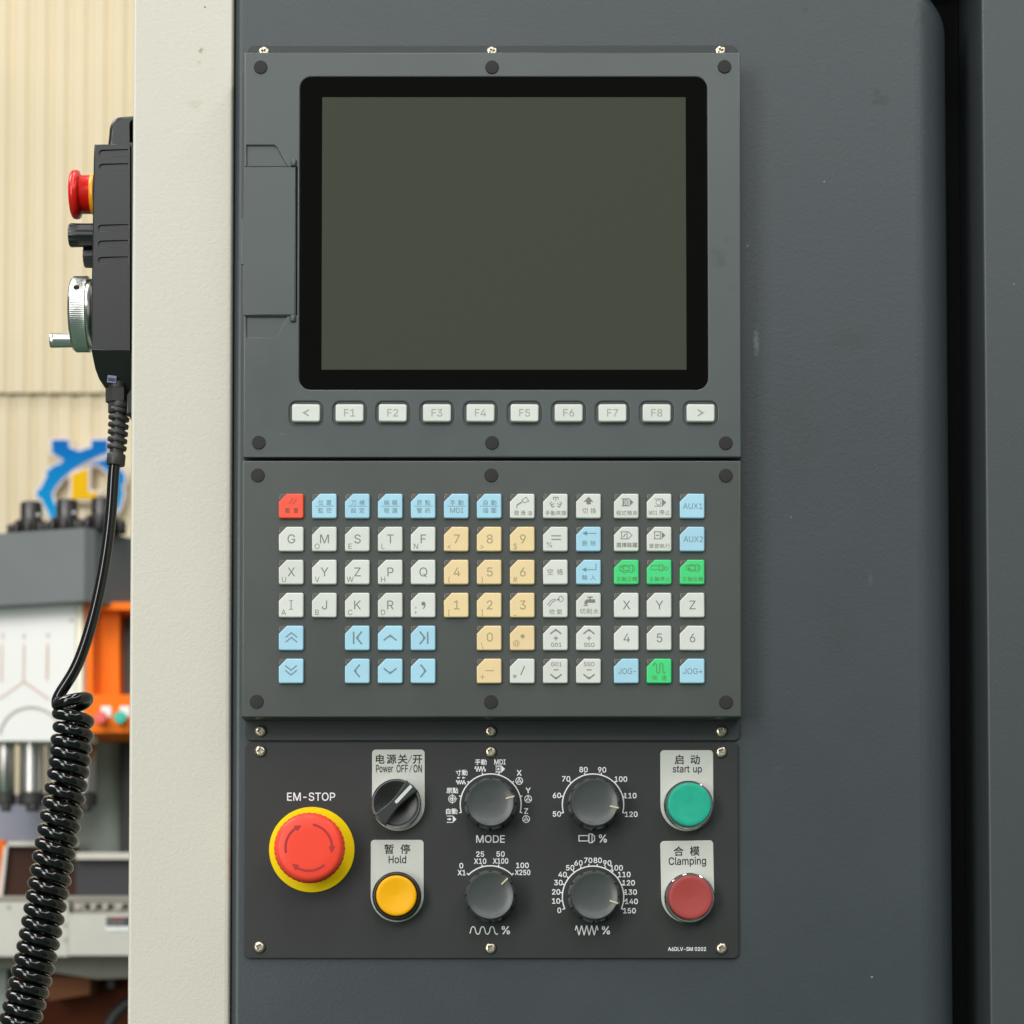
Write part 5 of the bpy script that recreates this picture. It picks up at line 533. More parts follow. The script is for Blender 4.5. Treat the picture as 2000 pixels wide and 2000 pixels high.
M_slot = mat('slot_strip', (140, 136, 126), 0.5, var=0.08, blotch=30)
M_hole = mat('slot_hole', (34, 26, 22), 0.8)
M_under = mat('saddle_grey', (128, 124, 112), 0.6, var=0.1, blotch=14)
M_brown = mat('rust_brown_paint', (98, 48, 26), 0.6, spec=0.1, var=0.12, blotch=10)
M_brown2 = mat('tan_brown_box', (146, 94, 66), 0.6, spec=0.1, var=0.06, blotch=10)
M_lbl_red = mat('label_red', (140, 48, 46), 0.5)
M_lbl_dark = mat('label_dark', (52, 54, 56), 0.5)
M_lbl_grey = mat('label_grey', (112, 116, 114), 0.5)
M_lbl_green = mat('label_green', (86, 120, 44), 0.5)
M_signwhite = mat('sign_white_edge', (228, 220, 222), 0.4)
M_signyel = mat('sign_yellow', (248, 194, 10), 0.6, spec=0.1)
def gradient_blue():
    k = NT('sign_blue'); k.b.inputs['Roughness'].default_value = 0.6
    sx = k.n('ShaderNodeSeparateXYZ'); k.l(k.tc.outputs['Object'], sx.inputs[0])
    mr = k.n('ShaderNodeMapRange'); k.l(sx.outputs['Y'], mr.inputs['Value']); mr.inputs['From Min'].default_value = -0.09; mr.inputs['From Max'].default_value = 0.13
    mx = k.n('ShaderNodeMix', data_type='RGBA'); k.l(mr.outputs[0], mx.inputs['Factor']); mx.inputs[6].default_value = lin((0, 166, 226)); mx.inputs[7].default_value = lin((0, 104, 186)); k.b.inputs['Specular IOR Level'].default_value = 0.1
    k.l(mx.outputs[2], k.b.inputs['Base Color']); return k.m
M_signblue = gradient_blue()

# ================================================================== the hall
def structure(name, m, material):
    me = mesh(name, m); me.materials.append(material); o = bpy.data.objects.new(name, me); COL.objects.link(o)
    o.rotation_euler = (PI/2, 0, 0); o['kind'] = 'structure'; ORIGIN[o.name] = Vector((0, 0, 0)); return o
structure('floor', prism_y([(-9, -6), (9, -6), (9, 8), (-9, 8)], -0.1, 0.0), M_floor)

ZW = -4.5
wall = structure('wall', box(-3.2, 0.0, ZW-0.25, 2.0, 4.6, ZW-0.05), M_wall_back)
def corrugated(x0, x1, y0, y1, pitch, phase, z):
    pts = []; k = math.floor((x0-phase)/pitch)
    while True:
        c = phase+k*pitch; k += 1
        if c < x0: continue
        if c > x1: break
        pts += [(c-0.0095, z), (c-0.0035, z-0.0055), (c+0.0035, z-0.0055), (c+0.0095, z)]
    pts = [(x0-0.02, z)]+pts+[(x1+0.02, z)]
    V = [(x, y0, q) for x, q in pts]+[(x, y1, q) for x, q in pts]+[(x, y0, q-0.004) for x, q in pts]+[(x, y1, q-0.004) for x, q in pts]
    n = len(pts); F = []
    for i in range(n-1):
        F.append((i, i+1, n+i+1, n+i)); F.append((2*n+i+1, 2*n+i, 3*n+i, 3*n+i+1))
        F.append((2*n+i, 2*n+i+1, i+1, i)); F.append((n+i, n+i+1, 3*n+i+1, 3*n+i))
    return V, F, set(range(len(F)))
sw = S(ZW)
seam = P(120, 767, ZW).y
ph1 = P(22, 400, ZW).x; ph2 = P(23.5, 850, ZW).x
part('cladding_sheet', corrugated(-2.4, 0.6, seam-0.004, 4.4, 38.3*sw, ph1, ZW+0.02), M_wall, wall, label='upper corrugated cream wall sheet')
part('cladding_sheet', corrugated(-2.4, 0.6, 0.02, seam+0.05, 40.6*sw, ph2, ZW), M_wall, wall, label='lower corrugated cream wall sheet')

# gear-shaped company sign
zs = ZW+0.045
so = P(156, 960, zs)
sign = thing('wall_sign', 'blue gear emblem with a yellow L mounted on the cream corrugated wall', 'sign', so)
def sgn(pts, z0, z1, grow=0.0, bev=0.0):
    q = ccw([((P(x, y, zs)-so).x, (P(x, y, zs)-so).y) for x, y in pts])
    if grow: q = inset(q, -grow)
    return extr(q, z0, z1, bev)
GA = [(101.6, 859.5), (133.2, 859.5), (134, 873.6), (154.8, 881.7), (179, 873.6), (179, 859.5), (210.6, 859.5), (210.6, 883), (185, 893), (161, 905), (140, 918), (121, 934), (107, 951),
      (101, 962), (101, 968), (104, 977), (108, 986), (115, 998), (125, 1010), (140, 1020), (160, 1024), (185, 1017), (192, 1034), (158, 1044), (130, 1040), (108, 1024), (97, 1008), (92.9, 997), (86, 986),
      (80.8, 973), (72.7, 970), (72, 958), (79.4, 954.4), (84, 945), (92, 928.8), (90, 922), (107.7, 908), (115.7, 907.3), (125, 897.8), (101.6, 883.7)]
GB = [(176, 908), (195, 900), (212, 895), (228, 905), (237, 921), (243, 924), (243, 941), (238, 946), (240, 965), (234, 990), (220, 1012), (205, 1025), (195, 1008), (208, 995), (219, 975), (221, 950), (214, 925), (200, 911), (188, 907)]
GL = [(140, 927.5), (155, 921), (172.3, 915.3), (172.3, 962), (195, 962), (188, 970), (177.7, 975.6), (140, 975.6)]
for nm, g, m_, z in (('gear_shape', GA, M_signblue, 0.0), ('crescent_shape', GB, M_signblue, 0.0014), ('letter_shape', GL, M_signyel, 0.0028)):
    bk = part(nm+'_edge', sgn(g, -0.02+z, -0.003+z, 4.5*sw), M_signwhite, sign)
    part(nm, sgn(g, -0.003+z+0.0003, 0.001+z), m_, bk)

# ================================================================== machine in the background
HM = -2.5
A0 = P(165, 1031, HM); PHI = math.radians(20)
nL = Vector((-math.sin(PHI), 0, math.cos(PHI))); dL = Vector((math.cos(PHI), 0, math.sin(PHI)))
nF = Vector((0, 0, 1))
press = thing('machine_tool', 'blurred grey and orange machine tool with chrome cylinders standing behind the coiled cable', 'machine', P(120, 1800, HM-0.2))
def slab(pts, n=nF, off=0.0, thick=0.05, base=None):
    b = (base if base is not None else A0)+n*off
    f = [plane_hit(x, y, b, n) for x, y in pts]
    a = sum((f[i].x*f[(i+1) % len(f)].y-f[(i+1) % len(f)].x*f[i].y) for i in range(len(f)))
    if a < 0: f.reverse()
    k = len(f); V = [tuple(v) for v in f]+[tuple(v-n*thick) for v in f]
    F = [tuple(range(k)), tuple(reversed(range(k, 2*k)))]+[(k+i, k+(i+1) % k, (i+1) % k, i) for i in range(k)]
    return absm((V, F, set(range(len(F)))), press)
def R(x0, y0, x1, y1): return [(x0, y0), (x1, y0), (x1, y1), (x0, y1)]
def mpart(name, m, mt, parent=None, label=None):
    if parent is None: return part(name, m, mt, press, label=label)
    return part(name, m, mt, parent, at=ORIGIN[press.name], label=label)
def strip(items, n, off):
    b = A0+n*off; V = []; F = []
    for k, (v, f) in enumerate(flatten(items)):
        o = len(V); V += [tuple(plane_hit(x, y, b, n)) for x, y in v]; F += [tuple(i+o for i in t) for t in f]
    return absm((V, F, set(range(len(F)))), press)
# beam
yt = A0.y; yb = plane_hit(165, 1173, A0, nL).y
Bc = P(186, 1032, HM-0.012); Bc.y = 0
a = Vector((A0.x, 0, A0.z)); far = a-dL*1.2
dR = Vector((math.cos(math.radians(62)), 0, -math.sin(math.radians(62))))
foot = [far, a, Bc, Bc+dR*0.7, far+Vector((0.3, 0, -0.9))]
mpart('beam', absm(prism_y([(p.x, p.z) for p in foot], yb, yt), press), M_beam)
# nuts on the beam
def cyl(c, r, y0, y1, n=20, rr=None):
    return absm(xform(lathe([(r*0.92, 0), (r, 0.0015), (r, y1-y0-0.002), (r*0.9, y1-y0)], n), Matrix.Translation((c.x, y0, c.z)) @ Matrix.Rotation(-PI/2, 4, 'X')), press)
for px, top in ((61, 982), (131, 977.6), (199, 974)):
    c = plane_hit(px, 1000, A0-nL*0.052, nL); s4 = S(c.z)
    ytop = plane_hit(px, top, A0-nL*0.052, nL).y
    nut = mpart('tie_rod_nut', cyl(c, 0.0175, yt, ytop, 24), M_bolt)
    mpart('flange', cyl(c, 0.026, yt, yt+0.019+0.008, 24), M_bolt, nut)
    for i in range(10):
        q = c+Vector((math.cos(2*PI*i/10+0.3)*0.033, 0, math.sin(2*PI*i/10+0.3)*0.033))
        mpart('cap_screw', cyl(q, 0.0062, yt, yt+0.019, 12), M_bolt, nut)
    for dx in (13.5, 31):
        q = plane_hit(px+dx, top+24, A0-nL*0.02, nL)
        mpart('grease_fitting', absm(xform(lathe([(0.0003, -0.003), (0.0022, -0.002), (0.003, 0), (0.0022, 0.002), (0.0003, 0.003)], 10), Matrix.Translation(q)), press), M_white, nut)
# white head plate with rusty markings
hp = mpart('head_plate', slab(R(-60, 1160, 147, 1447), nL, -0.03, 0.05), M_headplate)
mpart('scale_marking', strip([line([(4, 1258), (3, 1332)], 1.6), line([(47, 1258), (46, 1331)], 1.6), line([(93, 1258), (91.5, 1328)], 2.2), line([(46.5, 1331), (-4, 1367)], 1.4), line([(46.5, 1331), (96, 1366)], 2.0),
      txt('3', 5, 1242, 9), txt('2', 47, 1242, 9), txt('4', 94, 1240, 9)], nL, -0.0285), M_rust, hp)
mpart('arch_marking', strip([arc(60, 1442, 61, 8, 172, 4.0)], nL, -0.0282), M_arch, hp)
mpart('bolt_hole', strip([disc(139.5, 1211.5, 2.3)], nL, -0.0283), M_dark, hp)
mpart('side_strip', slab(R(147.6, 1174, 161, 1447), nL, -0.034, 0.05), M_cream2)
# orange cabinet
cab = mpart('cabinet', slab([(163, 1176), (181, 1176), (181, 1360), (163, 1360)], nF, -0.05, 0.16), M_orange)
mpart('inner_side', slab(R(179, 1188, 233, 1362), nF, -0.08, 0.05), M_orange, cab)
mpart('top_rail', slab(R(181.3, 1176, 300, 1191), nF, -0.05, 0.12), M_orange, cab)
mpart('door_panel', slab(R(231.5, 1196, 300, 1358), nF, -0.13, 0.03), M_gpanel, cab)
mpart('switch_box', slab(R(163, 1356.5, 300, 1431), nF, -0.045, 0.16), M_orange, cab)
for (bx, lx), mb in (((197, 207), M_pbr), ((235, 244), M_pbg)):
    lp = mpart('button_plate', slab(R(lx-10, 1379, lx+10, 1400), nF, -0.043, 0.002), M_white)
    q = P(bx, 1402, HM-0.04+0.012)
    mpart('push_button', absm(move(lathe([(0.0078, -0.016), (0.0078, -0.001), (0.0102, 0), (0.0102, 0.004), (0.009, 0.0055), (0.0001, 0.006)], 24), q.x, q.y, q.z), press), mb, lp)
# chrome cylinders below the head
ycy0 = P(100, 1551, HM-0.15).y; ycy1 = P(100, 1440, HM-0.15).y+0.03
for px, r in ((10, 19), (62, 24), (112, 22), (166, 21)):
    c = P(px, 1500, HM-0.13); sz = S(HM-0.13)
    cy = mpart('chrome_cylinder', cyl(c, r*sz, ycy0, ycy1, 28), M_cyl)
    mpart('lower_ring', cyl(c, (r+3)*sz, ycy0-0.019, ycy0-0.0004, 28), M_dark, cy)
    mpart('valve', cyl(c+Vector((0.004, 0, 0.01)), r*0.55*sz, ycy0-0.030, ycy0-0.0194, 16), M_dark, cy)
mpart('head_underside', slab(R(-60, 1436, 262, 1450), nF, -0.26, 0.05), M_dark)
mpart('guard_sheet', slab(R(120, 1446, 290, 1672), nF, -0.26, 0.01), M_hang)
mpart('dark_post', slab(R(233, 1432, 262, 1668), nF, -0.24, 0.02), M_dark)
mpart('inner_sheet', slab(R(-60, 1556, 140, 1664), nF, -0.28, 0.01), M_bluegr)
ob = mpart('bracket', slab(R(-40, 1592, 20, 1610), nF, -0.3, 0.03), M_orange)
mpart('bracket_tab', slab(R(2, 1582, 13, 1592), nF, -0.31, 0.02), M_orange, ob)
mpart('bracket_post', slab(R(-40, 1612, 18, 1660), nF, -0.33, 0.02), M_dark, ob)
# hood with brown and grey windows
hd = mpart('hood', slab([(14, 1644), (152, 1644), (152, 1652), (14, 1652)], nF, -0.2, 0.02), M_frame)
mpart('frame_upright', slab([(8, 1652), (15, 1652), (4, 1750), (-4, 1750)], nF, -0.2, 0.02), M_frame, hd)
mpart('window', slab([(15, 1652), (152, 1652), (152, 1752), (4, 1752)], nF, -0.215, 0.01), M_hoodglass, hd)
mpart('frame_rail', slab(R(148, 1665, 290, 1678), nF, -0.19, 0.02), M_frame, hd)
mpart('side_window', slab(R(148, 1678, 290, 1753), nF, -0.205, 0.01), M_hoodgrey, hd)
mpart('sill', slab(R(-60, 1750, 290, 1758), nF, -0.15, 0.08), M_slot, hd)
mpart('bracket_base', slab([(-40, 1641), (12, 1641), (4, 1672), (-3, 1752), (-40, 1752)], nF, -0.24, 0.02), M_orange)
# table
tb = mpart('table', slab(R(-60, 1761, 133, 1868), nF, -0.08, 0.25), M_table)
mpart('table_front', slab(R(133.8, 1784, 290, 1866), nF, -0.075, 0.25), M_table, tb)
mpart('slot_strip', slab(R(143, 1760, 290, 1783), nF, -0.1, 0.2), M_slot, tb)
for x in (170.5, 193.5, 216, 245):
    mpart('slot_hole', slab(R(x-4.5, 1765, x+4.5, 1776), nF, -0.098, 0.004), M_hole, tb)
for x in (153, 182, 206, 233):
    q = P(x, 1772, HM-0.095)
    mpart('slot_bolt', absm(move(lathe([(0.0036, -0.003), (0.0036, 0.001), (0.002, 0.003)], 10), q.x, q.y, q.z), press), M_frame, tb)
for x, y in ((127.5, 1806), (127.5, 1835), (17, 1771)):
    q = P(x, y, HM-0.078)
    mpart('table_screw', absm(move(lathe([(0.0022, -0.003), (0.0022, 0.001)], 8), q.x, q.y, q.z), press), M_slot, tb)
wl = mpart('warning_label', slab(R(206, 1789, 290, 1818), nF, -0.0735, 0.0012), M_white)
mpart('label_print', strip([poly((207, 1790), (290, 1790), (290, 1809), (207, 1809))], nF, -0.0727), M_lbl_dark, wl)
mpart('label_band', strip([poly((215, 1790.6), (243, 1790.6), (243, 1796), (215, 1796))], nF, -0.0721), M_lbl_red, wl)
mpart('label_text', strip([line([(212, 1800.5), (243, 1800.5)], 2.2), line([(212, 1804.5), (241, 1804.5)], 2.0)], nF, -0.0721), M_lbl_grey, wl)
mpart('label_dot', strip([disc(211, 1794, 3)], nF, -0.0715), M_lbl_green, wl)
mpart('saddle', slab([(-60, 1869), (290, 1867), (290, 1908), (190, 1912), (80, 1896), (-60, 1886)], nF, -0.13, 0.25), M_under)
bs = mpart('base', slab(R(-60, 1880, 300, 2140), nF, -0.3, 0.4), M_brown)
mpart('box', slab([(90, 1906), (176, 1909), (175, 1942), (94, 1955)], nF, -0.2, 0.09), M_brown2, bs)
mpart('clamp', slab(R(177, 1916, 184, 1934), nF, -0.25, 0.04), M_dark, bs)
mpart('clamp', slab(R(210, 1910, 223, 1930), nF, -0.25, 0.04), M_dark, bs)
mpart('corner_post', slab(R(-40, 1884, 13, 2100), nF, -0.18, 0.06), M_hang, bs)
mpart('hose', absm(tube([P(x, y, HM-0.2) for x, y in ((196, 2060), (208, 2010), (224, 1982), (245, 1962), (275, 1945), (310, 1935))], 0.0105, 14), press), M_dark)

# ================================================================== right housing, recess, console, post
def solo(name, m, material, at, label, cat):
    me = mesh(name, m); me.materials.append(material); o = bpy.data.objects.new(name, me); COL.objects.link(o)
    o.location = (at[0], -at[2], at[1]); o.rotation_euler = (PI/2, 0, 0); o['label'] = label; o['category'] = cat; ORIGIN[o.name] = Vector(at); return o
YB = 0.12
xl = (P(459.5, 300, -.004).x+P(452.5, 1700, -.004).x)/2; xr = (P(1851, 600, -.018).x+P(1857.5, 1500, -.018).x)/2
ytop = P(1500, -36, 0).y
def cons_bev(p):
    if p[0]+oc.x < xl+0.02: return 0.0045
    t = min(max((p[0]+oc.x-(xr-0.027))/0.027, 0), 1); return 0.007+0.015*t
con = solo('control_cabinet', extr([(x-oc.x, y-oc.y) for x, y in rrect(xl, YB, xr, ytop, (0.006, 0.024, 0.027, 0.006), 12)], -0.32, 0.0, cons_bev, seg=12), M_gray, oc,
           'dark grey powder coated cabinet with rounded right edge carrying the control panels', 'cabinet')
part('top_cover', box(xl-oc.x, ytop+0.012-oc.y, -0.30, xr+0.004-oc.x, 1.85-oc.y, -0.001, 0.002), M_gray, con)
pl = (P(262.5, 0, 0).x+P(247.5, 2000, 0).x)/2; pr = (P(456.5, 0, 0).x+P(447.5, 2000, 0).x)/2
def post_bev(p): return 0.0016 if p[0]+opst.x < pl+0.01 else 0.003
solo('machine_post', extr([(pl-opst.x, YB-opst.y), (pr-opst.x, YB-opst.y), (pr-opst.x, 1.85-opst.y), (pl-opst.x, 1.85-opst.y)], -0.34, 0.0, post_bev, seg=4), M_cream, opst,
     'tall cream pebbled steel post left of the grey control cabinet', 'post')
rl = (P(1922.5, 200, 0).x+P(1928, 1800, 0).x)/2
orr = P(1980, 1000, 0)
M_gray_r = mat('grey_powder_coat_right', (65, 71, 73), 0.42, spec=0.5, grain=(540.0, 0.1, 0.0008), var=0.04, blotch=6.0, spots=[sp(orr, 1933, 295, 4, (50, 54, 54), .7), sp(orr, 1980, 555, 5, (120, 128, 128), .5)])
rh = solo('machine_door', extr([(rl-orr.x, YB-orr.y), (rl+0.30-orr.x, YB-orr.y), (rl+0.30-orr.x, 1.85-orr.y), (rl-orr.x, 1.85-orr.y)], -0.30, 0.0, 0.0014, seg=4), M_gray_r, orr,
          'dark grey machine door at the right edge past the black gap', 'door')
og = P(1880, 1000, -0.07)
gap = solo('door_seal', box(P(1840, 1000, -.07).x-og.x-0.01, YB-og.y, -0.02, rl-0.0008-og.x, 1.84-og.y, 0.0), M_black, og, 'black vertical seal deep in the gap between cabinet and machine door', 'seal')
part('backing', box(xl+0.002-og.x, YB-og.y, -0.262, rl+0.05-og.x, 1.845-og.y, -0.252), M_black, gap)

# ================================================================== control panels
def shape(fn, o): return [((p-o).x, (p-o).y) for p in fn]
def rectF(x0, y0, x1, y1, h):
    """upright rectangle through averaged photograph corners ((top-left, top-right), (bottom-left, bottom-right))"""
    return x0, y0, x1, y1
def avgx(xt, yt_, xb, yb_, h): return (P(xt, yt_, h).x+P(xb, yb_, h).x)/2
HP = 0.0025
# ---- screws
def screw_mesh():
    r = 11.2*3e-4
    cr = []
    L, Wd = 6.6*3e-4, 1.5*3e-4
    for k in range(4):
        a = k*PI/2; c, s = math.cos(a), math.sin(a)
        for x, y in ((L, -Wd), (L, Wd), (Wd*1.2, Wd*1.2)): cr.append((x*c-y*s, x*s+y*c))
    head = extr(circ(0, 0, r, 28), 0.0004, 0.0024, lambda p: 0.0015 if math.hypot(*p) > r*0.8 else 0.00015, holes=[cr], seg=4)
    return mesh('screw', join(head, lathe([(r*0.95, 0), (r*0.95, 0.0007)], 20)))
SCREW = screw_mesh(); SCREW.materials.append(M_screw)
def screws(parent, pts, h):
    for x, y in pts: part('screw', SCREW, None, parent, at=P(x, y, h), rot=(0, 0, random.uniform(0, PI)))
PLUG = mesh('plug', lathe([(13.2*3e-4, -0.001), (13.2*3e-4, 0.0004), (12.4*3e-4, 0.0008), (0.0001, 0.0009)], 28)); PLUG.materials.append(M_plug)
PLUGR = None

# ---- mounting plate behind both upper units
om = P(960, 760, 0)
mp_ = thing('mounting_plate', 'thin dark grey mounting plate with screws behind the display and keyboard units', 'plate', om)
x0 = avgx(484.5, 90, 479, 1440, HP); x1 = avgx(1441, 90, 1442.5, 1440, HP); y1 = P(960, 88, HP).y; y0 = P(960, 1446.5, HP).y
part('plate', extr([(x-om.x, y-om.y) for x, y in rrect(x0, y0, x1, y1, 0.0034, 5)], 0.0001, HP, 0.0004, seg=2), M_mount, mp_)
screws(mp_, [(516, 103.5), (961, 103), (1407, 102), (509, 1428), (958.5, 1428), (1408.5, 1428.5)], HP)

# ---- display unit
HD = 0.0245
od = P(960, 500, 0)
du = thing('display_unit', 'grey display unit with a blank olive screen and a row of function keys', 'display', od)
dx0 = avgx(478, 103, 473.5, 893, HD); dx1 = avgx(1447, 102, 1448, 893, HD); dy1 = P(960, 102, HD).y; dy0 = P(960, 893.5, HD).y
def L(o, h, *pts): return [((P(x, y, h)-o).x, (P(x, y, h)-o).y) for x, y in pts]
def rrpx(o, h, xa, ya, xb, yb_, r, n=5):
    a = P(xa, yb_, h)-o; b = P(xb, ya, h)-o; return rrect(a.x, a.y, b.x, b.y, r*S(h), n)
LAY = 0.0016
rec1 = L(od, HD, (482, 283.5), (536, 283.5), (541, 288), (562, 324), (482, 324))
rec2 = L(od, HD, (481, 618.5), (561, 618.5), (540.5, 655), (536, 658.5), (481, 658.5))
slot = L(od, HD, (578.5, 326), (581.3, 326), (580.4, 616), (577.6, 616))
scr = rrpx(od, HD, 584, 150, 1381, 761, 23, 8)
FX = [598, 683, 767.3, 853.5, 938.5, 1024.5, 1110.5, 1196, 1282.3, 1368]; FY = 807.8
wells = [rrpx(od, HD, x-33.5, FY-24.5, x+33.5, FY+24.5, 15, 5) for x in FX]
front = extr([(dx0-od.x, dy0-od.y), (dx1-od.x, dy0-od.y), (dx1-od.x, dy1-od.y), (dx0-od.x, dy1-od.y)], HD-LAY, HD, lambda p: 0.0010 if min(abs(p[0]+od.x-dx0), abs(p[0]+od.x-dx1), abs(p[1]+od.y-dy0), abs(p[1]+od.y-dy1)) < 1e-5 else 0.0006, holes=[rec1, rec2, slot, scr]+wells, seg=3)
hull = box(dx0-od.x+0.0002, dy0-od.y+0.0002, HP+0.0001, dx1-od.x-0.0002, dy1-od.y-0.0002, HD-LAY+0.0002)
part('bezel', join(front, move(hull, 0, 0, 0)), M_disp, du)
# slot-cover door on the left with its tab
dd = L(od, HD, (477.2, 327), (577, 327), (575.6, 615.5), (475.2, 615.5), (475.3, 516.5), (471.5, 516.5), (472.2, 426.5), (475.9, 426.5))
door = part('slot_cover', extr(dd, HD-LAY, HD+0.0008, 0.0003, seg=2), M_disp, du)
for x, y in ((574, 319), (572.5, 622.5)):
    q = P(x, y, HD)
    part('hinge_pin', xform(lathe([(0.0016, -0.0018), (0.0018, -0.0015), (0.0018, 0.0015), (0.0016, 0.0018)], 16), Matrix.Rotation(PI/2, 4, 'X')), M_disp, door, at=q+Vector((0, 0, 0.0002)))
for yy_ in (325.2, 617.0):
    part('seam_shade', extr(L(od, HD, (477.4, yy_-0.8), (574, yy_-0.8), (574, yy_+0.8), (477.4, yy_+0.8)), HD-0.0005, HD+0.00012), M_plug, du)  # raised dark strips painted in for the shaded gaps above and below the cover
part('slot_gap', extr(slot, HD-LAY+0.0003, HD-LAY+0.0005), M_black, du)
sg = part('screen_border', extr(rrpx(od, HD, 584.7, 150.7, 1380.3, 760.3, 22.5, 8), HD-LAY+0.0002, HD-0.0003, 0.0002), M_glass, du)
part('screen', extr(rrpx(od, HD-0.0003, 628, 190, 1339, 722, 0.01, 1), HD-0.0005, HD-0.00025), M_screen, sg, at=od)
def plugs(parent, pts, h):
    for x, y in pts: part('plug', PLUG, None, parent, at=P(x, y, h))
plugs(du, [(509, 131.5), (961, 131.5), (1415, 130.5), (505.5, 864.5), (961, 865), (1417.5, 865.5)], HD)
sF = S(HD, 808)
FKEY = mesh('function_key', extr(rrect(-27.2*sF, -17*sF, 27.2*sF, 17*sF, 4.5*sF, 4), -LAY+0.0003, 0.0022, 0.0007, seg=3)); FKEY.materials.append(M_key['white'])
FL = ['<', 'F1', 'F2', 'F3', 'F4', 'F5', 'F6', 'F7', 'F8', '>']
for x, t in zip(FX, FL):
    k = part('function_key', FKEY, None, du, at=P(x, FY, HD), label='white function key marked '+t)
    k.rotation_euler = (0, 0, random.uniform(-0.008, 0.008))
    if t == '<': it = [poly((-7.5, 0), (6, -7.5), (6, -4.6), (-1, 0), (6, 4.6), (6, 7.5))]
    elif t == '>': it = [poly((7.5, 0), (-6, -7.5), (-6, -4.6), (1, 0), (-6, 4.6), (-6, 7.5))]
    else: it = [txt(t, 0, 0, 14.5, bold=0.004)]
    part('legend', printed(it, lambda a, b: (a*sF, -b*sF), 0.00225), M_ink['fkey'], k, at=ORIGIN[k.name])

# ---- keyboard unit
HK = 0.0245
ok_ = P(960, 1150, 0)
ku = thing('keyboard_unit', 'grey keyboard unit with rows of coloured square keys below the display', 'keyboard', ok_)
kx0 = avgx(474, 900, 470.8, 1400, HK); kx1 = avgx(1448, 900, 1448.6, 1400, HK); ky1 = P(960, 899.3, HK).y; ky0 = P(960, 1400.6, HK).y
part('bezel', extr([(kx0-ok_.x, ky0-ok_.y), (kx1-ok_.x, ky0-ok_.y), (kx1-ok_.x, ky1-ok_.y), (kx0-ok_.x, ky1-ok_.y)], HP+0.0001, HK, 0.0010, seg=3), M_keyb, ku)
plugs(ku, [(503.5, 928.5), (959.5, 928.5), (1417.5, 929), (501.3, 1370.5), (958.8, 1371), (1418, 1371.5)], HK)
HT = 0.0026
sK = S(HK+HT, 1150)
def kp(*p): return [((x-24)*sK, (24-y)*sK) for x, y in p]
cut = 15.5
capo = [(x, y) for x, y in rrect(-24*sK, -24*sK, 24*sK, 24*sK, (3.2*sK, 3.2*sK, 3.2*sK, 0), 4)]
capo = capo[:-1]+[((cut-24)*sK, 24*sK), (-24*sK, (24-cut)*sK)]
KEY = {}
for c in M_key:
    me = mesh('key', extr(capo, -0.0004, HT, 0.0006, seg=3)); me.materials.append(M_key[c]); KEY[c] = me
WIN = mesh('indicator_window', extr(ccw(kp((0.6, 15.0), (0.6, 3.2), (1.2, 1.4), (3.2, 0.6), (15.0, 0.6))), -0.0003, HT-0.0002, 0.0003, seg=2)); WIN.materials.append(M_led)
KX = [568.5, 633.3, 697.7, 762, 826.3, 891, 955.3, 1020, 1084.7, 1149.4, 1223.3, 1287.4, 1352]
KY = [988, 1052.5, 1117, 1181.5, 1245.8, 1310.3]
def two(a, b, la=None):
    r = [spread(a, (17, 33), 17.5, 10) if cjk(a) else txt(a, 24.5, 17.5, 9.5), line([(6.5, 24.6), (43, 24.6)], 0.9)]
    return r+([spread(b, (17, 33), 33, 10)] if cjk(b) else [txt(b, 25, 33, 9.6)])
def low(s):
    n = len(s)
    return spread(s, {2: (16.5, 33), 3: (12, 25.5, 38.5), 4: (9, 19.5, 30, 40.5)}[n], 38, 9.6 if n < 4 else 9)
def big(m, s=None, dx=0, h=17.3, dy=0): return [txt(m, 24.5+dx, 24+dy, h)]+([txt(s, 10.2, 38.6, 10.4)] if s else [])
def rot(pts, a, c):
    a = math.radians(a); return [(c[0]+(x-c[0])*math.cos(a)-(y-c[1])*math.sin(a), c[1]+(x-c[0])*math.sin(a)+(y-c[1])*math.cos(a)) for x, y in pts]
def chev(a, c=(24, 24), s=1.0, w=3.0):
    p = rot([(-12.5, 5), (0, -5), (12.5, 5)], a, (0, 0)); t = rot([(-4, -1.2), (0, -6), (4, -1.2)], a, (0, 0))
    q = lambda z: [(c[0]+x*s, c[1]+y*s) for x, y in z]
    return [line(q(p), w), poly(*q(t))]
def comb(a):
    c = (24.8, 17.5)
    return [line(rot(p, a, c), w_) for p, w_ in (([(19.5, 7), (30, 7)], 1.5), ([(20.2, 7), (20.2, 12)], 1.4), ([(29.3, 7), (29.3, 12)], 1.4), ([(24.8, 7), (24.8, 14.5)], 1.4))]
def spindle(x0, y0, s): return [line([(x0, y0+2*s), (x0+19*s, y0+2*s), (x0+19*s, y0+11*s), (x0, y0+11*s)], 1.3, True), line([(x0+19*s, y0), (x0+25*s, y0), (x0+25*s, y0+14*s), (x0+19*s, y0+14*s)], 1.3, True),
                                line([(x0+25*s, y0), (x0+29*s, y0+4*s), (x0+29*s, y0+10*s), (x0+25*s, y0+14*s)], 1.3)]
def prog(x, y, fill): return [line([(x, y), (x+16, y)], 1.4), line([(x, y+14), (x+16, y+14)], 1.4)]+([poly((x+16, y), (x+23.5, y+7), (x+16, y+14))] if fill else [line([(x+15.5, y), (x+22.5, y+7), (x+15.5, y+14)], 1.4)])
IC_OIL = [line([(23, 13), (31.5, 6.9), (36.8, 14.5), (28, 18)], 1.3, True), line([(24, 16), (14.5, 22), (13, 25)], 2.2), disc(13.4, 27.5, 1.3)]
IC_UP = [poly((24.2, 5.8), (33.6, 16), (28.4, 16), (28.4, 21), (20.2, 21), (20.2, 16), (14.6, 16))]
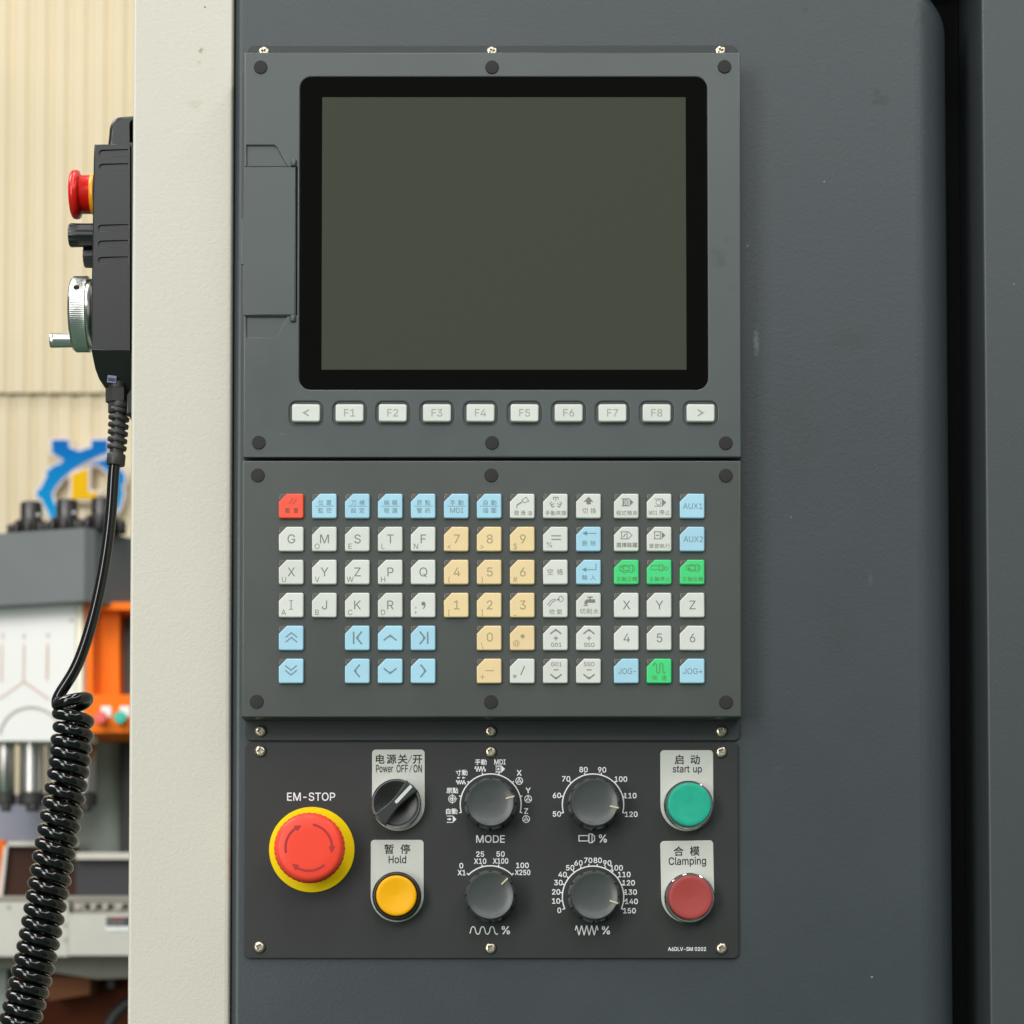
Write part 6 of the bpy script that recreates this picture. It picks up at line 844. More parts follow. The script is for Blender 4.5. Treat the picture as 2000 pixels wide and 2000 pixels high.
IC_BLOW = [line([(8, 24.5), (15.5, 15), (24, 12.5)], 1.3), line([(11.5, 27), (18.5, 17.8), (24, 15.8)], 1.3), line([(24, 12.5), (24, 15.8)], 1.3), poly((25.8, 14), (32, 9.8), (32, 16)), arc(34.5, 12.2, 5, -130, 150, 1.1, 14)]
IC_TAP = [poly((16.5, 16.5), (20, 13), (37, 13), (37, 19.7), (22, 19.7), (22, 23), (16, 23)), line([(21.5, 8.7), (32.5, 8.7)], 2.2), line([(27, 9), (27, 13)], 2.6), line([(14.3, 25), (23, 25)], 1.8)]
K = []                                                          # (row, column, colour, what it shows, ink)
def key(r, c, col, what, ink, tint=None): K.append((r, c, col, what, ink, tint))
key(0, 0, 'red', 'two slashes', [line([(20, 20), (28, 8.5)], 1.6), line([(27, 21), (35, 10)], 1.6), spread('重置', (17, 33.5), 33, 9.6, 0.01)])
for c, a, b in ((1, '位置', '監控'), (2, '刀補', '設定'), (3, '編輯', '程選'), (4, '原點', '警訊'), (5, '手動', 'MDI'), (6, '自動', '描圖')): key(0, c, 'blue', a+' over '+b, two(a, b))
key(0, 7, 'white', 'an oil can', IC_OIL+[low('潤滑油')])
key(0, 8, 'white', 'a three jaw chuck', [comb(0), comb(120), comb(240), low('手動夾頭')])
key(0, 9, 'white', 'a thick up arrow', IC_UP+[spread('切換', (17, 33.5), 33.5, 10.5)])
key(0, 10, 'white', 'a filled program arrow', prog(14.5, 10, 1)+[line([(17.5, 10), (17.5, 24)], 1.5), ring(23, 17, 3.6, 1.1), disc(23, 17, 1.3), line([(18.6, 11.5), (27.6, 11.5), (27.6, 22.5), (18.6, 22.5)], 0.9, True), low('程式預測')])
key(0, 11, 'white', 'a dashed circle in a program arrow', prog(14.5, 10.5, 1)+[line([(30.2, 10.5), (30.2, 24.5)], 1.3)]+[arc(22.5, 17.5, 4.9, a, a+44, 1.4, 4) for a in range(0, 360, 60)]+[txt('M01', 12, 37.5, 8.4, 16.5), spread('停止', (29, 40.5), 37, 10)])
key(0, 12, 'blue', 'AUX1', [txt('AUX1', 25, 24.5, 11, 38)])
for c, m_, s_ in ((0, 'G', None), (1, 'M', 'O'), (2, 'S', 'E'), (3, 'T', 'L'), (4, 'F', 'N')): key(1, c, 'white', m_, big(m_, s_))
for c, m_, s_ in ((5, '7', '<'), (6, '8', '>'), (7, '9', '$')): key(1, c, 'yellow', m_, big(m_, s_, 0.8))
key(1, 8, 'white', 'an equals sign', [line([(16, 18), (35, 18)], 2), line([(16, 25), (35, 25)], 2), txt('%', 12.3, 35.5, 10)])
key(1, 9, 'blue', 'a left arrow', [poly((12, 13), (21, 8.6), (21, 17.4)), line([(20, 13), (39.5, 13)], 1.4), spread('删除', (16.5, 33), 32.5, 10)])
key(1, 10, 'white', 'a slash in an open program arrow', prog(12.5, 10, 0)+[line([(14.8, 10), (25.5, 10), (25.5, 24), (14.8, 24)], 1.5, True), line([(18, 20.5), (23, 14)], 1.8), spread('選擇跳躍', (9, 19.5, 30, 40.5), 36, 9, 0.012)])
key(1, 11, 'white', 'a dash in a program arrow', prog(13, 10, 1)+[line([(15.3, 10), (26, 10), (26, 24), (15.3, 24)], 1.5, True), line([(18, 17), (23.5, 17)], 2.2), low('單節執行')])
key(1, 12, 'blue', 'AUX2', [txt('AUX2', 26, 24.5, 11, 38)])
for c, m_, s_ in ((0, 'X', 'U'), (1, 'Y', 'V'), (2, 'Z', 'W'), (3, 'P', 'H'), (4, 'Q', None)): key(2, c, 'white', m_+(' with small '+s_ if s_ else ''), big(m_, s_))
for c, m_, s_ in ((5, '4', '('), (6, '5', ')'), (7, '6', '#')): key(2, c, 'yellow', m_, big(m_, s_, 0.8))
key(2, 8, 'white', '空格', [spread('空格', (14, 33), 24, 11.5)])
key(2, 9, 'blue', 'a return arrow', [poly((11, 19.5), (19.8, 15), (19.8, 24)), line([(19, 19.5), (38.5, 19.5), (38.5, 7)], 1.4), spread('輸入', (16.5, 33), 35, 10)])
key(2, 10, 'green', 'a spindle turning forward', spindle(11, 10.5, 1)+[arc(21, 18, 7.5, 20, 160, 1.2), arc(21, 18, 7.5, 200, 340, 1.2), poly((15, 15), (20, 15), (17.5, 20)), low('主軸正轉')])
key(2, 11, 'green', 'a stopped spindle', spindle(8.5, 10, 0.86)+[ring(38, 17, 3.3, 1.2), low('主軸停止')])
key(2, 12, 'green', 'a spindle turning back', spindle(13, 10, 0.9)+[arc(22.5, 16.3, 6.6, 20, 160, 1.2), arc(22.5, 16.3, 6.6, 200, 340, 1.2), poly((15.5, 19.5), (20.5, 19.5), (18, 14)), low('主軸反轉')])
key(3, 0, 'white', 'I with small A', [line([(24, 15.5), (24, 32.5)], 1.6), line([(20, 15.5), (28, 15.5)], 1.2), line([(20, 32.5), (28, 32.5)], 1.2), txt('A', 9.6, 38.6, 10.4)])
for c, m_, s_ in ((1, 'J', 'B'), (2, 'K', 'C'), (3, 'R', 'D')): key(3, c, 'white', m_+' with small '+s_, big(m_, s_))
key(3, 4, 'white', 'a comma', [disc(24.6, 21.5, 4), line([(28, 22), (27.5, 27), (24, 31.5)], 2.2), disc(9.8, 29.5, 1.3), disc(9.8, 38, 1.3), line([(10.4, 38.3), (9.4, 41.5)], 1.2)])
for c, m_, s_ in ((5, '1', '['), (6, '2', ']'), (7, '3', '_')): key(3, c, 'yellow', m_, big(m_, s_, 0.5))
key(3, 8, 'white', 'a blowing air nozzle', IC_BLOW+[spread('吹氣', (18, 32), 37.5, 10.5)])
key(3, 9, 'white', 'a water tap', IC_TAP+[spread('切削水', (12.5, 25.5, 38.5), 36.3, 10.5)])
for c, m_ in ((10, 'X'), (11, 'Y'), (12, 'Z')): key(3, c, 'white', m_+' right of the tap key', big(m_, None, 0, 17))
key(4, 0, 'blue', 'double up chevrons', [line([(13.3, 23), (24.6, 13.8), (35.9, 23)], 2.3), line([(13.3, 32.4), (24.6, 23.2), (35.9, 32.4)], 2.3)])
key(4, 2, 'blue', 'a bar and left chevron', [line([(17, 12), (17, 36)], 3), chev(-90, (28, 24))])
key(4, 3, 'blue', 'one up chevron', [chev(0, (24, 24))])
key(4, 4, 'blue', 'a right chevron and bar', [line([(33, 12), (33, 36)], 3), chev(90, (22.5, 24))])
key(4, 6, 'yellow', '0', big('0', '\\', 0.8, dy=-1.5))
key(4, 7, 'yellow', 'a dot and @', [disc(24.8, 21, 4), txt('@', 12.5, 33.5, 10.5)])
key(4, 8, 'white', 'an up chevron and G01', [chev(0, (24.8, 12), 0.86, 2.6), line([(20.5, 24.5), (29.5, 24.5)], 1.8), line([(25, 20), (25, 29)], 1.8), txt('G01', 25.5, 37.5, 7.8, bold=0.008)])
key(4, 9, 'white', 'an up chevron and SSO', [chev(0, (24.8, 12), 0.86, 2.6), line([(20.5, 24.5), (29.5, 24.5)], 1.8), line([(25, 20), (25, 29)], 1.8), txt('SSO', 25.5, 37.5, 7.8, bold=0.008)])
for c, m_ in ((10, '4'), (11, '5'), (12, '6')): key(4, c, 'white', m_, big(m_, None, 0.2, 17))
key(5, 0, 'blue', 'double down chevrons', [line([(12.5, 13.5), (23.8, 22.7), (35.1, 13.5)], 2.3), line([(12.5, 22.8), (23.8, 32), (35.1, 22.8)], 2.3)])
key(5, 2, 'blue', 'one left chevron', [chev(-90, (24, 24))])
key(5, 3, 'blue', 'one down chevron', [chev(180, (24, 24))])
key(5, 4, 'blue', 'one right chevron', [chev(90, (24, 24))])
key(5, 6, 'yellow', 'a long dash', [line([(17, 23.5), (33, 23.5)], 1.6), line([(6.5, 36), (15.5, 36)], 1.2), line([(11, 31.5), (11, 40.5)], 1.2)])
key(5, 7, 'white', 'a slash and asterisk', [line([(21, 32), (28.5, 14.5)], 2.0)]+[line(rot([(9.5, 30.3), (9.5, 39)], a, (9.5, 34.6)), 1.1) for a in (0, 60, 120)])
key(5, 8, 'white', 'G01 and a down chevron', [txt('G01', 26, 11, 7.8, bold=0.008), line([(20.5, 22), (30, 22)], 2), chev(180, (25.3, 35), 0.88, 2.6)])
key(5, 9, 'white', 'SSO and a down chevron', [txt('SSO', 25.2, 11, 7.8, bold=0.008), line([(20.5, 22), (30, 22)], 2), chev(180, (25, 35), 0.88, 2.6)])
key(5, 10, 'blue', 'JOG-', [txt('JOG-', 25.5, 24.5, 11, 35)])
key(5, 11, 'green', 'a rapid wave', [line([(12.5, 15), (13.2, 11), (15.2, 9.2), (17.5, 10), (18.8, 13), (19, 25), (20.2, 28.2), (22, 29), (24, 28), (25, 25), (25.2, 13), (26.5, 10), (28.4, 9.2), (30.4, 10.2), (31.2, 13), (31.4, 25), (32.4, 28.2), (34.2, 28.4), (35.8, 25.5)], 1.7), spread('快速', (15, 33.5), 37.5, 10)])
key(5, 12, 'blue', 'JOG+', [txt('JOG+', 25, 24.5, 11, 38)])
for r, c, col, what, ink, tint in K:
    k = part('key', KEY[col], None, ku, at=P(KX[c], KY[r], HK+HT)-Vector((0, 0, HT)), label=col+' key showing '+what)
    k.rotation_euler = (0, 0, random.uniform(-0.006, 0.006))
    part('indicator_window', WIN, None, k, at=ORIGIN[k.name])
    part('legend', printed(ink, lambda a, b: ((a-24)*sK, (24-b)*sK), HT+0.00006), M_ink[col], k, at=ORIGIN[k.name])

# ---- operator panel
oo = P(960, 1660, 0)
op = thing('operator_panel', 'black operator panel with rotary knobs, push buttons and a red emergency stop', 'panel', oo)
x0 = avgx(478.8, 1460, 476.5, 1865, HP); x1 = avgx(1442, 1460, 1442.5, 1865, HP); y1 = P(960, 1449.3, HP).y; y0 = P(960, 1871.8, HP).y
part('plate', extr([(x-oo.x, y-oo.y) for x, y in rrect(x0, y0, x1, y1, 0.0032, 5)], 0.0001, HP, 0.0004, seg=2), M_plate, op)
screws(op, [(509, 1467), (958.5, 1468.5), (1408.5, 1469), (507, 1850), (958, 1852), (1409, 1852.5)], HP)
HI = HP+0.00008
def ink_at(items, parent, name, material, h=HI, label=None):
    o = P(1000, 1650, 0); o.z = 0
    return part(name, printed(items, lambda a, b: ((P(a, b, h)-o).x, (P(a, b, h)-o).y), h), material, parent, at=o, label=label)
ink_at([txt('EM-STOP', 607.7, 1556, 15.4, 94, bold=0.012)], op, 'lettering', M_white_ink, label='white EM-STOP lettering')
ink_at([txt('A6DLV-SM 0202', 1341.8, 1853.5, 7.2, 74.5, bold=0.02)], op, 'lettering', M_white_ink, label='small white A6DLV-SM 0202 lettering')
def zig(x0, x1, y0, y1, n, w_):
    pts = [(x0, (y0+y1)/2)]
    for i in range(n): pts.append((x0+(i+0.5)*(x1-x0)/n, y0 if i % 2 == 0 else y1))
    pts.append((x1, (y0+y1)/2))
    return [line([a_, b_], w_) for a_, b_ in zip(pts, pts[1:])]
def dial(cx, cy, a0, a1, n, r=60):
    return [arc(cx, cy, r, a0, a1, 2.3, 40)]+[line([(cx+(r-1)*math.cos(t), cy-(r-1)*math.sin(t)), (cx+(r+4.5)*math.cos(t), cy-(r+4.5)*math.sin(t))], 2.2) for t in (math.radians(a0+(a1-a0)*i/(n-1)) for i in range(n))]
def wheel(cx, cy): return [ring(cx, cy, 6.7, 1.5), ring(cx, cy, 2.4, 1.3, 12)]+[line([(cx+2.6*math.cos(math.radians(a)), cy-2.6*math.sin(math.radians(a))), (cx+6.4*math.cos(math.radians(a)), cy-6.4*math.sin(math.radians(a)))], 1.8) for a in (90, 210, 330)]
def arrowbox(cx, cy): return [line([(cx-9.5, cy-6.2), (cx+3, cy-6.2)], 1.3), line([(cx-9.5, cy+6.2), (cx+3, cy+6.2)], 1.3), line([(cx+2.6, cy-6.2), (cx+2.6, cy+6.2)], 1.0), poly((cx+3.2, cy-6.2), (cx+9.3, cy), (cx+3.2, cy+6.2))]
B = 0.02
ink_at([dial(958.4, 1571, 195, -15, 8, 59.5),
        txt('自動', 882.2, 1584.6, 10.5, 22.5, B), arrowbox(882.2, 1600), line([(873.5, 1600), (878, 1600)], 2.4), poly((877.5, 1597), (882, 1600), (877.5, 1603)),
        txt('原點', 883.5, 1543.9, 10.5, 23, B), ring(883.3, 1560.3, 7.3, 1.2), ring(883.3, 1560.3, 4.2, 1.1, 16), disc(883.3, 1560.3, 1.8), line([(883.3, 1550.5), (883.3, 1570)], 0.9), line([(876, 1560.3), (893.2, 1560.3)], 0.9),
        txt('寸動', 901.6, 1509, 10.5, 23, B), [[poly((x-3.4, 1519), (x, 1516.6), (x, 1521.4)), line([(x, 1519), (x+3, 1519)], 1.6)] for x in (895.5, 905.5)], zig(891, 909.5, 1523.6, 1532, 8, 1.4),
        txt('手動', 939, 1488.3, 10.5, 23, B), zig(927.5, 948.5, 1496.5, 1507.2, 8, 1.5),
        txt('MDI', 976.4, 1488.3, 9.6, 22, B), arrowbox(977, 1502), line([(969, 1497.8), (978, 1497.8), (978, 1506.2), (969, 1506.2)], 0.9, True), disc(973.6, 1502, 2.2),
        txt('X', 1014, 1509.5, 10.6, None, B), wheel(1014, 1525.2), txt('Y', 1031.5, 1544, 10.6, None, B), wheel(1031.5, 1560.4), txt('Z', 1027.6, 1584, 10.6, None, B), wheel(1027.6, 1599.6),
        ], op, 'dial_print', M_white_ink, label='white print of the MODE dial')
ink_at([txt('MODE', 958, 1638.6, 14.2, 56, 0.012)], op, 'lettering', M_white_ink, label='white MODE lettering')
def nums(l): return [txt(t, 950+x/3.864, 1450+y/3.864, 10, None, B) for t, x, y in l]
ink_at([dial(1158.3, 1571.6, 195, -15, 8), nums([('50', 532, 540), ('60', 532, 400), ('70', 602, 275), ('80', 733, 205), ('90', 873, 207), ('100', 1015, 277), ('110', 1085, 402), ('120', 1093, 542)]),
        ], op, 'dial_print', M_white_ink, label='white print of the spindle percent dial from 50 to 120')
ink_at([line([(1130.7, 1632), (1149.5, 1632), (1149.5, 1642.5), (1130.7, 1642.5)], 1.8, True), line([(1150.5, 1628.8), (1156.3, 1628.8), (1156.3, 1645.8), (1150.5, 1645.8)], 1.8, True), line([(1156.3, 1629), (1161.2, 1633), (1161.2, 1641.5), (1156.3, 1645.5)], 1.8),
        txt('%', 1177.4, 1637.6, 14.6, None, B)], op, 'symbol_print', M_white_ink, label='white spindle and percent symbol')
ink_at([dial(957.5, 1751, 135, 45, 4), txt('0', 901, 1690.7, 10, None, B), txt('X1', 901.6, 1704.4, 10, 15.5, B), txt('25', 937.8, 1668.2, 10, None, B), txt('X10', 937.8, 1682, 10, 24, B), txt('50', 977.7, 1668, 10, None, B), txt('X100', 977.7, 1681.6, 10, 30, B),
        txt('100', 1020.4, 1690.2, 10, None, B), txt('X250', 1020.7, 1704, 10, 30, B),
        ], op, 'dial_print', M_white_ink, label='white print of the X1 to X250 dial')
ink_at([line([(917.5+i*0.9, 1817.2+7.4*math.copysign(abs(math.cos((i*0.9)/18.5*2*PI+0.9))**0.55, math.cos((i*0.9)/18.5*2*PI+0.9))) for i in range(62)], 2.0), txt('%', 987.8, 1816.7, 15, None, B)], op, 'symbol_print', M_white_ink, label='white round wave and percent symbol')
ink_at([dial(1158.3, 1751.5, 202.5, -22.5, 16), nums([('0', 550, 1267), ('10', 526, 1197), ('20', 526, 1128), ('30', 543, 1058), ('40', 575, 997), ('50', 632, 946), ('60', 695, 910), ('70', 768, 890), ('80', 840, 890), ('90', 912, 910), ('100', 982, 947), ('110', 1040, 997), ('120', 1073, 1060), ('130', 1088, 1130), ('140', 1095, 1200), ('150', 1080, 1270)]),
        ], op, 'dial_print', M_white_ink, label='white print of the feed percent dial from 0 to 150')
ink_at([zig(1123.5, 1168, 1807.5, 1826.5, 9, 2.0), txt('%', 1183.4, 1817, 14.8, None, B)], op, 'symbol_print', M_white_ink, label='white zigzag and percent symbol')
# emergency stop
q = P(609.2, 1659.6, HP)
es = part('emergency_stop', lathe([(83.5*3e-4, 0.0001), (83.5*3e-4, 0.0010), (82.8*3e-4, 0.0013), (30*3e-4, 0.0013), (30*3e-4, 0.004)], 64), M_yellow, op, at=q, label='red mushroom emergency stop on a yellow disc')
def teeth(a, k): return 1+(0.008*math.cos(40*a) if 3 <= k <= 6 else 0)
r_ = 20.4e-3
part('stop_cap', lathe([(0.0105, 0.0035), (0.0105, 0.013), (0.0175, 0.0145), (0.0196, 0.0165), (r_, 0.0190), (r_, 0.0218), (0.0199, 0.0240), (0.0191, 0.0257), (0.0180, 0.0267), (0.0168, 0.0271), (0.0100, 0.0272), (0.0002, 0.0272)], 160, teeth), M_red, es, at=q)
def carrow(a0, a1, r, w_=4.6):
    sg_ = 1 if a1 > a0 else -1; e = a1-sg_*17
    pts = [(r*math.cos(math.radians(a0+(e-a0)*i/12)), -r*math.sin(math.radians(a0+(e-a0)*i/12))) for i in range(13)]
    t = math.radians(e); tip = (r*1.0*math.cos(math.radians(a1)), -r*math.sin(math.radians(a1)))
    return [line(pts, w_), poly(((r+6.5)*math.cos(t), -(r+6.5)*math.sin(t)), tip, ((r-6.5)*math.cos(t), -(r-6.5)*math.sin(t)))]
cq = S(0.03, 1659)
part('arrow_mark', printed([carrow(193, 108, 45.5), carrow(80, -14, 45.5), carrow(-48, -136, 45.5)], lambda a, b: (a*cq, -b*cq), 0.02728), M_red_dark, es, at=q)
# legend plates
def legend_plate(x0, y0, x1, y1, lettering, lab, tilt=0.0):
    h = HP+0.0008; r = (x1-x0)/2
    c = P((x0+x1)/2, (y0+y1)/2, h); c = Vector((c.x, c.y, HP)); s = S(h, 1640)
    w2 = r*s; h2 = (y1-y0)/2*s
    o = part('legend_plate', extr(rrect(-w2, -h2, w2, h2, (w2*0.998, w2*0.998, 7.5*s, 7.5*s), 12), 0.0001, 0.0008, 0.0003, seg=2), M_legend, op, at=c, label=lab, rot=(0, 0, tilt))
    part('lettering', printed(lettering, lambda a, b: ((a-(x0+x1)/2)*s, ((y0+y1)/2-b)*s), 0.00088), M_black_ink, o, at=c)
    return o
legend_plate(726.4, 1463.5, 829.8, 1623, [spread('电源关', (742.5, 764.5, 786.3), 1482.3, 17.5, 0.018), line([(796.5, 1490), (804.8, 1475)], 1.0), txt('开', 815.3, 1482.3, 17.5, None, 0.018), txt('Power', 751, 1501, 14.2, 33.5, 0.014), txt('OFF', 785.5, 1501, 14.2, 22.5, 0.014), line([(799.5, 1508), (804.5, 1494)], 0.9), txt('ON', 815.8, 1501, 14.2, 16.5, 0.014)], 'grey legend plate lettered Power OFF/ON')
legend_plate(724, 1640.2, 827.6, 1800.8, [spread('暂停', (760, 791.5), 1658.3, 17.5, 0.018), txt('Hold', 776.2, 1678.5, 14.4, 34.5, 0.014)], 'grey legend plate lettered Hold')
legend_plate(1289.8, 1464.7, 1393.4, 1623.4, [spread('启动', (1326.6, 1358), 1483.3, 17.5, 0.018), txt('start', 1330.5, 1501.6, 13.4, 33, 0.014), txt('up', 1362.5, 1501.6, 13.4, 17, 0.014)], 'grey legend plate lettered start up')
legend_plate(1291, 1641.8, 1394.6, 1802.4, [spread('合模', (1326.5, 1358), 1662.3, 17.5, 0.018), txt('Clamping', 1343.2, 1681.5, 14.4, 73, 0.014)], 'slightly tilted grey legend plate lettered Clamping', 0.016)
# selector switch
PX = 3e-4
def ring_prof(ro, ri, h, rim=0.0012): return [(ro*0.97, 0.0), (ro, 0.0006), (ro, h-rim), (ro-rim*0.35, h-rim*0.35), (ro-rim, h), (ri+rim*0.5, h), (ri, h-rim*0.4), (ri, h-0.003), (0.0002, h-0.003)]
HL = HP+0.0008
q = P(774, 1569.5, 0.011); q = Vector((q.x, q.y, HL))
sel = part('selector_switch', lathe(ring_prof(48.4*PX, 43.6*PX, 0.0095, 0.0014), 64), M_chrome, op, at=q, label='black power selector switch in a chrome ring turned to upper right')
part('selector_face', lathe([(43.3*PX, 0.0064), (43.3*PX, 0.0085), (41.5*PX, 0.0086), (36*PX, 0.0078), (0.0002, 0.0070)], 56), M_sel, sel, at=q)
def hourglass(L_, we, wm, n=14):
    up = [(-L_+2*L_*i/n, (wm+(we-wm)*abs(-1+2*i/n)**1.7)) for i in range(n+1)]
    return [(x*PX, -y*PX) for x, y in up]+[(x*PX, y*PX) for x, y in reversed(up)]
ang = math.radians(47)
hd_ = part('selector_handle', turn(extr(hourglass(46, 15.5, 9.5), 0.0068, 0.0165, 0.0007, seg=3), ang), M_sel_handle, sel, at=q)
part('selector_line', turn(extr(ccw([(x*PX, y*PX) for x, y in rrect(-1, -3.3, 44, 3.3, (3.2, 0.4, 0.4, 3.2), 6)]), 0.0164, 0.0168, 0.0001), ang), M_sel_line, sel, at=q)
# push buttons
def push(px, py, ro, rc, ringm, capm, lab, hr=0.0095, hc=0.0125, capoff=(0, 0), conc=0.0006):
    q = P(px, py, HL+hr); q = Vector((q.x, q.y, HL))
    o = part('push_button', lathe(ring_prof(ro*PX, (rc+1.0)*PX, hr), 64), ringm, op, at=q, label=lab)
    r = rc*PX
    part('button_cap', lathe([(r, hr-0.003+0.0002), (r, hc-0.0008), (r-0.0004, hc-0.0002), (r-0.0010, hc), (r*0.78, hc-0.0001), (r*0.6, hc-conc*0.5), (0.0002, hc-conc)], 64), capm, o, at=q+Vector((capoff[0]*PX, capoff[1]*PX, 0)))
    return o
push(774.6, 1749.8, 47.2, 39.2, M_btn_black, M_btn_yellow, 'yellow Hold push button in a black ring', capoff=(-0.3, 0.2), conc=0.001)
push(1345.4, 1572, 47.8, 42.4, M_chrome, M_btn_green, 'green start up push button in a chrome ring', 0.008, 0.0125, conc=0.0004)
push(1347.2, 1753.2, 48.6, 42.6, M_chrome, M_btn_red, 'dull red Clamping push button in a chrome ring', 0.008, 0.0125, capoff=(0.6, 0.1), conc=0.0008)
# rotary knobs
KN = 0.0195
def knob(px, py, deg, lab):
    q = P(px, py, HP); q = Vector((q.x, q.y, HP))
    prof = [(49.5*PX, 0.0004), (50.8*PX, 0.003), (50.6*PX, 0.006), (48.9*PX, 0.0150), (47.6*PX, 0.0168), (46.0*PX, 0.0186), (44.8*PX, 0.0192), (43.9*PX, KN), (43.2*PX, KN), (42.6*PX, KN-0.0001), (30*PX, KN-0.0009), (15*PX, KN-0.0014), (0.0002, KN-0.0016)]
    n = 192
    def md(a, k):
        f = 1.0
        d = (math.degrees(a)+15) % 30-15
        dp = (math.degrees(a)-deg+180) % 360-180
        if k in (0, 1, 2, 3, 4, 5) and abs(d) < 2.8: f -= 0.06
        if abs(dp) < 9 and k >= 3 and k < 8: f += 0.075*(1-abs(dp)/9)
        return f
    o = part('rotary_knob', lathe(prof, n, md), M_knob, op, at=q, label=lab)
    t = math.radians(deg)
    part('pointer', turn(extr(rrect(30*PX, -1.5*PX, 47.5*PX, 1.5*PX, 1.3*PX, 4), KN-0.0012, KN+0.0004, 0.0002), t), M_pointer, o, at=q)
    return o
knob(958, 1572, 15, 'grey MODE knob with its pointer at Y')
knob(1158.8, 1571.8, -13, 'grey spindle percent knob with its pointer near 120')
knob(957.5, 1751.3, 45, 'grey multiplier knob with its pointer at X250')
knob(1158.8, 1751.6, -18, 'grey feed percent knob with its pointer near 150')

# ================================================================== hand pendant on the post
HB = -0.012; HB0 = -0.088; HC = -0.05
oq = P(220, 500, HC)
pd = thing('hand_pendant', 'black hand pendant with a silver handwheel and coiled cable hanging beside the cream post', 'pendant', oq)
def PL(*pts): return [((P(x, y, HB)-oq).x, (P(x, y, HB)-oq).y) for x, y in pts]
xright = pl-0.0006-oq.x
body = PL((184, 281.5), (182.6, 310), (180.5, 450), (178.8, 560), (178.3, 664), (178.8, 685), (254, 685), (254, 281.5))
chin = PL((178.8, 685.1), (179.6, 695), (182, 714), (187.5, 731), (208.5, 760), (254, 760), (254, 685.1))
ychin = PL((200, 685))[0][1]
slots = []
SR = 250.5
for y in (299, 326.5, 445.5, 476.5, 508.5):
    x0_ = 193.8 if y < 400 else 192
    pts = [(SR, y-8), (x0_+6, y-5.8)]+[(x0_+5.5-5.6*math.sin(PI*i/6), y-5.6*math.cos(PI*i/6)) for i in range(1, 6)]+[(x0_+6, y+5.8), (SR, y+6.6)]
    slots.append(PL(*pts))
def pbev(p): return 0.0002 if p[0] > PL((248, 500))[0][0] else 0.0 if p[1] < ychin+0.0004 and p[1] > ychin-0.0004 and p[0] > PL((181, 685))[0][0] else (0.0009 if p[0] < PL((190, 500))[0][0] or p[1] > PL((200, 284))[0][1] else 0.0003)
fr = extr(body, -0.0012, 0.0, pbev, holes=slots, seg=3)
core = extr(inset(ccw(body), 0.0002), -(HB-HB0), -0.0010)
zoff = HB-HC
ch = extr(chin, -(HB-HB0), 0.0, lambda p: 0.0009 if p[0] < PL((209, 760))[0][0] and p[1] < ychin-0.0005 else 0.0, seg=3)
ch = ([(x, y, z-(ychin-y)*0.8 if z > -0.01 else z) for x, y, z in ch[0]], ch[1], ch[2])
part('housing', move(join(fr, core, ch), 0, 0, zoff), M_pend, pd)
cov = PL((254.6, 281))+[(xright, PL((254, 281))[0][1])]+[(xright, PL((254, 806))[0][1])]+PL((247, 806), (247, 770), (254.6, 758))
part('back_cover', move(extr(cov, -(HB-HB0)-0.002, -0.0016, 0.0006, seg=2), 0, 0, zoff), M_pend, pd)
def PLL(*pts): return [((P(x, y, HB-0.014)-oq).x, (P(x, y, HB-0.014)-oq).y) for x, y in pts]
lug = PLL((209.8, 288), (210.6, 275), (211.8, 265), *[(235-22.5*math.cos(PI/2*i/10), 256-29.5*math.sin(PI/2*i/10)) for i in range(11)])+[(xright, PLL((262, 226))[0][1]), (xright, PLL((262, 288))[0][1])]
hole = PLL((253.5, 243), (255, 237), (259, 234), (259, 278), (253.5, 278))
part('hanging_lug', move(extr(lug, -0.052, -0.014, lambda p: 0.0026 if p[0] < PLL((249, 0))[0][0] else 0.0004, holes=[hole], seg=6), 0, 0, zoff), M_pend, pd)
RX = (0, -PI/2, 0)                                      # local z -> towards the left of the picture
def side(px_of_z, cy, prof, n, material, name, parent, label=None, mod=None, dh=0.0, dy=0.0):
    """revolved control on the left face of the pendant; prof [(radius px, picture x)]"""
    sc_ = S(HC, cy); base = P(px_of_z, cy, HC)
    c = Vector((base.x, base.y+dy, HC+dh))
    return part(name, lathe([(max(r*sc_, 1e-4), (px_of_z-x)*sc_) for r, x in prof], n, mod), material, parent, at=c, label=label, rot=RX)
FACE = 186.0
estop = side(FACE, 380, [(40, 186), (40, 181.5), (38.5, 179.5), (36, 177)], 48, M_pyel, 'stop_collar', pd)
side(FACE, 380, [(36.5, 183), (37.2, 181), (37.2, 160), (39, 158), (45, 156), (47.2, 152), (47.2, 146), (46, 142.5), (41, 139.5), (28, 137.8), (1, 137)], 64, M_pred, 'stop_cap', estop)
flute = lambda n_, d_: (lambda a, k: 1+d_*(0.5+0.5*math.cos(n_*a)))
side(FACE, 465, [(22.5, 188), (22.5, 160), (23, 143), (22, 139.5), (20, 138.5), (1, 138.5)], 96, M_knob_bk, 'selector_knob', pd, mod=flute(12, -0.05), dh=0.006)
side(FACE, 497, [(22.5, 188), (22.5, 170), (22, 164), (20, 162.5), (1, 162.5)], 96, M_knob_bk, 'selector_knob', pd, mod=flute(12, -0.05), dh=-0.004)
kn = lambda a, k: 1-(0.014*(0.5+0.5*math.cos(130*a)) if k in (4, 5) else 0)
hw = side(FACE, 614, [(64, 188), (68, 182), (68, 176), (72.6, 175), (73, 174), (73, 148.5), (72.6, 147.5), (70, 143.5), (66, 142), (1, 142)], 520, M_alu, 'handwheel', pd, mod=kn)
side(FACE, 662, [(13.2, 148), (13.2, 147), (14.0, 104), (14.2, 97), (13.4, 96), (1, 96)], 32, M_alu, 'crank_handle', hw, dh=-0.004)
scx = S(HC, 566)
hz = 71.5*scx; hy_ = 47*scx
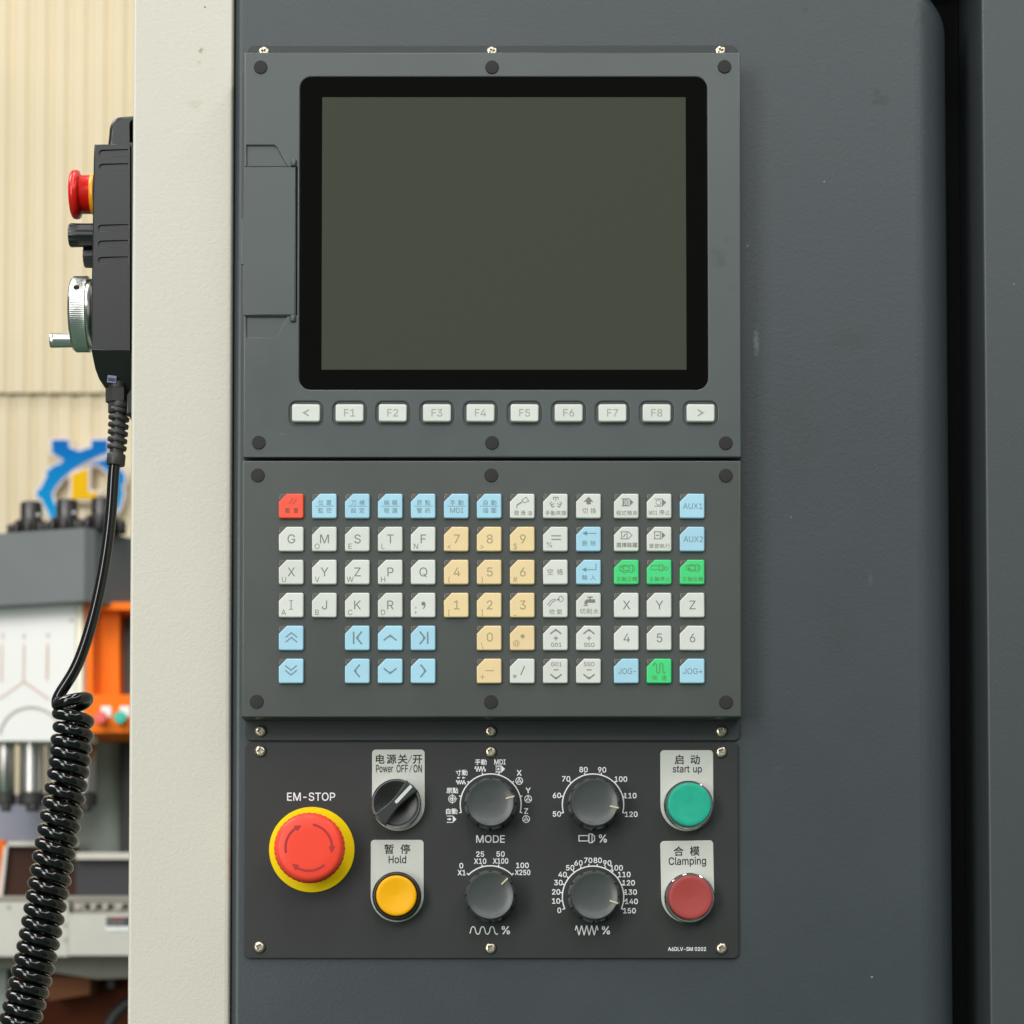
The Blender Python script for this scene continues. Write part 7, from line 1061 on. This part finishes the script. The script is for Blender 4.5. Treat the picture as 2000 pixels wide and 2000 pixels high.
th = math.radians(30)
part('set_screw', xform(lathe([(0.0018, -0.0008), (0.0018, 0.0002), (0.0001, 0.0002)], 16), Matrix.Rotation(-th, 4, 'X')), M_black, hw, rot=(0, 0, 0), at=P(FACE, 614, HC)+Vector((-(FACE-159)*scx, 72.6*scx*math.sin(th), 72.6*scx*math.cos(th))))
# gland, strain relief and cable
HG = HC+0.022
def at_c(px, py): return P(px, py, HG)
s5 = S(HC, 800)
nutp = at_c(228.5, 773)
gl = part('cable_gland', xform(lathe([(19*s5, -15*s5), (22*s5, -13*s5), (22*s5, 11*s5), (19*s5, 15*s5)], 6), Matrix.Rotation(-PI/2, 4, 'X') @ Matrix.Rotation(0.25, 4, 'Z')), M_rubber, pd, at=nutp)
gl.data.polygons.foreach_set('use_smooth', [False]*len(gl.data.polygons))
part('gland_neck', xform(lathe([(17*s5, -33*s5), (17*s5, 26*s5)], 28), Matrix.Rotation(-PI/2, 4, 'X')), M_rubber, gl, at=nutp)
yy = 796.0; ax = lambda y: 233.5-(y-796)*(6.5/100)
spine = []
sr = part('strain_relief', join(*[xform(lathe([(r*s5*0.96, -d), (r*s5, -d*0.7), (r*s5, d*0.7), (r*s5*0.96, d)], 28),
        Matrix.Translation(at_c(ax(y), y)-nutp) @ Matrix.Rotation(-PI/2+0.0, 4, 'X') @ Matrix.Rotation(0.16, 4, 'Y')) for y, r, d in
        [(792, 20, 5.5*s5)]+[(803+i*14.2, 20.6-i*0.35, 3.7*s5) for i in range(6)]]), M_rubber, gl, at=nutp)
part('relief_core', tube([at_c(ax(y), y)-nutp for y in range(780, 905, 12)], 13.5*s5, 18), M_rubber, gl, at=nutp)
ec = at_c(226.5, 898)
part('relief_end', xform(lathe([(17*s5, -11*s5), (18*s5, -9*s5), (18*s5, 9*s5), (17*s5, 11*s5)], 28), Matrix.Rotation(-PI/2, 4, 'X') @ Matrix.Rotation(0.1, 4, 'Y')), M_rubber, gl, at=ec)
# cable: straight lead, then the coil
lead = [(226, 885), (222.5, 915), (220.5, 945), (218.5, 980), (214, 1030), (207.5, 1080), (199, 1130), (188.5, 1180), (175.5, 1230), (159, 1280), (145.5, 1310), (131.5, 1333), (120, 1350)]
pts = [at_c(x, y) for x, y in lead]
RC = 30.0; rad = 11.2
def cen(y): # axis of the coil in the picture
    tab = [(1360, 141), (1400, 143), (1424, 144), (1450, 139.5), (1490, 136), (1515, 133), (1560, 125), (1600, 118), (1650, 109), (1700, 100.5), (1750, 92), (1800, 83.5), (1850, 74), (1900, 63.5), (1950, 51), (2000, 38), (2060, 20), (2140, -6)]
    for (a, b), (c, d) in zip(tab, tab[1:]):
        if y <= c: return b+(d-b)*(y-a)/(c-a)
    return tab[-1][1]
raw = []
turns = [1378, 1394, 1421, 1447, 1469, 1492, 1515]
y = 1515.0; st = 27.6
while y < 2130:
    y += st; st = max(23.0, st-0.28); turns.append(y)
NS = 30
for i in range(len(turns)-1):
    for k in range(NS):
        f = k/NS; s_ = 2*PI*f+PI
        if i == 0:
            yy_ = 1378-15*math.sin(PI*min(f/0.5, 1)/2)**2 if f < 0.5 else 1363+(turns[1]-1363)*(f-0.5)/0.5
        else: yy_ = turns[i]+(turns[i+1]-turns[i])*f
        xx = RC*math.cos(s_); dep = -RC*math.sin(s_)
        lean = 0.17 if yy_ > 1490 else 0.02+0.15*max(0, (yy_-1400)/90)
        raw.append((cen(yy_)+xx*1.0, yy_+xx*lean*(1 if i else 0.0), dep))
coil = [at_c(x, yv)+Vector((0, 0, d*s5)) for x, yv, d in raw]
j0 = at_c(111.5, 1366)
allp = pts+[j0]+coil[1:]
def smooth(pl_, it):
    for _ in range(it):
        q_ = [pl_[0]]
        for a_, b_ in zip(pl_, pl_[1:]): q_ += [a_*0.75+b_*0.25, a_*0.25+b_*0.75]
        pl_ = q_+[pl_[-1]]
    return pl_
allp = smooth(allp[:24], 2)+allp[24:]
part('coiled_cable', tube([p-oq for p in allp], rad*s5, 16), M_cable, pd)
tq = at_c(221, 746)
tg = part('cable_tag', xform(box(-8.5*s5, -6*s5, 0, 8.5*s5, 8*s5, 0.0004), Matrix.Translation((0, 0, 18.6*s5)) @ Matrix.Rotation(-0.12, 4, 'Z')), M_tag, pd, at=tq)
part('tag_print', xform(printed([poly((-7, -3), (7, -3), (7, 3.5), (-7, 3.5))], lambda a, b: (a*s5, -b*s5), 0), Matrix.Translation((0, 0, 18.6*s5+0.0005)) @ Matrix.Rotation(-0.12, 4, 'Z')), M_tag_ink, tg, at=tq)
